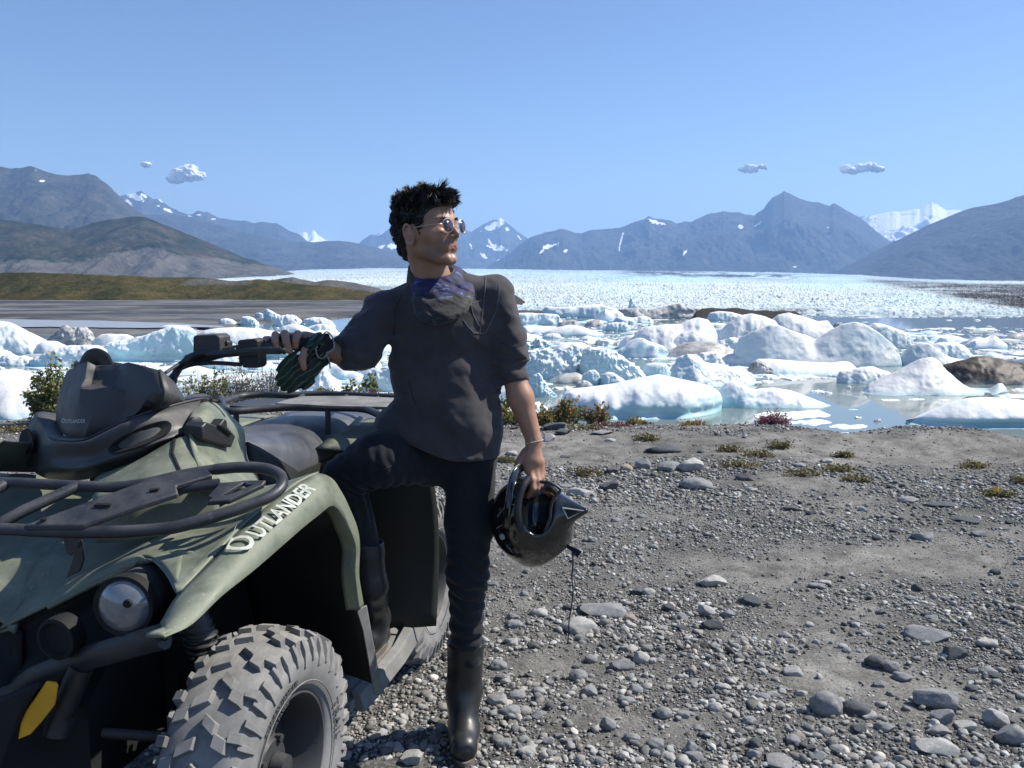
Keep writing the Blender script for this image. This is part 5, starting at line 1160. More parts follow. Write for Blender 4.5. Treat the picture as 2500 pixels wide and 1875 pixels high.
# nose: falls forward to the black grille
nose = [A(0, 1541, v=-.02), A(120, 1482, v=.10), A(243, 1420, v=.22), A(325, 1382, v=.31), A(400, 1357, v=.375), A(446, 1350, v=.425)]
mid = [(nose[j] * .5 + net[0][j] * .5) + np.array((0, 0, .010)) for j in range(6)]
hood = [nose, mid] + net
hood = [[2 * 0 * r[0] + AO + ((r[0] - AO) @ AB) * AB + np.array((0, 0, r[0][2] + .004))] + r for r in hood]
patch('hood', hood, M['green'], atv, .007, nu=4, nv=4)
patch('hood', mirror_pts(hood), M['green'], atv, .007, nu=4, nv=4)
# raised rim over the headlamp
b = MB(); b.tube(catmull(nose[1:] + [A(478, 1358, v=.455), A(498, 1384, v=.475)], 6), .0065, 10); b.build('lamp_brow', M['green'], atv)
# scoop behind the hood: cowl under the charcoal pod, green flank
c0 = [A(245, 1156, v=.07), A(330, 1126, v=.155), A(390, 1092, v=.205), A(428, 1072, v=.235), A(472, 1058, v=.255)]
c3 = [A(225, 1222, v=.13), A(300, 1216, v=.215), A(375, 1208, v=.275), A(450, 1202, v=.33), A(530, 1196, v=.385)]
c1 = [p * .72 + q * .28 - AL * .012 for p, q in zip(c0, c3)]; c2 = [p * .35 + q * .65 + AL * .002 for p, q in zip(c0, c3)]
c4 = [p + AL * .02 + np.array((0, 0, -.09)) - AB * .02 for p in c3]
cowl = [c0, c1, c2, c3, c4]
patch('cowl_panel', cowl, M['green'], atv, .006, nu=5, nv=5); patch('cowl_panel', mirror_pts(cowl[2:]), M['green'], atv, .006, nu=5, nv=5)
b = MB(); b.tube([p - AB * .003 for p in (c0[3], c1[3], c2[3], c3[3])], .0035, 6); b.build('panel_seam', M['dull'], atv)
side = [[A(474, 990, v=.185), A(500, 981, v=.19), A(534, 982, v=.175), A(552, 1004, v=.165)],
        [A(463, 1018, v=.225), A(505, 1008, v=.245), A(548, 1010, v=.225), A(574, 1024, v=.185)],
        [A(464, 1062, v=.262), A(520, 1056, v=.272), A(568, 1048, v=.25), A(594, 1046, v=.20)],
        [A(472, 1100, v=.287), A(535, 1108, v=.288), A(580, 1098, v=.262), A(600, 1080, v=.215)],
        [A(490, 1150, v=.335), A(545, 1152, v=.33), A(590, 1140, v=.29), A(605, 1125, v=.235)],
        [A(500, 1192, v=.41), A(560, 1190, v=.40), A(620, 1188, v=.35), A(640, 1180, v=.26)]]
patch('side_panel', side, M['green'], atv, .006, nu=5, nv=5); patch('side_panel', mirror_pts(side[3:]), M['green'], atv, .006, nu=5, nv=5)
tail = [[A(600, 1080, v=.215), A(606, 1120, v=.235), A(640, 1180, v=.27)], [A(640, 1100, v=.21), A(660, 1150, v=.24), A(680, 1200, v=.28)], [A(720, 1150, v=.21), A(730, 1200, v=.25), A(740, 1240, v=.29)]]
patch('lower_side_panel', tail, M['dull'], atv, .006)
# fender top behind the rack, towards the seat
ft = [[W(.16, .20, .86), W(.15, .32, .872), W(.14, .43, .885), crl[6] - AL * .002], [W(.06, .20, .87), W(.05, .32, .875), W(.04, .43, .872), crl[5] - AL * .002], [W(-.04, .2, .87), W(-.05, .32, .87), W(-.055, .43, .85), crl[4] - AL * .002]]
patch('fender_top', [[p + np.array((0, 0, -.006)) for p in r] for r in ft], M['green'], atv, .006)
# ---- console top, fuel cap cover, knob
b = MB(); b.loft([[A(x, y, v=v) for x, y, v in ((462, 988, .19), (480, 974, .14), (516, 969, .12), (534, 982, .15), (537, 992, .17), (500, 992, .20), (474, 1000, .205))], [A(x, y, v=v) for x, y, v in ((440, 975, .05), (462, 962, -.02), (500, 960, -.04), (520, 972, -.03), (528, 985, 0), (490, 990, .02), (450, 990, .03))]])
b.build('console_top', M['pod'], atv, bevel=.008)
cap = [A(x, y, v=.292) for x, y in ((493, 1042), (504, 1030), (533, 1040), (555, 1040), (576, 1065), (565, 1093), (530, 1084), (495, 1073))]
b = MB(); b.prism(cap, AL * -.05); b.prism([A(x, y, v=.300) for x, y in ((536, 1040), (548, 1022), (555, 1026), (556, 1042), (570, 1062), (562, 1060), (545, 1046))], AL * -.03); cp = b.build('vent_cover', M['black'], atv, bevel=.005)
b = MB(); b.lathe([(-.012, .017), (.004, .019), (.008, .012), (.008, .0)], A(477, 1036, v=.248), AL * .9 - AB * .35, 24); b.build('socket_cap', M['black'], atv)
# ---- charcoal pod: deflector, ledge, intakes
P_ = lambda x, y, u: A(x, y, u=u)
defl = [[P_(163, 906, .26), P_(185, 893, .19), P_(213, 882, .135), P_(234, 892, .15), P_(286, 891, .15), P_(312, 884, .12), P_(350, 893, .10), P_(386, 903, .09)],
        [P_(150, 940, .25), P_(178, 932, .17), P_(207, 925, .115), P_(226, 926, .135), P_(278, 926, .135), P_(306, 918, .11), P_(352, 928, .085), P_(391, 936, .07)],
        [P_(142, 969, .24), P_(172, 956, .15), P_(199, 940, .09), P_(222, 938, .125), P_(266, 936, .118), P_(306, 946, .095), P_(358, 955, .07), P_(398, 960, .055)],
        [P_(138, 990, .24), P_(166, 980, .14), P_(196, 950, .085), P_(223, 951, .085), P_(262, 944, .09), P_(306, 962, .09), P_(356, 975, .065), P_(390, 988, .07)],
        [P_(136, 1022, .25), P_(160, 1020, .13), P_(190, 1012, .075), P_(224, 1014, .065), P_(262, 1010, .075), P_(306, 1000, .09), P_(340, 1003, .07), P_(368, 998, .09)],
        [P_(134, 1058, .25), P_(150, 1058, .13), P_(172, 1072, .075), P_(204, 1074, .055), P_(240, 1060, .07), P_(280, 1042, .075), P_(318, 1022, .08), P_(358, 1003, .10)]]
wd = patch('wind_deflector', defl, M['pod'], atv, .008, nu=2, nv=2, crease=True, auto=22); wd.modifiers.new('b', 'BEVEL').width = .004
b = MB(); b.loft([[P_(386, 903, .09), P_(398, 960, .055), P_(390, 988, .07), P_(368, 998, .09)], [P_(420, 935, .25), P_(440, 962, .25), P_(452, 978, .27), P_(430, 992, .28)]], cap=False, closed=False); b.build('deflector_side', M['pod'], atv, solid=.006)
ledge_t = [A(84, 1012, v=-.315), A(106, 1048, v=-.22), P_(124, 1071, .095), P_(163, 1078, .05), P_(203, 1076, .028), P_(226, 1067, .03), A(316, 1024, v=.138), A(393, 1000, v=.168), A(454, 984, v=.185), A(490, 976, v=.19)]
ledge_b = [A(78, 1024, v=-.33), A(103, 1062, v=-.23), P_(123, 1080, .08), P_(163, 1083, .035), P_(203, 1082, .012), P_(230, 1075, .01), A(320, 1034, v=.15), A(400, 1010, v=.185), A(458, 1000, v=.205), A(488, 1000, v=.21)]
midr = [A(58, 1060, v=-.36), A(92, 1095, v=-.25), P_(118, 1112, .08), P_(163, 1118, .045), P_(203, 1116, .022), P_(240, 1110, .015), A(325, 1078, v=.152), A(408, 1052, v=.20), A(462, 1036, v=.22), A(478, 1030, v=.225)]
lip = [A(47, 1102, v=-.38), A(84, 1136, v=-.27), P_(120, 1147, .07), P_(163, 1149, .03), P_(195, 1148, .005), P_(240, 1136, .0), A(339, 1102, v=.165), A(400, 1077, v=.205), A(452, 1062, v=.225), A(470, 1058, v=.23)]
und = [A(60, 1130, v=-.33), A(95, 1160, v=-.23), P_(130, 1172, .14), P_(165, 1174, .10), P_(200, 1172, .08), P_(245, 1162, .07), A(330, 1130, v=.12), A(390, 1096, v=.16), A(430, 1076, v=.18), A(470, 1066, v=.19)]
patch('nose_trim', [ledge_t, ledge_b, midr, lip, und], M['pod'], atv, .007, nu=5, nv=4, auto=26)
ledge_i = [defl[5][k] for k in (0, 1, 2, 3, 3, 4, 5, 6, 7, 7)]
inn = [p + AB * .03 for p in ledge_t]; inn2 = [p + AB * .10 + np.array((0, 0, -.02)) for p in ledge_t]
patch('pod_floor', [ledge_t, inn, inn2], M['pod'], atv, .004, nu=2, nv=3)
def netpt(c, r):
    c = min(max(c, 0), 9 - 1e-6); i = int(c); f = c - i
    L = [ledge_b, midr, lip]; j = min(int(r), 1); g = r - j
    p0 = L[j][i] * (1 - f) + L[j][i + 1] * f; p1 = L[j + 1][i] * (1 - f) + L[j + 1][i + 1] * f
    return p0 * (1 - g) + p1 * g
for cr, off in ((((5.35, .75), (5.7, .45), (6.4, .28), (7.0, .35), (7.25, .7), (7.1, 1.2), (6.6, 1.55), (6.0, 1.6), (5.4, 1.35)), AL * .006 - AB * .010), (((.25, .3), (.7, .35), (.95, .8), (.9, 1.3), (.5, 1.6), (.15, 1.4), (.05, .8)), -AB * .014)):
    b = MB(); P = catmull([netpt(c, r) + off for c, r in cr], 4, True); b.add(np.concatenate([[P.mean(0) + AB * .012], P]), [(0, k + 1, (k + 1) % len(P) + 1) for k in range(len(P))]); b.build('air_intake', M['dull'], atv, smooth=False, solid=.003)
# body filling under the pod
b = MB(); b.loft([[W(.34, v, z) for v, z in ((-.15, .80), (-.16, 1.0), (-.12, 1.08), (.12, 1.08), (.16, 1.0), (.16, .80))], [W(.20, v, z) for v, z in ((-.12, .80), (-.12, .94), (-.08, 1.0), (.08, 1.0), (.12, .94), (.12, .80))]]); b.build('body_core', M['dull'], atv)
# ---- lettering
def text_mesh(s, size, shear=0.0, ext=.0008, space=1.0):
    cu = bpy.data.curves.new('lettering', 'FONT'); cu.body = s; cu.size = size; cu.extrude = ext; cu.shear = shear; cu.align_x = 'LEFT'; cu.space_character = space; cu.offset = size * .018; cu.resolution_u = 3
    o = bpy.data.objects.new('lettering', cu); COL.objects.link(o); dg = bpy.context.evaluated_depsgraph_get()
    me = bpy.data.meshes.new_from_object(o.evaluated_get(dg)); bpy.data.objects.remove(o)
    V = np.array([v.co[:] for v in me.vertices]); F = [tuple(p.vertices) for p in me.polygons]; bpy.data.meshes.remove(me); return V, F
def snap(o, target, n, off=.0012):
    from mathutils.bvhtree import BVHTree
    t = BVHTree.FromObject(target, bpy.context.evaluated_depsgraph_get()); n = Vector(n)
    for v in o.data.vertices:
        h = t.ray_cast(v.co + n * .06, -n, .2)
        if h[0] is not None: v.co = h[0] + n * off
def lay(o, target, n):
    """move flat lettering as one piece until it just clears the surface"""
    from mathutils.bvhtree import BVHTree
    t = BVHTree.FromObject(target, bpy.context.evaluated_depsgraph_get()); n = Vector(n); ds = []
    for v in o.data.vertices:
        h = t.ray_cast(v.co + n * .08, -n, .2)
        if h[0] is not None: ds.append((h[0] - v.co).dot(n))
    if ds: o.data.transform(Matrix.Translation(n * (max(ds) + .001)))
def lettering(s, size, fn, mt, parent, name='lettering', first=1.25, **k):
    """first letter bigger, the rest capitals; fn maps flat text (x, y, z) to the place"""
    V1, F1 = text_mesh(s[0], size * first, ext=0, **k); V2, F2 = text_mesh(s[1:], size, ext=0, **k); V2 = V2 + np.array((V1[:, 0].max() + size * .09, 0, 0))
    bb = MB(); bb.add(fn(V1), F1); bb.add(fn(V2), F2); return bb.build(name, mt, parent, smooth=False)
def onplane(p0, p1, up, width, n, lift=.003):
    """text runs from p0 to p1"""
    x = (p1 - p0) / np.linalg.norm(p1 - p0); y = up - x * (up @ x); y /= np.linalg.norm(y)
    def f(V): return p0 + (V[:, :1] * x + V[:, 1:2] * y) + n * (lift + V[:, 2:3])
    return f
T0, T1 = P_(152, 1033, .085), P_(244, 1033, .058)
nrm = -AB * .95 + np.array((0, 0, .3)); nrm /= np.linalg.norm(nrm)
snap_pod = lettering('OUTLANDER', .0128, onplane(T0, T1, np.array((0, 0, 1.)) + .25 * (T1 - T0), 0, nrm, .018), M['text_dim'], atv, shear=.25, space=1.12)
F0, F1_ = A(606, 1334, v=.5875), A(760, 1206, v=.574)
L_ = np.linalg.norm(F1_ - F0); upv = A(700, 1225, v=.55) - A(712, 1275, v=.587)
V_, _ = text_mesh('UTLANDER', .05, shear=.15, space=1.0); sz = .05 * L_ / (V_[:, 0].max() * 1.17)
nb = np.cross(F1_ - F0, upv); nb /= np.linalg.norm(nb); nb = nb if nb @ AL > 0 else -nb
let2 = lettering('OUTLANDER', sz, onplane(F0, F1_, upv, 0, nb, .0035), M['decal'], atv, shear=.1, first=1.4)
bpy.context.view_layer.update(); snap(let2, fend, nb, .0105); lay(snap_pod, wd, nrm)
# ---- front rack
r_ = .0125
def K(x, y, dz=0.0): return A(x, y, z=.925 + (1292 - y) / 110. * .06 + dz)
fr = [(-260, 1288), (-120, 1293), (0, 1292), (150, 1298), (300, 1298), (400, 1291), (450, 1282), (540, 1256), (620, 1229), (665, 1209), (688, 1186), (686, 1163), (664, 1149), (630, 1142), (580, 1141), (525, 1146)]
rr = [(525, 1146), (450, 1158), (400, 1170), (345, 1182), (280, 1189), (200, 1187), (100, 1182), (0, 1178), (-120, 1176)]
b = MB(); b.tube(catmull([K(x, y) for x, y in fr], 5), r_, 14); b.tube(catmull([K(x, y) for x, y in rr], 4), r_ * .92, 14)
b.tube([K(-20, 1290), K(60, 1246, +.003), K(192, 1186)], r_ * .95, 14)
b.tube([K(-200, 1292), K(-60, 1225), K(12, 1182)], r_ * .95, 14); b.tube([K(436, 1193), K(536, 1182)], r_, 14)
b.build('front_rack', M['tube'], atv)
pl = [K(x, y, +.008) for x, y in ((56, 1282), (204, 1282), (300, 1246), (434, 1203), (430, 1184), (519, 1158), (503, 1143), (373, 1162), (345, 1176), (300, 1192))]
b = MB(); b.prism(pl, (0, 0, -.012)); b.build('rack_plate', M['tube'], atv, bevel=.003)
b = MB(); b.prism([K(x, y, +.010) for x, y in ((235, 1228), (272, 1229), (268, 1233), (228, 1233))], (0, 0, -.004)); b.prism([K(x, y, +.010) for x, y in ((366, 1193), (390, 1190), (386, 1194), (364, 1197))], (0, 0, -.004)); b.lathe([(0, .006), (.003, .006)], K(107, 1269, +.009), (0, 0, 1), 14); b.build('rack_slot', M['dull'], atv, smooth=False)
b = MB()
b.prism([K(x, y, +.004) for x, y in ((538, 1178), (602, 1172), (590, 1180), (530, 1215), (506, 1212))], (0, 0, -.010))
b.prism([K(x, y, +.004) for x, y in ((590, 1172), (650, 1172), (640, 1182), (600, 1182))], (0, 0, -.010))
b.prism([K(x, y, +.004) for x, y in ((620, 1182), (646, 1180), (560, 1220), (506, 1224), (520, 1212), (560, 1206))], (0, 0, -.010)); b.build('rack_gusset', M['tube'], atv, bevel=.002)
b = MB(); br = K(180, 1306, -.012)
b.prism([A(x, y, u=-.16) for x, y in ((152, 1310), (205, 1310), (188, 1345), (170, 1358), (160, 1345))], AB * .006)
b.prism([A(x, y, u=-.165) for x, y in ((186, 1322), (199, 1318), (203, 1370), (194, 1395), (160, 1412), (176, 1368))], AB * .006); b.lathe([(0, .006), (.006, .006), (.006, 0)], A(192, 1330, u=-.17), -AB, 10); b.build('rack_bracket', M['tube'], atv, bevel=.002)
b = MB(); b.lathe([(0, .0045), (.006, .0045), (.008, 0)], K(297, 1268, -.02), (0, -.5, 1), 10); b.build('rack_bolt', M['steel'], atv)
# ---- headlamp
hc = A(308, 1476, v=.355); hb = PY(424, 1400, hc[1] + .19); ax = hb - hc; hl = np.linalg.norm(ax); axn = ax / hl
r0 = 75 / FPX * hc[1]
b = MB(); b.lathe([(-.004, r0 * .93), (-.006, r0), (.004, r0 * 1.03), (.02, r0 * .99), (hl * .55, r0 * .93), (hl, r0 * .80), (hl * 1.3, r0 * .70), (hl * 1.3, 0)], hc, axn, 48, cap=False); M['lamp_shell'] = plastic('scratched_lamp_shell', (.035, .035, .038), .33, 60, .3, .15, .45, (.30, .30, .29), .7); b.build('headlamp_housing', M['lamp_shell'], atv)
b = MB(); b.lathe([(-.004, r0 * .95), (-.016, r0 * .80), (-.024, r0 * .5), (-.028, r0 * .2), (-.0285, 0)], hc, axn, 48, cap=False); b.build('headlamp_lens', M['lens'], atv)
b = MB(); b.lathe([(-.012, r0 * .93), (-.012, r0 * 1.05), (.012, r0 * 1.06), (.012, r0 * .95)], hc, axn, 48, cap=False); b.build('lamp_rim', M['dull'], atv)
b = MB(); b.lathe([(-.030, .0), (-.030, .008), (-.024, .009)], hc + np.array((.018, 0, .012)), axn, 16); b.build('lamp_bulb_tip', M['dull'], atv)
# ---- black grille below the hood, second lamp, amber guard, bumper
top = [p + np.array((0, 0, -.006)) + AB * .01 for p in nose[:1] + nose[1:]] + [A(500, 1388, v=.478)]
g0 = top
g1 = [A(0, 1640, v=-.02), A(90, 1580, v=.1), A(200, 1520, v=.22), A(280, 1500, v=.32) + AB * .05, A(380, 1500, v=.40) + AB * .07, A(420, 1470, v=.45) + AB * .05, A(470, 1430, v=.47) + AB * .02]
g2 = [A(0, 1690, v=-.02), A(70, 1650, v=.1), A(180, 1600, v=.22), A(270, 1580, v=.32), A(345, 1562, v=.40), A(385, 1556, v=.45), A(405, 1553, v=.49)]
g3 = [A(0, 1752, v=-.02) , A(85, 1680, v=.1), A(196, 1632, v=.22), A(275, 1608, v=.32), A(350, 1582, v=.40), A(392, 1568, v=.45), A(410, 1560, v=.49)]
g1 = [p + AB * k for p, k in zip(g1, (.02, .08, .10, .10, .08, .05, .02))]; g2 = [p + AB * k for p, k in zip(g2, (.0, .03, .06, .06, .04, .02, .0))]; g0 = [p + AB * .012 for p in g0]
patch('grille', [g0, g1, g2, g3], M['dull'], atv, .006, nu=4, nv=3); patch('grille', mirror_pts([g0, g1, g2, g3]), M['dull'], atv, .006, nu=4, nv=3)
b = MB(); b.tube(catmull([W(uvz(A(0, 1700, v=-.02))[0] + .03, -.3, uvz(A(0, 1700, v=-.02))[2] + .04), A(0, 1700, v=-.02), A(85, 1655, v=.1), A(196, 1612, v=.22), A(275, 1588, v=.32), A(350, 1566, v=.40), A(398, 1554, v=.47)], 4), .016, 10, ry=1.6); b.build('front_bar', M['black'], atv)
sc_ = A(165, 1545, v=.19); b = MB(); b.lathe([(-.002, .0), (-.004, .030), (-.016, .036), (-.014, .043), (.02, .045), (.03, .0)], sc_ - AB * .02, AB, 32); b.build('lower_lamp', M['dull'], atv)
am = [A(x, y, u=-.33) for x, y in ((43, 1806), (50, 1765), (62, 1737), (82, 1708), (112, 1664), (134, 1667), (138, 1676), (131, 1722), (98, 1765), (72, 1794))]
b = MB(); b.prism(am, AB * .006); b.build('amber_guard', M['amber'], atv, bevel=.002)
b = MB(); b.loft([[A(x, y, u=-.34 + d) for x, y in ((-150, 1790), (0, 1700), (108, 1660), (60, 1735), (30, 1810), (0, 1900), (-150, 2000))] for d in (0, .03)]); b.build('skid_bumper', M['dull'], atv, bevel=.01)
# ---- inner structure: liner, frame, arms, shock
liner = [[W(-.13, .50, .80), W(-.08, .50, .82), W(.05, .52, .86), W(.17, .55, .88), W(.27, .56, .80)], [W(-.12, .34, .76), W(-.08, .34, .79), W(.05, .34, .84), W(.2, .34, .84), W(.32, .40, .72)], [W(-.10, .2, .70), W(-.06, .2, .72), W(.05, .2, .74), W(.25, .2, .72), W(.40, .22, .62)]]
patch('wheel_liner', liner, M['dull'], atv, .006)
back = [[W(.27, .575, .80), W(.30, .578, .62), W(.34, .58, .50), W(.42, .57, .30)], [W(.33, .40, .80), W(.36, .42, .62), W(.40, .42, .48), W(.47, .42, .30)], [W(.36, .18, .80), W(.40, .18, .62), W(.44, .18, .46), W(.5, .18, .28)]]
patch('mud_shield', back, M['dull'], atv, .008)
b = MB(); b.loft([[W(u, v, z) for v, z in ((-.2, .34), (-.2, .8), (.18, .8), (.2, .34))] for u in (.08, .3, .5, 1.1, 1.45)]); b.loft([[W(u, v, z) for v, z in ((-.16, .30), (-.16, t), (.16, t), (.16, .30))] for u, t in ((-.18, .50), (-.05, .62), (.08, .70))]); b.build('chassis_body', M['dull'], atv)
b = MB(); b.tube([A(200, 1625, v=.22), A(150, 1745, v=.17)], .024, 14); b.tube([A(155, 1735, v=.17), A(140, 1790, v=.16)], .028, 10); b.build('bumper_strut', M['black'], atv)
b = MB(); b.tube([W(-.02, .30, .70), W(-.01, .33, .60)], .035, 16); b.tube([W(-.01, .33, .60), W(.0, .37, .48)], .022, 14)
for q in range(9): t = q / 9; c = W(-.01 + .0 * t, .315 + .05 * t, .64 - .14 * t); b.tube([c + .036 * np.array((math.cos(a), math.sin(a), 0)) for a in np.linspace(0, 2 * math.pi, 16)], .005, 6)
b.build('shock_absorber', M['black'], atv)
for s in (1, -1):
    b = MB()
    for z0, z1 in ((.42, .36), (.28, .24)): b.tube([W(-.14, .14 * s, z0), W(-.02, .38 * s, z1), W(.14, .14 * s, z0)], .014, 10)
    b.tube([W(.02, .15 * s, .33), W(0, .38 * s, .305)], .02, 10)
    b.build('suspension_arm', M['black'], atv)
# ---- wheels
def wheel(u, vin, vout, z, Rr, big, letters=False, rimr=.165, steer=0):
    c0 = W(u, 0, z); sgn = 1 if vout > 0 else -1; ax = AL * sgn; vi, vo = abs(vin), abs(vout); w = vo - vi; cc = W(u, sgn * (vi + vo) / 2, z); h = w / 2
    e1 = -AB; e2 = np.array((0, 0, 1.0))
    def pt(a, r, s): return cc + ax * s + r * (math.cos(a) * e1 + math.sin(a) * e2)
    ty = MB(); Rt = Rr - .017
    prof = [(-h * .70, rimr), (-h * .86, rimr + .012), (-h * .98, rimr + .045), (-h * 1.0, rimr + .075), (-h * .93, Rt - .035), (-h * .80, Rt - .010), (-h * .5, Rt), (0, Rt + .003), (h * .5, Rt), (h * .80, Rt - .010), (h * .93, Rt - .035), (h * 1.0, rimr + .075), (h * .98, rimr + .045), (h * .86, rimr + .012), (h * .70, rimr)]
    pc = catmull([(x, y, 0) for x, y in prof], 3)
    nn = 96; V = np.array([pt(2 * math.pi * k / nn, r, s) for s, r, _ in pc for k in range(nn)]); ty.add(V, gridfaces(len(pc), nn, False, True))
    rg = random.Random(4); N = 20
    def block(a, s, la, ls, r0, r1, sk=0.0, dr=0.0):
        """tread block centred at angle a and side s; la along, ls across; dr lowers its outer side"""
        P = []
        for rr, f in ((r0, 1.0), (r1, .84)):
            for sa, ss in ((-1, -1), (1, -1), (1, 1), (-1, 1)):
                s_ = s + ss * ls / 2 * f; a_ = a + (sa * la / 2 * f + sk * ss * ls / 2) / Rr
                drop = dr * max(0, ss) if s > 0 else dr * max(0, -ss)
                P.append(pt(a_, rr - drop, s_))
        ty.add(P, [(0, 3, 2, 1), (4, 5, 6, 7), (0, 1, 5, 4), (1, 2, 6, 5), (2, 3, 7, 6), (3, 0, 4, 7)])
    for k in range(N):
        a = 2 * math.pi * k / N
        block(a, -.018, .030, .040, Rt - .006, Rr, .5); block(a + .16, .020, .028, .036, Rt - .006, Rr, -.5)
        block(a + .05, h * .52, .032, .034, Rt - .01, Rr - .002, -.3, .004); block(a + .20, -h * .52, .032, .034, Rt - .01, Rr - .002, .3, .004)
        for sg in (1, -1):
            block(a + (.10 if sg > 0 else .02), sg * h * .80, .026, .030, Rt - .03, Rr - .006, 0, .010)
            # shoulder lugs running down the sidewall
            for j, dd in enumerate((0, .157)):
                aa = a + dd + .06; P = []
                for (s1, r1_), wd in (((h * .84, Rt - .012), .018), ((h * .965, Rt - .036), .015), ((h * 1.0, Rt - .062 - .012 * j), .007)):
                    for sa in (-1, 1):
                        P.append(pt(aa + sa * wd / 2 / r1_ + .02 * (r1_ - Rt) / .06, r1_, sg * (s1 - .004)))
                        P.append(pt(aa + sa * wd / 2 * .8 / r1_ + .02 * (r1_ - Rt) / .06, r1_ + .009, sg * (s1 + .0045)))
                ty.add(P, [(0, 1, 3, 2), (1, 5, 7, 3), (5, 9, 11, 7), (8, 10, 11, 9), (2, 3, 7, 6), (6, 7, 11, 10), (0, 4, 5, 1), (4, 8, 9, 5)])
    for rr in (rimr + .028, rimr + .062): ty.tube([pt(a, rr, h * .985) for a in np.linspace(0, 2 * math.pi, 64)], .0018, 5)
    wh = bpy.data.objects.new('wheel', None); COL.objects.link(wh); wh.parent = atv
    t = ty.build('tyre', M['tyre'], wh, bevel=.0025, seg=2, auto=38)
    rm = MB(); rm.lathe([(h * .72, rimr + .004), (h * .80, rimr + .006), (h * .82, rimr - .002), (h * .70, rimr - .012), (h * .2, rimr - .025), (-h * .1, rimr - .035), (h * .05, .075), (h * .35, .055), (h * .40, .0)], cc, ax, 64, cap=False)
    rm.lathe([(-h * .75, rimr + .004), (-h * .6, rimr - .015), (-h * .1, rimr - .03)], cc, ax, 48, cap=False)
    for k in range(4): a = k * math.pi / 2 + .5; rm.lathe([(0, .010), (.014, .010), (.016, .0)], cc + ax * h * .3 + .058 * (math.cos(a) * e1 + math.sin(a) * e2), ax, 6)
    rm.lathe([(0, .030), (.03, .026), (.032, 0)], cc + ax * h * .4, ax, 20); rm.build('rim', M['rim'], wh)
    if letters:
        tx = MB()
        def arc(s, size, r, a0, flip=1, ext=.0012, sp=1.0):
            V, F = text_mesh(s, size, ext=ext, space=sp)
            a = a0 - V[:, 0] / r; rad = r + V[:, 1]
            P = cc + ax * (h * .985 + .001) + ax * V[:, 2:3] + (rad * np.cos(a))[:, None] * -e1 + (rad * np.sin(a))[:, None] * e2
            tx.add(P, F)
        arc('TRAIL', .032, rimr + .034, R(18), sp=1.3); arc('AT25x8.00-12NHS 61K', .016, rimr + .034, R(132)); arc('MAX INFL. 35 kPa TUBELESS', .007, rimr + .016, R(128))
        tx.build('sidewall_lettering', M['rubber_text'], wh, smooth=False)
    return wh
wheel(0, .36, .56, .305, .31, True, letters=True)
wheel(0, -.36, -.56, .305, .31, True)
wheel(1.22, .28, .50, .305, .31, True)
wheel(1.22, -.28, -.50, .305, .31, True)
# ---- seat
su = [.42, .52, .66, .80, .95, 1.10, 1.25, 1.42]
ztop = [.985, .955, .93, .915, .908, .905, .900, .90]; zcr = [.95, .935, .905, .865, .83, .825, .835, .85]; vcr = [.09, .12, .155, .185, .20, .205, .21, .21]
rws = []
for s in (-1, 1):
    pass
for f, fn in enumerate(range(9)):
    pass
def seatcol(i):
    u, zt, zc, vc_ = su[i], ztop[i], zcr[i], vcr[i]
    return [W(u, -vc_ - .02, zc - .16), W(u, -vc_, zc), W(u, -vc_ * .72, zc + (zt - zc) * .75), W(u, -vc_ * .35, zt), W(u, 0, zt + .003), W(u, vc_ * .35, zt), W(u, vc_ * .72, zc + (zt - zc) * .75), W(u, vc_, zc), W(u, vc_ + .02, zc - .06), W(u, vc_ + .03, zc - .16)]
cols = [seatcol(i) for i in range(len(su))]
front = [p * .0 + W(.37, (p - AO) @ AL * .6, p[2] - .05) for p in cols[0]]
patch('seat', [front] + cols, M['seat'], atv, .01, nu=5, nv=4, auto=60)
b = MB(); b.tube(catmull([c[7] + AL * .001 for c in cols], 5), .0025, 6); b.build('seat_piping', M['dull'], atv)
b = MB(); b.loft([[W(u, v, z) for v, z in ((-.19, .5), (-.19, .8), (.19, .8), (.22, .5))] for u in (.5, .8, 1.1, 1.5)]); b.build('seat_base', M['dull'], atv)
# ---- rear rack and rear body
RR = .975
def Z(x, y, dz=0): return A(x, y, z=RR + dz)
b = MB(); b.tube(catmull([Z(540, 972), Z(545, 992), Z(560, 1004), Z(620, 1000), Z(700, 995), Z(800, 996), Z(888, 999), Z(945, 1020), Z(1010, 1030), Z(1060, 1010), Z(1060, 985), Z(1010, 972)], 4), .0125, 12)
b.tube(catmull([Z(537, 984), Z(560, 976), Z(590, 967), Z(640, 964), Z(698, 965), Z(800, 962), Z(1010, 972)], 4), .0125, 12)
for x0, y0, x1, y1 in ((700, 995, 740, 966), (820, 996, 850, 964), (890, 1000, 930, 966)): b.tube([Z(x0, y0, -.004), Z(x1, y1, -.004)], .009, 8)
b.tube([Z(576, 1002), Z(576, 1002) + np.array((0, 0, -.075))], .010, 8); b.tube([Z(800, 997), Z(800, 997) + np.array((0, 0, -.09))], .010, 8); b.tube([Z(940, 1018), Z(940, 1018) + np.array((0, 0, -.1))], .010, 8)
b.build('rear_rack', M['tube'], atv)
b = MB(); b.prism([Z(x, y, .012) for x, y in ((672, 984), (700, 975), (739, 967), (860, 966), (1050, 975), (1030, 1000), (940, 993), (800, 990))], (0, 0, -.01)); b.build('rack_deck', M['silt'], atv, bevel=.002)
b = MB(); b.prism([Z(x, y, .010) for x, y in ((560, 990), (600, 976), (640, 972), (700, 973), (672, 986), (620, 994))], (0, 0, -.01)); b.build('rack_plate', M['tube'], atv, bevel=.002)
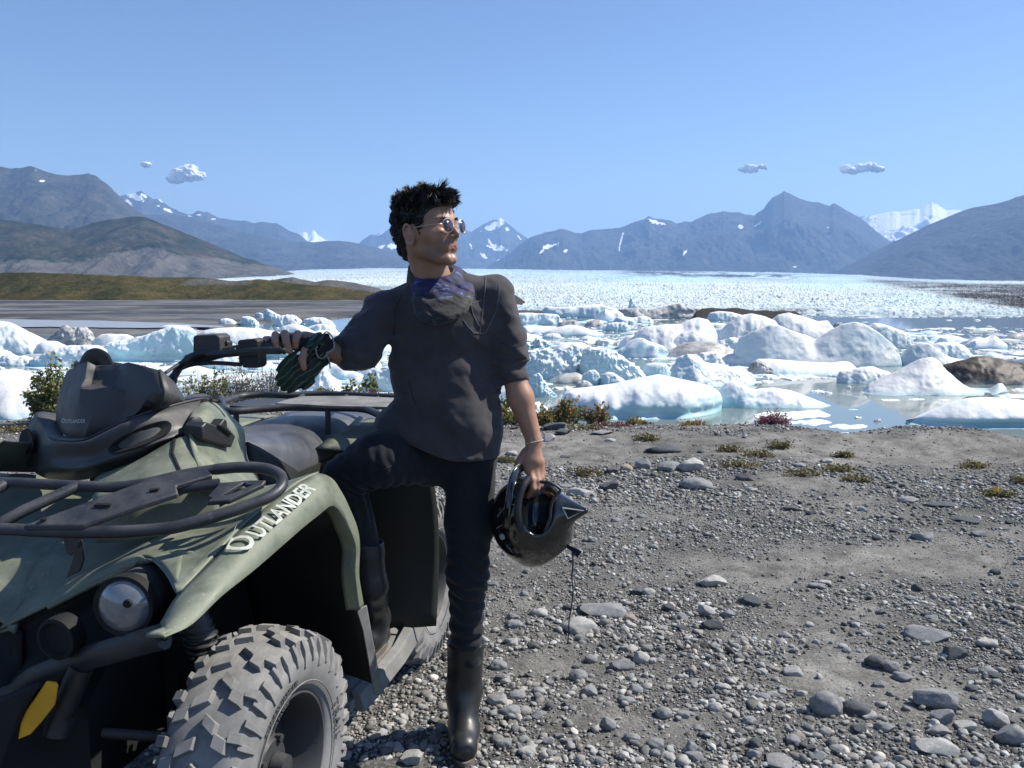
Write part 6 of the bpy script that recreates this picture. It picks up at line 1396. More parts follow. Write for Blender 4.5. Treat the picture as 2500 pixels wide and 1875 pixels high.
rf = [[W(.86, .20, .86), W(.86, .34, .85), W(.90, .47, .80), W(.94, .51, .70)], [W(1.05, .20, .885), W(1.05, .35, .885), W(1.05, .49, .85), W(1.05, .53, .74)], [W(1.3, .2, .885), W(1.3, .35, .885), W(1.3, .49, .85), W(1.3, .53, .72)], [W(1.52, .2, .84), W(1.53, .35, .83), W(1.53, .48, .78), W(1.52, .52, .66)]]
patch('rear_fender', rf, M['green'], atv, .007, nu=5, nv=4); patch('rear_fender', mirror_pts(rf), M['green'], atv, .007, nu=5, nv=4)
rb = [[W(.86, -.2, .86), W(.86, 0, .80), W(.86, .2, .86)], [W(1.5, -.2, .86), W(1.5, 0, .84), W(1.5, .2, .86)]]
patch('tail_deck', rb, M['black'], atv, .006)
pan = [[W(uu + du, v, z) for uu, v in ((.935, vo), (.90, .50), (.885, .42), (.875, .34), (.86, .235))] for z, du, vo in ((.80, 0, .575), (.62, .01, .59), (.44, .01, .59), (.26, -.01, .585))]
M['shaded_green'] = plastic('shaded_olive_plastic', (.013, .016, .013), .6, 120, .2, .1, .15, (.10, .10, .09))  # olive darkened so the shade on guard and engine cover is in the colour
patch('rear_mud_guard', pan, M['shaded_green'], atv, .008)
lb_ = [A(x, y, v=.262) for x, y in ((868, 1190), (935, 1184), (935, 1243), (872, 1252))]
b = MB(); b.loft([[W(.60, .21, .50), W(.60, .21, .82), W(1.15, .245, .82), W(1.15, .245, .50)], [W(.60, .20, .50), W(.60, .20, .82), W(1.15, .235, .82), W(1.15, .235, .50)]]); b.build('engine_cover', M['shaded_green'], atv)
lo = lb_[3]; ex = (lb_[2] - lb_[3]); ey = (lb_[0] - lb_[3])
b = MB(); b.prism(lb_, AL * -.003); lab = b.build('warning_label', M['black'], atv)
b = MB(); rg = random.Random(3)
for k in range(11):
    y = .12 + k * .075; x1 = rg.uniform(.6, .92); q = lo + ey * y + ex * .06 + AL * .0012; b.add([q, q + ex * (x1 - .06), q + ex * (x1 - .06) + ey * .022, q + ey * .022], [(0, 1, 2, 3)])
M['smallprint'] = plastic('small_print', (.16, .16, .16), .7, 60, .2, 0); b.build('small_print', M['smallprint'], lab, smooth=False)
# ---- footwell
b = MB(); b.loft([[W(u, v, z) for v, z in ((.2, .262), (.2, .235), (.50, .205), (.50, .235))] for u in (.42, .6, .78, .98)]); b.build('foot_board', M['silt'], atv, bevel=.004)
b = MB(); b.loft([[W(u, v, z) for v, z in ((.485, .245 + h), (.515, .238 + h), (.53, .19 + h * .6), (.50, .19 + h * .6))] for u, h in ((.45, .01), (.6, .0), (.78, .0), (.92, .03), (1.0, .10))]); b.build('foot_sill', M['silt'], atv, bevel=.004)
b = MB()
for k in range(8):
    for j in range(4):
        c = W(.50 + .045 * k, .30 + .045 * j, .262); b.add([c + W(-.012, -.008, 0) - AO, c + W(.012, -.008, 0) - AO, c + W(.012, .004, 0) - AO, c + W(0, .012, .009) - AO, c + W(-.012, .004, 0) - AO], [(0, 1, 3), (1, 2, 3), (2, 4, 3), (4, 0, 3)])
b.build('foot_grip', M['silt'], atv, smooth=False)
gl_ = [(871, 1490), (886, 1540), (900, 1620), (913, 1698)]; gr_ = [(896, 1478), (905, 1530), (924, 1630), (941, 1696)]
b = MB(); b.loft([[A(*l, u=.285 + .045 * i), A(*r, u=.325 + .045 * i), A(*r, u=.325 + .045 * i) + AB * .006 - AL * .004, A(*l, u=.285 + .045 * i) + AB * .006 - AL * .004] for i, (l, r) in enumerate(zip(gl_, gr_))]); b.build('splash_guard', M['silt'], atv, bevel=.003)
# ---- handlebar
hub = W(.36, .02, 1.10)
b = MB(); b.tube(catmull([hub, A(428, 912, v=.05), A(450, 884, v=.08), A(472, 868, v=.10), A(520, 858, v=.15), A(580, 850, v=.21), A(640, 846, v=.27), A(798, 836, v=.415)], 5), .0092, 12); b.tube(catmull([hub, W(.40, -.02, 1.12), W(.42, -.10, 1.15), W(.43, -.20, 1.17), W(.44, -.30, 1.172), W(.46, -.36, 1.165)], 5), .0115, 12)
b.tube([W(.34, .0, .98), W(.36, .0, 1.12)], .022, 12); hbar = b.build('handlebar', M['black'], atv)
def hv(x): return .12 + (x - 500) / 295 * .295
b = MB(); b.tube([A(628, 847, v=hv(628)), A(800, 836, v=hv(800))], .0165, 16)
for x in (718, 728, 741, 751): b.tube([A(x, 848 - (x - 628) * .065, v=hv(x)), A(x + 4, 847.7 - (x - 628) * .065, v=hv(x + 4))], .0195, 16)
b.build('hand_grip', M['dull'], hbar)
def hbox(name, pts, v, d, mt='black', bev=.004):
    b = MB(); b.prism([A(x, y, v=v) - AB * 0 + AL * 0 for x, y in pts] if False else [A(x, y, u=v) for x, y in pts], AB * d); return b.build(name, M[mt], hbar, bevel=bev, seg=3)
hbox('brake_reservoir', ((470, 823), (476, 818), (526, 816), (536, 822), (538, 858), (530, 866), (474, 868), (470, 860)), .36, .055, 'pod', .006)
hbox('reservoir_perch', ((446, 872), (452, 866), (478, 864), (540, 862), (572, 848), (576, 858), (545, 872), (500, 884), (450, 886)), .37, .04)
hbox('mirror_stub', ((533, 834), (538, 831), (552, 831), (556, 835), (556, 851), (535, 852)), .385, .025)
hbox('switch_housing', ((579, 836), (582, 830), (600, 829), (620, 826), (629, 832), (630, 850), (620, 858), (582, 858)), .385, .04)
hbox('throttle_module', ((581, 868), (590, 860), (632, 862), (635, 892), (628, 899), (592, 898), (590, 890), (582, 884)), .385, .04)
b = MB(); b.tube(catmull([A(505, 866, u=.36), A(560, 863, u=.35), (A(600, 859, u=.345)), A(650, 856, u=.345), A(686, 856, u=.35)], 5), .0068, 10, ry=1.5); b.lathe([(-.009, 0), (-.007, .006), (0, .009), (.007, .006), (.009, 0)], A(693, 857, u=.35), AL, 16, cap=False); b.build('brake_lever', M['black'], hbar)
b = MB(); b.tube(catmull([A(398, 945, u=.30), A(425, 912, u=.33), A(462, 892, u=.36), A(520, 886, u=.37), A(590, 890, u=.385)], 5), .006, 8); b.tube(catmull([A(404, 910, u=.28), A(430, 893, u=.32), A(450, 880, u=.35), A(480, 870, u=.37)], 5), .0045, 8); b.tube(catmull([W(.2, .06, 1.02), A(410, 960, u=.3), A(440, 900, u=.34), A(470, 882, u=.36)], 5), .007, 8); b.build('brake_hose', M['black'], hbar)
b = MB(); c = A(214, 890, v=-.30)
b.tube(catmull([A(212, 912, u=.42), A(214, 890, u=.42), A(224, 874, u=.42), A(240, 869, u=.42), A(256, 878, u=.42), A(264, 900, u=.42)], 6), .010, 12, ry=2.4); b.tube([A(240, 884, u=.44), A(268, 890, u=.43)], .014, 12); b.build('hand_grip', M['black'], hbar)
toroot(atv)
# ================================================================== THE MAN
def m_skin():
    m, nt, b = mat('skin')
    n = noise_node(nt, 25, 5, .6); n2 = noise_node(nt, 220, 3, .6)
    n3 = noise_node(nt, 900, 2, .5)
    sk = ramp(nt, n, [(.3, (.29, .155, .098)), (.7, (.40, .225, .145))]); st = math_node(nt, 'MULTIPLY', attr(nt, 'stubble'), ramp(nt, n3, [(.35, .35), (.65, .8)]))
    nt.links.new(mixc(nt, st, sk, (.09, .058, .045)), b.inputs['Base Color']); b.inputs['Roughness'].default_value = .48
    b.inputs['Subsurface Weight'].default_value = .12; b.inputs['Subsurface Radius'].default_value = (.012, .005, .003); b.inputs['Subsurface Scale'].default_value = 1.0
    bump(nt, b, n2, .12, .001); return m
def m_cloth(name, c, c2, rough=.9, weave=900, bmp=.25, sheen=.2):
    m, nt, b = mat(name)
    n = noise_node(nt, 12, 6, .65); n2 = noise_node(nt, weave, 2, .5)
    nt.links.new(ramp(nt, n, [(.3, c), (.7, c2)]), b.inputs['Base Color']); b.inputs['Roughness'].default_value = rough; b.inputs['Sheen Weight'].default_value = sheen
    b.inputs['Specular IOR Level'].default_value = .2
    bump(nt, b, n2, bmp, .001); return m
M['skin'] = m_skin()
M['shirt'] = m_cloth('charcoal_sweatshirt', (.040, .038, .043), (.062, .058, .064))
M['jeans'] = m_cloth('black_jeans', (.010, .012, .015), (.020, .023, .028), .8, 600, .3, .1)
M['rubber'] = plastic('black_rubber', (.014, .015, .016), .33, 60, .3, .1, .35, (.10, .10, .095), .5)
M['sole'] = plastic('boot_sole', (.11, .09, .07), .8, 60, .3, .1, .4)
M['hair'] = plastic('black_hair', (.012, .010, .009), .42, 400, .4, .2, 0, spec=.5)
M['lip'] = plastic('lips', (.30, .125, .095), .5, 80, .1, 0)
FS = np.array((math.sin(R(56)), -math.cos(R(56)), 0.0)); SS_ = np.array((math.cos(R(56)), math.sin(R(56)), 0.0))
tl = R(5); HF = FS * math.cos(tl) + np.array((0, 0, math.sin(tl))); HU = -FS * math.sin(tl) + np.array((0, 0, math.cos(tl)))
HC = PY(1044, 562, 2.385); HS = .955
HM = np.stack([HF, SS_, HU], 1)
def hl_(f, s, u): return HC + HS * (f * HF + s * SS_ + u * HU)
Q = lambda px, py, y: PY(px, py, y if y < 2.345 else y - .10)
# body joints
RW = Q(797, 856, 2.33); RE = Q(868, 870, 2.46); RS = Q(935, 748, 2.50)
LS = Q(1212, 726, 2.52); LE = Q(1250, 905, 2.53); LW = Q(1304, 1078, 2.50)
PEL = Q(1090, 1110, 2.54); LH = Q(1146, 1130, 2.53); RH = Q(1035, 1115, 2.53)
LK = Q(1141, 1400, 2.50); LA = np.array((Q(1137, 1760, 2.54)[0], 2.43, .12))
RK = Q(838, 1166, 2.34); RA = W(.72, .455, .36)
def body_sdf(P):
    q = (P - HC) @ HM / HS
    aq = q.copy(); aq[:, 1] = np.abs(aq[:, 1])
    def C(a, b, ra, rb): return sd_cone(aq, a, b, ra, rb)
    d = sd_ell(q, (-.012, 0, .026), (.098, .076, .084))
    d = smin(d, sd_ell(q, (.030, 0, -.020), (.062, .060, .068)), .03)
    d = smin(d, C((-.012, .050, -.048), (.056, .030, -.088), .020, .016), .025)
    d = smin(d, C((.070, .0, -.095), (.074, .010, -.094), .0175, .0155), .018)
    d = smin(d, C((.050, .044, -.020), (.064, .032, -.018), .020, .016), .02)
    d = smin(d, C((.080, .008, .020), (.066, .043, .018), .009, .008), .014)
    d = smin(d, sd_ell(aq, (.068, .014, -.057), (.022, .025, .018)), .014)
    d = smax(d, -sd_ell(aq, (.093, .031, .003), (.016, .016, .010)), .010)
    d = smin(d, sd_cone(q, (.086, 0, .008), (.1085, 0, -.023), .0070, .0085), .007)
    d = smin(d, sd_ell(aq, (.096, .0115, -.029), (.011, .0070, .0062)), .005)
    d = smax(d, -sd_ell(aq, (.098, .0065, -.0365), (.006, .0035, .003)), .003)
    d = smin(d, sd_ell(aq, (.071, .031, .003), (.013, .013, .011)), .004)
    d = smin(d, C((.0868, .004, -.0525), (.0795, .021, -.0555), .0034, .0025), .005)
    d = smin(d, C((.0850, .0, -.0605), (.0785, .018, -.0585), .0042, .003), .005)
    d = smax(d, -C((.094, .0, -.0565), (.079, .024, -.0572), .0012, .0011), .002)
    ear = sd_ell(aq, (-.003, .078, -.018), (.016, .0045, .027), rotm('Y', -12)); ke = np.sqrt(((aq[:, 0] + .004 + .2 * (aq[:, 2] + .014)) / .0165) ** 2 + ((aq[:, 2] + .014) / .0275) ** 2) + 1e-6
    rim_ = np.sqrt(((ke - 1) * .019) ** 2 + (aq[:, 1] - .0835) ** 2) - .0036 - .004 * np.clip((-.030 - aq[:, 2]) / .01, 0, 1); ear = smin(ear, np.where(aq[:, 0] > .008, rim_ + .003, rim_), .003); ear = smin(ear, sd_ell(aq, (.008, .079, -.018), (.005, .005, .007)), .003)
    ear = smin(ear, sd_cone(aq, (.0, .072, -.016), (.0, .076, -.016), .013, .010), .008)
    d = smin(d, ear, .006) * HS
    # neck and torso
    nb = Q(1062, 715, 2.53)
    d = smin(d, sd_cone(P, hl_(-.024, 0, -.055), nb + np.array((.008, 0, 0)), .049, .056), .022)
    d = smin(d, sd_cone(P, hl_(.005, -.025, -.055), nb + np.array((.02, -.035, .02)), .016, .014), .02)
    d = smin(d, sd_ell(P, Q(1075, 830, 2.535), (.115, .066, .135)), .04)
    d = smin(d, sd_ell(P, Q(1088, 970, 2.54), (.125, .075, .16)), .05)
    d = smin(d, sd_cone(P, RS + np.array((.05, .02, -.05)), LS + np.array((-.04, .02, -.04)), .034, .034), .02)
    d = smin(d, sd_ell(P, PEL + np.array((0, .02, .02)), (.105, .055, .07)), .03)
    # arms
    d = smin(d, sd_cone(P, RS + np.array((.04, .02, -.03)), RE, .034, .036), .02); d = smin(d, sd_cone(P, RE, RW, .042, .027), .012)
    d = smin(d, sd_cone(P, LS + np.array((-.02, .01, -.03)), LE, .034, .034), .02); m = LE * .62 + LW * .38
    d = smin(d, sd_cone(P, LE, m, .034, .036), .012); d = smin(d, sd_cone(P, m, LW, .037, .0235), .02)
    # legs
    d = smin(d, sd_cone(P, LH + np.array((-.01, .02, .02)), LK, .050, .042), .02); d = smin(d, sd_cone(P, LK, Q(1137, 1600, 2.54), .045, .036), .02); d = smin(d, sd_cone(P, Q(1137, 1600, 2.54), LA, .036, .024), .01)
    d = smin(d, sd_cone(P, RH + np.array((.01, .02, .02)), RK, .048, .042), .02); d = smin(d, sd_cone(P, RK, Q(893, 1345, 2.475), .044, .032), .02); d = smin(d, sd_cone(P, Q(893, 1345, 2.475), RA, .032, .024), .01)
    # right hand closed over the grip
    H = sd_cone(P, Q(690, 834, 2.325), Q(762, 838, 2.335), .019, .024); H = smin(H, sd_cone(P, Q(762, 838, 2.335), RW, .026, .026), .02)
    H = smin(H, sd_cone(P, Q(680, 828, 2.315), Q(745, 822, 2.325), .013, .014), .015)
    for ch in (((657, 828, 2.315, .0098), (649, 829, 2.285, .0096), (648, 838, 2.262, .009), (655, 846, 2.262, .008)),
               ((680, 824, 2.315, .0108), (672, 818, 2.282, .0106), (672, 834, 2.250, .0100), (678, 850, 2.252, .0085)),
               ((706, 822, 2.318, .0112), (695, 815, 2.283, .0112), (699, 836, 2.247, .0105), (707, 858, 2.252, .0088)),
               ((738, 823, 2.325, .0108), (727, 816, 2.296, .0112), (722, 832, 2.262, .0100), (722, 846, 2.262, .0085)),
               ((765, 846, 2.310, .0125), (745, 856, 2.262, .0118), (738, 876, 2.238, .0105), (742, 898, 2.236, .0085))):
        f = None
        for a, b in zip(ch[:-1], ch[1:]):
            e = sd_cone(P, Q(*a[:3]), Q(*b[:3]), a[3], b[3]); f = e if f is None else smin(f, e, .0025)
        H = smin(H, f, .006)
    d = smin(d, H, .008)
    # left hand hanging, fingers hooked over the edge of the helmet
    H = sd_cone(P, LW, Q(1300, 1120, 2.49), .0235, .026); H = smin(H, sd_cone(P, Q(1288, 1126, 2.49), Q(1314, 1128, 2.50), .023, .018), .02); H = smin(H, sd_cone(P, Q(1292, 1146, 2.48), Q(1318, 1146, 2.50), .016, .014), .015)
    for ch in (((1293, 1146, 2.480, .0120), (1299, 1172, 2.462, .0112), (1300, 1192, 2.455, .0100), (1289, 1212, 2.462, .0082)),
               ((1307, 1148, 2.485, .0116), (1313, 1174, 2.470, .0106), (1311, 1192, 2.466, .0096), (1300, 1208, 2.478, .0080)),
               ((1317, 1145, 2.495, .0108), (1322, 1168, 2.484, .0100), (1319, 1185, 2.482, .0090), (1310, 1198, 2.495, .0076)),
               ((1320, 1138, 2.510, .0098), (1325, 1158, 2.504, .0092), (1322, 1174, 2.504, .0082), (1316, 1186, 2.512, .0070)),
               ((1283, 1104, 2.495, .0135), (1267, 1130, 2.480, .0130), (1262, 1150, 2.474, .0115), (1268, 1172, 2.474, .0088))):
        f = None
        for a, b in zip(ch[:-1], ch[1:]):
            e = sd_cone(P, Q(*a[:3]), Q(*b[:3]), a[3], b[3]); f = e if f is None else smin(f, e, .0025)
        H = smin(H, f, .006)
    return smin(d, H, .008)
man = empty('person', (float(LA[0]), 2.42, 0.0), 'man in a charcoal sweatshirt, black jeans and rubber boots leaning on the quad bike', 'person')
V, F = surfnet(body_sdf, (-.80, 2.13, .06), (.20, 2.60, 1.66), .0034)
q_ = (V - HC) @ HM / HS; stb = np.exp(-((q_[:, 0] - .055) / .05) ** 2 - ((q_[:, 2] + .075) / .035) ** 2) * (q_[:, 2] > -.13) + .8 * np.exp(-((q_[:, 0] - .09) / .02) ** 2 - ((q_[:, 2] + .045) / .008) ** 2)
body = mk('body', V, F, M['skin'], man, attrs={'stubble': np.clip(stb, 0, 1)})
# lips colour by a second material
q = (V - HC) @ HM / HS
fc = q[F].mean(1)
lipm = (np.abs(fc[:, 1]) < .024) & (fc[:, 2] < -.0475) & (fc[:, 2] > -.0680) & (fc[:, 0] > .076) & ((fc[:, 2] + .057) ** 2 / .0078 ** 2 + fc[:, 1] ** 2 / .025 ** 2 < 1)
body.data.materials.append(M['lip']); body.data.polygons.foreach_set('material_index', lipm.astype(np.int32))
# brows
b = MB(); rg = random.Random(8)
for s in (-1, 1):
    for k in range(70):
        t = rg.random(); base = hl_(.0935 - .020 * t ** 1.6, s * (.011 + .036 * t), .0185 + .006 * math.sin(t * 2.6) + rg.uniform(-.0028, .0028))
        b.tube([base - HF * .002, base + HF * .002 + SS_ * s * .005 + HU * rg.uniform(-.001, .003)], [.0009, .0003], 3, cap=False)
b.build('eyebrows', M['hair'], man)

# ---- hair
def hair_line(f): return np.interp(f, [-.13, -.08, -.045, -.028, -.018, .012, .020, .034, .044, .060, .085, .11], [-.085, -.085, -.066, -.02, .012, .012, -.030, -.026, .030, .052, .062, .066])
def hair_sdf(P):
    q = (P - HC) @ HM / HS
    d = sd_ell(q, (-.014, 0, .028), (.101, .079, .087)); d = smin(d, sd_ell(q, (-.055, 0, -.036), (.047, .053, .050)), .03)
    d = smin(d, sd_ell(q, (.030, 0, .082), (.050, .052, .024)), .03)
    d = d - .004 * fbm3(q[:, 0] * 60, q[:, 1] * 60, q[:, 2] * 40, 3, 3)
    return smax(d, (hair_line(q[:, 0]) - q[:, 2]), .006) * HS
hw = .17
V, F = surfnet(hair_sdf, HC - hw, HC + hw, .004)
b = MB(); b.add(V, F.tolist())
rg = np.random.RandomState(6); nV = []; nF = []; k = 0
Vq = (V - HC) @ HM / HS; okv = np.nonzero(Vq[:, 2] > hair_line(Vq[:, 0]) + .005)[0]
lk = okv[rg.randint(0, len(okv), 210)]; LQ = Vq[lk]; lrand = np.clip(rg.normal(0, 1, (210, 6)), -1.4, 1.4)
roots = okv[rg.randint(0, len(okv), 8200)]
for ri in roots:
    q = Vq[ri]; p = V[ri]; j = int(((LQ - q) ** 2).sum(1).argmin()); lq = LQ[j]; lr = lrand[j]
    nrm_ = lq - np.array((-.014, 0, .02)); nrm_ /= np.linalg.norm(nrm_)
    top = np.clip((lq[2] - .045) / .05, 0, 1); fr = np.clip((lq[0] - .0) / .07, 0, 1); bk = np.clip((-.03 - lq[0]) / .05, 0, 1); low_ = np.clip((.02 - lq[2]) / .05, 0, 1)
    L = .010 + .020 * top + .014 * fr * top + .004 * bk - .004 * low_ + .006 * top * lr[0]
    L = max(.005, L * (.85 + .3 * rg.rand()))
    d0 = nrm_ * (.45 + .35 * top + .1 * lr[1]) + np.array((.45 * top + .5 * fr * top - .15 * bk, .30 * lr[2] * (.3 + top), .25 * top * (1 - fr) - .6 * low_ + .25 * bk * (1 - low_)))
    d0 /= np.linalg.norm(d0)
    curl = .65 * np.array((lr[3], lr[4], lr[5] - .5 * fr)) * (.25 + top) - .35 * nrm_
    cv = []; x = q.copy(); d = d0 + rg.normal(0, .10, 3)
    tipoff = (lq - q) * .55
    for t in range(5):
        cv.append(HC + HS * (x + tipoff * (t / 4) ** 1.3) @ HM.T if False else HC + HS * ((x + tipoff * (t / 4) ** 1.3) @ HM.T))
        d = d + curl * .28 + rg.normal(0, .07, 3); d /= np.linalg.norm(d); x = x + d * L / 4
    cv = np.array(cv); tt = rg.normal(0, 1, 3); ax_ = cv[-1] - cv[0]; s1 = np.cross(ax_, tt); s1 /= np.linalg.norm(s1) + 1e-9; s2 = np.cross(ax_, s1); s2 /= np.linalg.norm(s2) + 1e-9
    w = .00115 * rg.uniform(.7, 1.4)
    for t in range(5):
        ww = w * (1.2, 1.1, .9, .6, .08)[t]; nV += [cv[t] + s1 * ww, cv[t] - s1 * ww * .5 + s2 * ww * .85, cv[t] - s1 * ww * .5 - s2 * ww * .85]
    for lv in range(4):
        for c in range(3): nF.append((k + lv * 3 + c, k + lv * 3 + (c + 1) % 3, k + lv * 3 + 3 + (c + 1) % 3, k + lv * 3 + 3 + c))
    k += 15
b.add(nV, nF)
hair = mk('hair', np.concatenate(b.v), b.f, M['hair'], man)

# ---- sweatshirt
HEM = [(900, 1036), (918, 1042), (980, 1066), (1063, 1098), (1106, 1111), (1179, 1116), (1240, 1117)]
def folds(P, sx, sy, sz, seed, amp): return amp * (1 - np.abs(fbm3(P[:, 0] * sx, P[:, 1] * sy, P[:, 2] * sz, 2, seed)) * 2.2)
def shirt_sdf(P):
    d = sd_ell(P, Q(1080, 772, 2.535), (.168, .108, .125))
    d = smin(d, sd_ell(P, Q(1086, 890, 2.535), (.160, .112, .19)), .05)
    d = smin(d, sd_ell(P, Q(1094, 1035, 2.535), (.163, .128, .24)), .05)
    d = smin(d, sd_ell(P, Q(955, 1040, 2.52), (.048, .07, .06)), .05)
    d = smin(d, sd_cone(P, Q(1050, 732, 2.545), Q(948, 758, 2.52), .068, .058), .03); d = smin(d, sd_cone(P, Q(1095, 722, 2.545), Q(1200, 724, 2.535), .068, .058), .03)
    c0, c1, c2 = Q(940, 760, 2.51), Q(872, 852, 2.46), Q(828, 862, 2.425)
    a = smin(sd_cone(P, c0, c1, .062, .060), sd_cone(P, c1, c2, .060, .052), .02)
    ax = (c2 - c1) / np.linalg.norm(c2 - c1); a = smax(a, (P - c2) @ ax - .004, .006)
    c3, c4, c5 = Q(1211, 730, 2.53), Q(1244, 850, 2.53), Q(1251, 915, 2.53)
    a2 = smin(sd_cone(P, c3, c4, .058, .053), sd_cone(P, c4, c5, .053, .052), .02); a2 = smin(a2, sd_cone(P, Q(1251, 900, 2.53), Q(1252, 924, 2.53), .052, .051), .004)
    ax2 = (c5 - c4) / np.linalg.norm(c5 - c4); a2 = smax(a2, (P - c5) @ ax2 - .020, .006)
    z = P[:, 2]; nearR = np.exp(-((P - c1) ** 2).sum(1) / .018); nearL = np.exp(-((P - c5) ** 2).sum(1) / .010)
    wr = nearR * folds(P, 9, 12, 26, 5, .010) + nearL * folds(P, 10, 10, 42, 7, .009) + .003 * np.exp(-((P - c4) ** 2).sum(1) / .02) * np.sin((z * .9 + P[:, 0] * .5) * 110 + 3 * fbm3(P[:, 0] * 8, P[:, 1] * 8, z * 8, 2, 6))
    d = smin(smin(d, a, .035), a2, .030)
    # broad folds of the loose body
    u = P[:, 0] * .9 + z * .55
    d = d + .006 - .0135 * fbm3(u * 9, P[:, 1] * 4, (z - P[:, 0] * .8) * 5.5, 2, 17, .5) - .006 * np.sin((z * 1.0 + P[:, 0] * .75) * 34 + 3 * fbm3(P[:, 0] * 3, P[:, 1] * 3, z * 3, 2, 4)) * np.exp(-((P[:, 0] + .13) / .10) ** 2 - ((z - 1.02) / .12) ** 2) - wr - .0028 * fbm3(P[:, 0] * 30, P[:, 1] * 30, z * 30, 2, 9) - .0045 * (1 - 2.4 * np.abs(fbm3((P[:, 0] + z) * 11, P[:, 1] * 8, (z - P[:, 0]) * 6, 2, 31)))
    # neck opening
    d = smax(d, -sd_cone(P, Q(1062, 600, 2.53), Q(1066, 700, 2.515), .062, .054), .010)
    pa = np.stack(proj(P), -1); hem = np.interp(pa[:, 0], [h[0] for h in HEM], [h[1] for h in HEM])
    zh = CAMH - (hem - HOR) / FPX * 2.43
    d = smax(d, zh - z, .006)
    roll = np.abs(z - zh - .008); return np.where(roll < .02, d - .0022 * np.cos(np.clip(roll / .010, 0, 1) * math.pi / 2), d)
V, F = surfnet(shirt_sdf, (-.62, 2.22, .83), (.12, 2.62, 1.50), .0042)
shirt = mk('sweatshirt', V, F, M['shirt'], man)
def onto(sdf, pts, y0=2.2, lift=.0):
    """points of the picture dropped onto a surface"""
    out = []
    for px, py in pts:
        d = ray(px, py); d = d / np.linalg.norm(d); t = y0
        for _ in range(60):
            s = float(sdf((CAM + d * t)[None])[0]); t += s * .7
            if abs(s) < .0006: break
            if t > 3.2: break
        out.append(CAM + d * (t - lift))
    return np.array(out)
M['seam'] = m_cloth('raw_seam', (.10, .09, .10), (.14, .13, .135), .95)
b = MB()
for pts in ([(1186, 676), (1184, 710), (1180, 750), (1174, 790), (1171, 813), (1182, 815)], [(1218, 694), (1218, 725), (1211, 760), (1197, 790), (1184, 815)], [(1150, 745), (1156, 770), (1164, 785), (1171, 797)], [(1131, 781), (1142, 796), (1157, 813), (1170, 813)], [(1150, 740), (1162, 738), (1176, 733)]):
    P = onto(shirt_sdf, [tuple(p) for p in lerp_line(np.array(pts, float), 4)]); b.tube(P, .0016, 5)
b.build('raw_seam', M['seam'], shirt)
for pts in ([(1262, 845), (1250, 848), (1232, 840), (1220, 838)], [(998, 930), (1003, 950), (1008, 970), (1016, 990)], [(982, 720), (968, 745), (962, 780), (962, 820)]):
    P = onto(shirt_sdf, [tuple(p) for p in lerp_line(np.array(pts, float), 3)]); MB().tube(P, .0012, 5).build('stitch_line', M['jeans'], shirt)
# collar standing round the neck
ring0, ring1, ring2 = [], [], []
cx, cy = 1066, 690
for k in range(40):
    a = 2 * math.pi * k / 40; ca, sa = math.cos(a), math.sin(a); fr_ = max(0, -sa)
    ring0.append(Q(1074 + 84 * ca, 716 + 34 * fr_ ** 1.5 - 22 * max(0, sa), 2.525 + .092 * sa))
    ring1.append(Q(1070 + 78 * ca, 682 + 40 * fr_ ** 1.3 - 6 * max(0, -ca) + 6 * max(0, ca), 2.525 + .088 * sa))
    ring2.append(Q(1068 + 71 * ca, 652 + 62 * fr_ ** 1.2 - 10 * max(0, -ca) + 10 * max(0, ca), 2.53 + .082 * sa))
b = MB(); b.loft([ring0, ring1, ring2], cap=False); b.build('collar', M['shirt'], shirt, solid=.006, sub=1)
# ---- neck gaiter
def m_gaiter():
    m, nt, b = mat('neck_gaiter')
    n = noise_node(nt, 26, 5, .6, stretch=(1, 1, 2.2), dist=1.0); z = geo_z(nt); n2 = noise_node(nt, 700, 2, .5)
    k = math_node(nt, 'ADD', math_node(nt, 'MULTIPLY', math_node(nt, 'SUBTRACT', z, 1.362), 30.0), math_node(nt, 'MULTIPLY', math_node(nt, 'SUBTRACT', n, .5), 2.6))
    blue = ramp(nt, n, [(.35, (.001, .002, .02)), (.50, (.003, .003, .055)), (.60, (.006, .005, .10)), (.66, (.14, .20, .32)), (.70, (.003, .003, .045))])
    camo = ramp(nt, n, [(.38, (.004, .005, .006)), (.54, (.010, .011, .012)), (.62, (.045, .045, .036)), (.66, (.008, .009, .010)), (.74, (.02, .022, .024))])
    nt.links.new(mixc(nt, ramp(nt, k, [(.35, 0.), (.6, 1.)]), camo, blue), b.inputs['Base Color']); b.inputs['Roughness'].default_value = .75; b.inputs['Sheen Weight'].default_value = .2
    bump(nt, b, n2, .2, .001); return m
M['gaiter'] = m_gaiter()
def gaiter_sdf(P):
    d = None
    for (x, y, yy, rx, ry, tilt, r) in ((1064, 676, 2.52, .060, .062, .30, .014), (1068, 690, 2.51, .063, .070, .40, .016), (1075, 706, 2.495, .067, .080, .50, .018), (1083, 720, 2.48, .068, .088, .60, .020)):
        c = Q(x, y, yy); q = P - c; zt = q[:, 2] - tilt * (q[:, 1]) * 1.0 - .12 * q[:, 0]
        k = np.sqrt((q[:, 0] / rx) ** 2 + (q[:, 1] / ry) ** 2) + 1e-6
        rr = (k - 1) * min(rx, ry); e = np.sqrt(rr ** 2 + (zt * .9) ** 2) - r
        d = e if d is None else smin(d, e, .010)
    return d - .0045 * fbm3(P[:, 0] * 22, P[:, 1] * 22, P[:, 2] * 60 + P[:, 0] * 30, 3, 41, .6)
V, F = surfnet(gaiter_sdf, Q(1075, 715, 2.50) - (.14, .17, .15), Q(1075, 715, 2.50) + (.14, .17, .15), .0036)
mk('neck_gaiter', V, F, M['gaiter'], man)

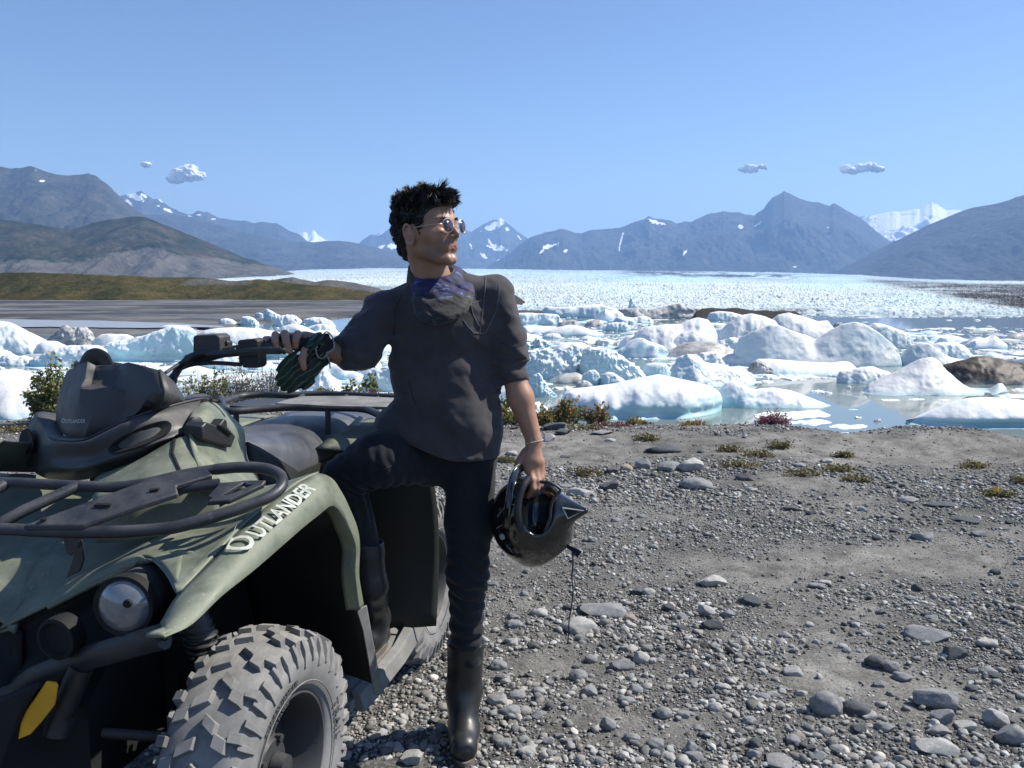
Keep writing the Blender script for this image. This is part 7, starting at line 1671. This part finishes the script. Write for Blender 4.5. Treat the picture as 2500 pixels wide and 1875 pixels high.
# ---- jeans
def jeans_sdf(P):
    d = sd_ell(P, PEL + np.array((0, .015, .02)), (.150, .088, .115))
    l = sd_cone(P, LH + np.array((.0, .01, 0)), Q(1146, 1270, 2.52), .082, .074); l = smin(l, sd_cone(P, Q(1146, 1270, 2.52), Q(1141, 1400, 2.50), .074, .063), .03); l = smin(l, sd_cone(P, Q(1141, 1400, 2.50), Q(1138, 1630, 2.54), .060, .048), .03)
    r = sd_cone(P, RH + np.array((0, .01, -.01)), Q(925, 1120, 2.44), .080, .080); r = smin(r, sd_cone(P, Q(925, 1120, 2.44), RK, .082, .062), .03); r = smin(r, sd_cone(P, RK, Q(893, 1345, 2.47), .062, .047), .015)
    # folds: across the thigh, behind the knee, above the boot
    ax = (RK - RH) / np.linalg.norm(RK - RH); s = (P - RH) @ ax
    near = np.exp(-((P - (RH * .35 + RK * .65)) ** 2).sum(1) / .02)
    r = r - .0045 * near * np.sin(s * 190 + 5 * fbm3(P[:, 0] * 8, P[:, 1] * 8, P[:, 2] * 14, 2, 3)) - .006 * np.exp(-((P - Q(862, 1208, 2.37)) ** 2).sum(1) / .004) * np.sin((P[:, 2] + .6 * P[:, 0]) * 240)
    nk = np.exp(-((P - Q(1150, 1410, 2.46)) ** 2).sum(1) / .010) + .7 * np.exp(-((P - Q(1140, 1540, 2.50)) ** 2).sum(1) / .008)
    l = l - .006 * nk * np.sin(P[:, 2] * 150 + P[:, 0] * 60 + 4 * fbm3(P[:, 0] * 12, P[:, 1] * 12, P[:, 2] * 12, 2, 8)) - .004 * fbm3(P[:, 0] * 16, P[:, 1] * 16, P[:, 2] * 9, 3, 2)
    d = smin(smin(d, r, .035), l, .035) - .003 * fbm3(P[:, 0] * 24, P[:, 1] * 24, P[:, 2] * 24, 2, 12) + .003
    return d
V, F = surfnet(jeans_sdf, (-.62, 2.14, .24), (.06, 2.62, 1.10), .0048)
jeans = mk('jeans', V, F, M['jeans'], man)
b = MB(); P = onto(jeans_sdf, [tuple(p) for p in catmull(np.array([(868, 1188), (880, 1180), (905, 1166), (935, 1150), (960, 1138)], float), 5)[:, :2]] if False else [tuple(p) for p in lerp_line(np.array([(866, 1192), (880, 1182), (905, 1166), (935, 1148), (955, 1138)], float), 4)]); b.tube(P, .0022, 5); b.build('jeans_seam', M['jeans'], jeans)
# ---- boots
def boot(sh, ankle, heel, toe, r, top_c, top_ax):
    def f(P):
        d = None
        for a, b_, ra, rb in sh:
            e = sd_cone(P, a, b_, ra, rb); d = e if d is None else smin(d, e, .02)
        e = sd_cone(P, ankle, (heel + toe) / 2 + np.array((0, 0, .02)), .046, .045); d = smin(d, e, .03)
        d = smin(d, sd_cone(P, heel, toe, .040, .042), .03)
        d = smax(d, -(P[:, 2] - heel[2] + .036), .006)
        d = d - .003 * fbm3(P[:, 0] * 12, P[:, 1] * 12, P[:, 2] * 26, 2, 6)
        d = smax(d, (P - top_c) @ top_ax, .003)
        return smax(d, -sd_cone(P, top_c + top_ax * .08, top_c + top_ax * .008, r * .91, r * .90), .003)
    return f
a0 = Q(1137, 1566, 2.54); a1 = Q(1133, 1690, 2.545); a2 = np.array((Q(1133, 1780, 2.54)[0], 2.435, .13)); he = np.array((a2[0], 2.455, .045)); to = np.array((a2[0] + .008, 2.295, .045))
fb = boot([(a0, a1, .058, .054), (a1, a2, .053, .044)], a2, he, to, .058, a0 + np.array((0, 0, .0)), np.array((0, 0, 1.0)))
V, F = surfnet(fb, (a2[0] - .1, 2.25, -.01), (a2[0] + .1, 2.56, .50), .0042)
bt = mk('rubber_boot', V, F, M['rubber'], man)
def sole(heel, toe, name='boot_sole', par=None):
    ax = (toe - heel) / np.linalg.norm(toe - heel); sd = np.cross(ax, (0, 0, 1.0)); sd /= np.linalg.norm(sd); pr = []
    for k in range(32):
        a = 2 * math.pi * k / 32; L = np.linalg.norm(toe - heel) / 2; pr.append((heel + toe) / 2 + ax * math.cos(a) * (L + .047) + sd * math.sin(a) * (.045 if math.cos(a) > 0 else .040))
    bb = MB(); bb.loft([[np.array((p[0], p[1], heel[2] - h)) for p in pr] for h in (.042, .022)]); return bb.build(name, M['sole'], par, bevel=.002)
sole(he, to, par=bt)
b0, b1, b2 = Q(892, 1318, 2.475), Q(903, 1430, 2.475), W(.70, .455, .37); he2 = W(.73, .455, .30); to2 = W(.60, .44, .30); ta = np.array((.12, 0, 1.0)); ta /= np.linalg.norm(ta)
fb2 = boot([(b0, b1, .054, .051), (b1, b2, .051, .046)], b2, he2, to2, .054, b0, ta)
V, F = surfnet(fb2, b2 - (.13, .2, .12), b2 + (.13, .16, .36), .0045)
bt2 = mk('rubber_boot', V, F, M['rubber'], man); bt2['label'] = 'rubber boot resting on the foot board'
sole(he2, to2, par=bt2)
# ---- sunglasses
M['gold'] = plastic('thin_metal_frame', (.62, .52, .42), .3, 60, .1, 0, metal=.8)
def m_glass():
    m, nt, b = mat('tinted_lens'); b.inputs['Base Color'].default_value = (.05, .04, .07, 1); b.inputs['Roughness'].default_value = .12; b.inputs['Specular IOR Level'].default_value = .8; b.inputs['Alpha'].default_value = .82; return m
M['tint'] = m_glass()
b = MB(); LR = .0185
lc = [hl_(.1035, s * .0335, .000) for s in (-1, 1)]; tilt_ = [(HF + SS_ * s * .18) / np.linalg.norm(HF + SS_ * s * .18) for s in (-1, 1)]
def circ(c, n, r, k=40):
    x = np.cross(n, HU); x /= np.linalg.norm(x); y = np.cross(x, n); return [c + r * (math.cos(a) * x + math.sin(a) * y) for a in np.linspace(0, 2 * math.pi, k + 1)]
for c, n in zip(lc, tilt_): b.tube(circ(c, n, LR), .0011, 6)
b.tube([hl_(.106, -.0150, .004), hl_(.1135, 0, .008), hl_(.106, .0150, .004)], .0011, 6)
for s, c in ((-1, lc[0]), (1, lc[1])): b.tube(catmull([hl_(.099, s * .052, .004), hl_(.090, s * .066, .004), hl_(.05, s * .079, .003), hl_(.018, s * .083, .000)], 4), .0011, 6)
gl = b.build('sunglasses', M['gold'], man)
for c, n in zip(lc, tilt_):
    b = MB(); b.add([c] + circ(c, n, LR * .97)[:-1], [(0, k + 1, (k + 1) % 40 + 1) for k in range(40)]); b.build('lens', M['tint'], gl, solid=.0014)
# ---- bracelet and ring
M['pearl'] = plastic('pearl_bracelet', (.62, .52, .45), .35, 200, .2, 0)
wx = (LW - LE) / np.linalg.norm(LW - LE); c = LW + wx * .0; x = np.cross(wx, (0, 1, 0)); x /= np.linalg.norm(x); y = np.cross(wx, x)
b = MB()
for k in range(44):
    a = 2 * math.pi * k / 44; p = c + .0265 * (math.cos(a) * x + math.sin(a) * y) + wx * .003 * math.cos(a)
    b.lathe([(-.0018, 0), (-.0012, .0014), (0, .0019), (.0012, .0014), (.0018, 0)], p, wx, 7, cap=False)
b.build('bracelet', M['pearl'], man)
b = MB(); rc = Q(1320.5, 1176, 2.483); rx = Q(1319, 1185, 2.482) - Q(1322, 1168, 2.484); rx /= np.linalg.norm(rx); x = np.cross(rx, (0, 1, 0)); x /= np.linalg.norm(x); y = np.cross(rx, x)
b.tube([rc + .0102 * (math.cos(a) * x + math.sin(a) * y) for a in np.linspace(0, 2 * math.pi, 24)], .0011, 6); b.build('finger_ring', M['gold'], man)
toroot(man)

# ================================================================== GLOVE under the hand
def m_glove():
    m, nt, b = mat('glove_fabric')
    w = nd(nt, 'ShaderNodeTexWave'); w.inputs['Scale'].default_value = 19; w.inputs['Distortion'].default_value = 5; w.inputs['Detail'].default_value = 2; w.inputs['Detail Scale'].default_value = 1.2
    mp = nt.nodes.new('ShaderNodeMapping'); mp.inputs['Rotation'].default_value = (0, R(38), 0); tc = nt.nodes.new('ShaderNodeTexCoord'); nt.links.new(tc.outputs['Object'], mp.inputs[0]); nt.links.new(mp.outputs[0], w.inputs[0]); w.bands_direction = 'Z'
    n = noise_node(nt, 14, 3, .5)
    base = ramp(nt, n, [(.40, (.012, .016, .014)), (.52, (.010, .045, .022)), (.60, (.007, .024, .014)), (.66, (.02, .024, .023))])
    c = mixc(nt, ramp(nt, w.outputs['Fac'], [(.80, 0.), (.92, .8)]), base, (.10, .115, .105))
    nt.links.new(c, b.inputs['Base Color']); b.inputs['Roughness'].default_value = .75
    bump(nt, b, w.outputs['Fac'], .5, .004); return m
M['glove'] = m_glove()
g0, g1, g2, g3 = Q(806, 858, 2.285), Q(765, 868, 2.285), Q(728, 905, 2.28), Q(706, 925, 2.28)
def glove_sdf(P):
    d = sd_cone(P, g1, g2, .036, .050); d = smin(d, sd_cone(P, g2, g3, .048, .036), .02)
    d = smin(d, sd_cone(P, Q(800, 852, 2.29), g1, .044, .038), .02); d = smin(d, sd_cone(P, Q(738, 850, 2.29), Q(780, 838, 2.29), .020, .026), .012)
    q = P - g2; d = smax(d, np.abs(P[:, 1] - 2.285) - .040, .02)
    d = d - .0035 * np.sin((q[:, 2] - q[:, 0] * .8) * 260 + 4 * fbm3(P[:, 0] * 16, P[:, 1] * 16, P[:, 2] * 16, 2, 5)) - .003 * fbm3(P[:, 0] * 40, P[:, 1] * 40, P[:, 2] * 40, 2, 2)
    ax = np.array((1, 0, .05)); c = Q(803, 858, 2.285)
    d = smax(d, (P - c) @ ax, .004)
    return smax(d, -sd_cone(P, c + ax * .03, c - ax * .07, .038, .028), .004)
V, F = surfnet(glove_sdf, g2 - (.10, .08, .10), g2 + (.15, .08, .14), .0036)
glv = mk('glove', V, F, M['glove']); tag(glv, 'dark green and black riding glove dangling from the fist at the handlebar', 'glove')
b = MB(); M['piping'] = plastic('grey_piping', (.22, .23, .22), .7, 60, .2, 0)
for pts in ([(790, 815), (798, 810), (808, 818), (815, 834), (816, 850), (808, 856), (796, 862)], [(776, 846), (771, 852), (774, 866), (780, 874), (790, 874), (797, 866), (808, 856)], [(797, 866), (804, 880), (806, 900)]):
    b.tube(catmull([Q(x, y, 2.248) for x, y in pts], 4), .0020, 6)
b.build('cuff_piping', M['piping'], glv)
b = MB(); b.loft([[Q(790, 815, 2.25), Q(799, 812, 2.25), Q(813, 834, 2.25), Q(813, 850, 2.25), Q(798, 862, 2.25), Q(784, 872, 2.25), Q(776, 862, 2.25), Q(780, 848, 2.25), Q(792, 842, 2.25)], [Q(794, 822, 2.29), Q(798, 820, 2.29), Q(808, 836, 2.29), Q(808, 848, 2.29), Q(797, 858, 2.29), Q(788, 866, 2.29), Q(782, 860, 2.29), Q(786, 850, 2.29), Q(793, 846, 2.29)]]); b.build('cuff_flap', M['dull'], glv, bevel=.003)

# ================================================================== HELMET
def m_helmet():
    m, nt, b = mat('helmet_shell')
    n = noise_node(nt, 32, 3, .65, dist=2.5); n2 = noise_node(nt, 9, 3, .6)
    g = ramp(nt, n, [(.60, (.006, .007, .007)), (.64, (.03, .11, .04)), (.68, (.006, .007, .007)), (.73, (.30, .33, .31)), (.75, (.008, .009, .009))], 'CONSTANT')
    c = mixc(nt, ramp(nt, n2, [(.48, 0.), (.54, 1.)]), (.006, .007, .008), g)
    nt.links.new(c, b.inputs['Base Color']); b.inputs['Roughness'].default_value = .14; b.inputs['Coat Weight'].default_value = .8; b.inputs['Coat Roughness'].default_value = .05; return m
M['helmet'] = m_helmet()
M['liner'] = m_cloth('helmet_liner', (.006, .006, .007), (.014, .014, .015), .95)
hel = empty('motocross_helmet', tuple(Q(1300, 1262, 2.46)), 'glossy black off-road helmet with a pointed chin bar hanging from the man\'s hand', 'helmet')
c0 = Q(1286, 1266, 2.475); CV = Q(1312, 1240, 2.40)
def helm_sdf(P):
    d = sd_ell(P, c0, (.106, .118, .128)); d = smin(d, sd_ell(P, Q(1320, 1285, 2.47), (.098, .100, .098)), .04)
    a, b_ = Q(1345, 1250, 2.44), Q(1428, 1247, 2.405)
    e = sd_cone(P, a, b_, .070, .010); e = smax(e, -((P - b_) @ np.array((0, 0, 1.0))) - .062, .01); d = smin(d, e, .03)
    d = smin(d, sd_cone(P, Q(1300, 1345, 2.46), Q(1352, 1338, 2.45), .042, .040), .03)
    nn = np.array((.62, -.2, -.76)); nn /= np.linalg.norm(nn); d = smax(d, (P - Q(1362, 1352, 2.46)) @ nn, .008)
    op = smin(sd_ell(P, Q(1311, 1240, 2.395), (.047, .085, .073)), sd_ell(P, Q(1330, 1196, 2.42), (.042, .07, .030)), .02)
    d = smax(d, -op, .008)
    return d
V, F = surfnet(helm_sdf, c0 - (.15, .16, .17), c0 + (.23, .15, .16), .004)
mk('shell', V, F, M['helmet'], hel)
b = MB(); b.lathe([(0, 0), (.001, .03), (.001, .05), (.001, .056)], Q(1310, 1245, 2.43), (0, -1, 0), 24); V2, F2 = surfnet(lambda P: np.maximum(sd_ell(P, Q(1312, 1238, 2.47), (.060, .07, .085)), 2.425 - P[:, 1]), c0 - .13, c0 + .15, .006)
mk('lining', V2, F2, M['liner'], hel)
b = MB(); b.tube(catmull([Q(1292, 1166, 2.392), Q(1276, 1190, 2.372), Q(1267, 1220, 2.362), Q(1264, 1252, 2.358), Q(1269, 1282, 2.362), Q(1282, 1304, 2.370), Q(1306, 1312, 2.372)], 5), [.010] * 20 + [.012] * 6 + [.008] * 5, 10); b.build('eyeport_trim', M['black'], hel)
b = MB(); b.tube(catmull([Q(1319, 1176, 2.400), Q(1345, 1180, 2.385), Q(1368, 1196, 2.378), Q(1352, 1216, 2.372), Q(1345, 1240, 2.368), Q(1342, 1268, 2.364), Q(1330, 1298, 2.368)], 5), .0045, 8); b.build('eyeport_trim', M['black'], hel)
vz = [[Q(1286, 1129, 2.50), Q(1268, 1134, 2.46), Q(1250, 1149, 2.43), Q(1241, 1180, 2.405), Q(1236, 1215, 2.39), Q(1230, 1260, 2.385), Q(1228, 1290, 2.385)], [Q(1292, 1146, 2.50), Q(1276, 1150, 2.47), Q(1262, 1168, 2.43), Q(1254, 1196, 2.405), Q(1250, 1225, 2.385), Q(1246, 1262, 2.375), Q(1244, 1290, 2.375)]]
patch('peak', vz, M['helmet'], hel, .003, nu=3, nv=4)
b = MB(); b.tube(catmull(vz[0], 4), .0018, 6); b.tube(catmull([Q(1270, 1168, 2.41), Q(1276, 1164, 2.41), Q(1287, 1163, 2.41)], 4), .0018, 6)
for (x0, y0, x1, y1) in ((1244, 1212, 1262, 1214), (1242, 1231, 1258, 1233), (1240, 1259, 1254, 1256), (1212, 1290, 1234, 1277), (1214, 1262, 1238, 1230)):
    P = onto(helm_sdf, [(x0, y0), ((x0 + x1) / 2, (y0 + y1) / 2), (x1, y1)], 2.2, .001); b.tube(P, .0012, 5)
M['grey_line'] = plastic('grey_trim', (.24, .26, .24), .4, 60, .2, 0); b.build('peak_edge', M['grey_line'], hel)
def tri(pts, lift): return onto(helm_sdf, pts, 2.2, lift)
b = MB(); T = tri([(1373, 1240), (1424, 1247), (1386, 1266)], .002); b.tube(list(T) + [T[0]], .0028, 6); b.build('vent_frame', M['grey_line'], hel)
b = MB(); T = tri([(1379, 1244), (1412, 1248), (1388, 1260)], .0015); b.add(T, [(0, 1, 2)]); b.build('vent_mesh', M['dull'], hel, smooth=False, solid=.002)
b = MB(); c = onto(helm_sdf, [(1227, 1310)], 2.2, .0)[0]; b.lathe([(0, .009), (.003, .009), (.005, .004), (.005, 0)], c, (-.4, -1, .1), 18); b.build('peak_screw', M['grey_line'], hel)
b = MB(); b.loft([[Q(1374, 1326, 2.455), Q(1378, 1334, 2.455), Q(1378, 1334, 2.46), Q(1374, 1326, 2.46)], [Q(1396, 1334, 2.44), Q(1398, 1348, 2.44), Q(1398, 1348, 2.445), Q(1396, 1334, 2.445)], [Q(1421, 1346, 2.43), Q(1410, 1362, 2.43), Q(1410, 1362, 2.435), Q(1421, 1346, 2.435)]]); M['strap'] = m_cloth('strap_webbing', (.015, .018, .035), (.035, .04, .06)); b.build('chin_strap', M['strap'], hel)
b = MB(); b.tube(catmull([Q(1398, 1345, 2.44), Q(1399, 1380, 2.44), Q(1396, 1410, 2.438), Q(1399, 1440, 2.44), Q(1396, 1475, 2.44), Q(1390, 1510, 2.44), Q(1388, 1545, 2.44), Q(1386, 1572, 2.44)], 4), [.0028] * 9 + [.0022] * 20, 6); b.build('strap_end', M['strap'], hel)
toroot(hel)
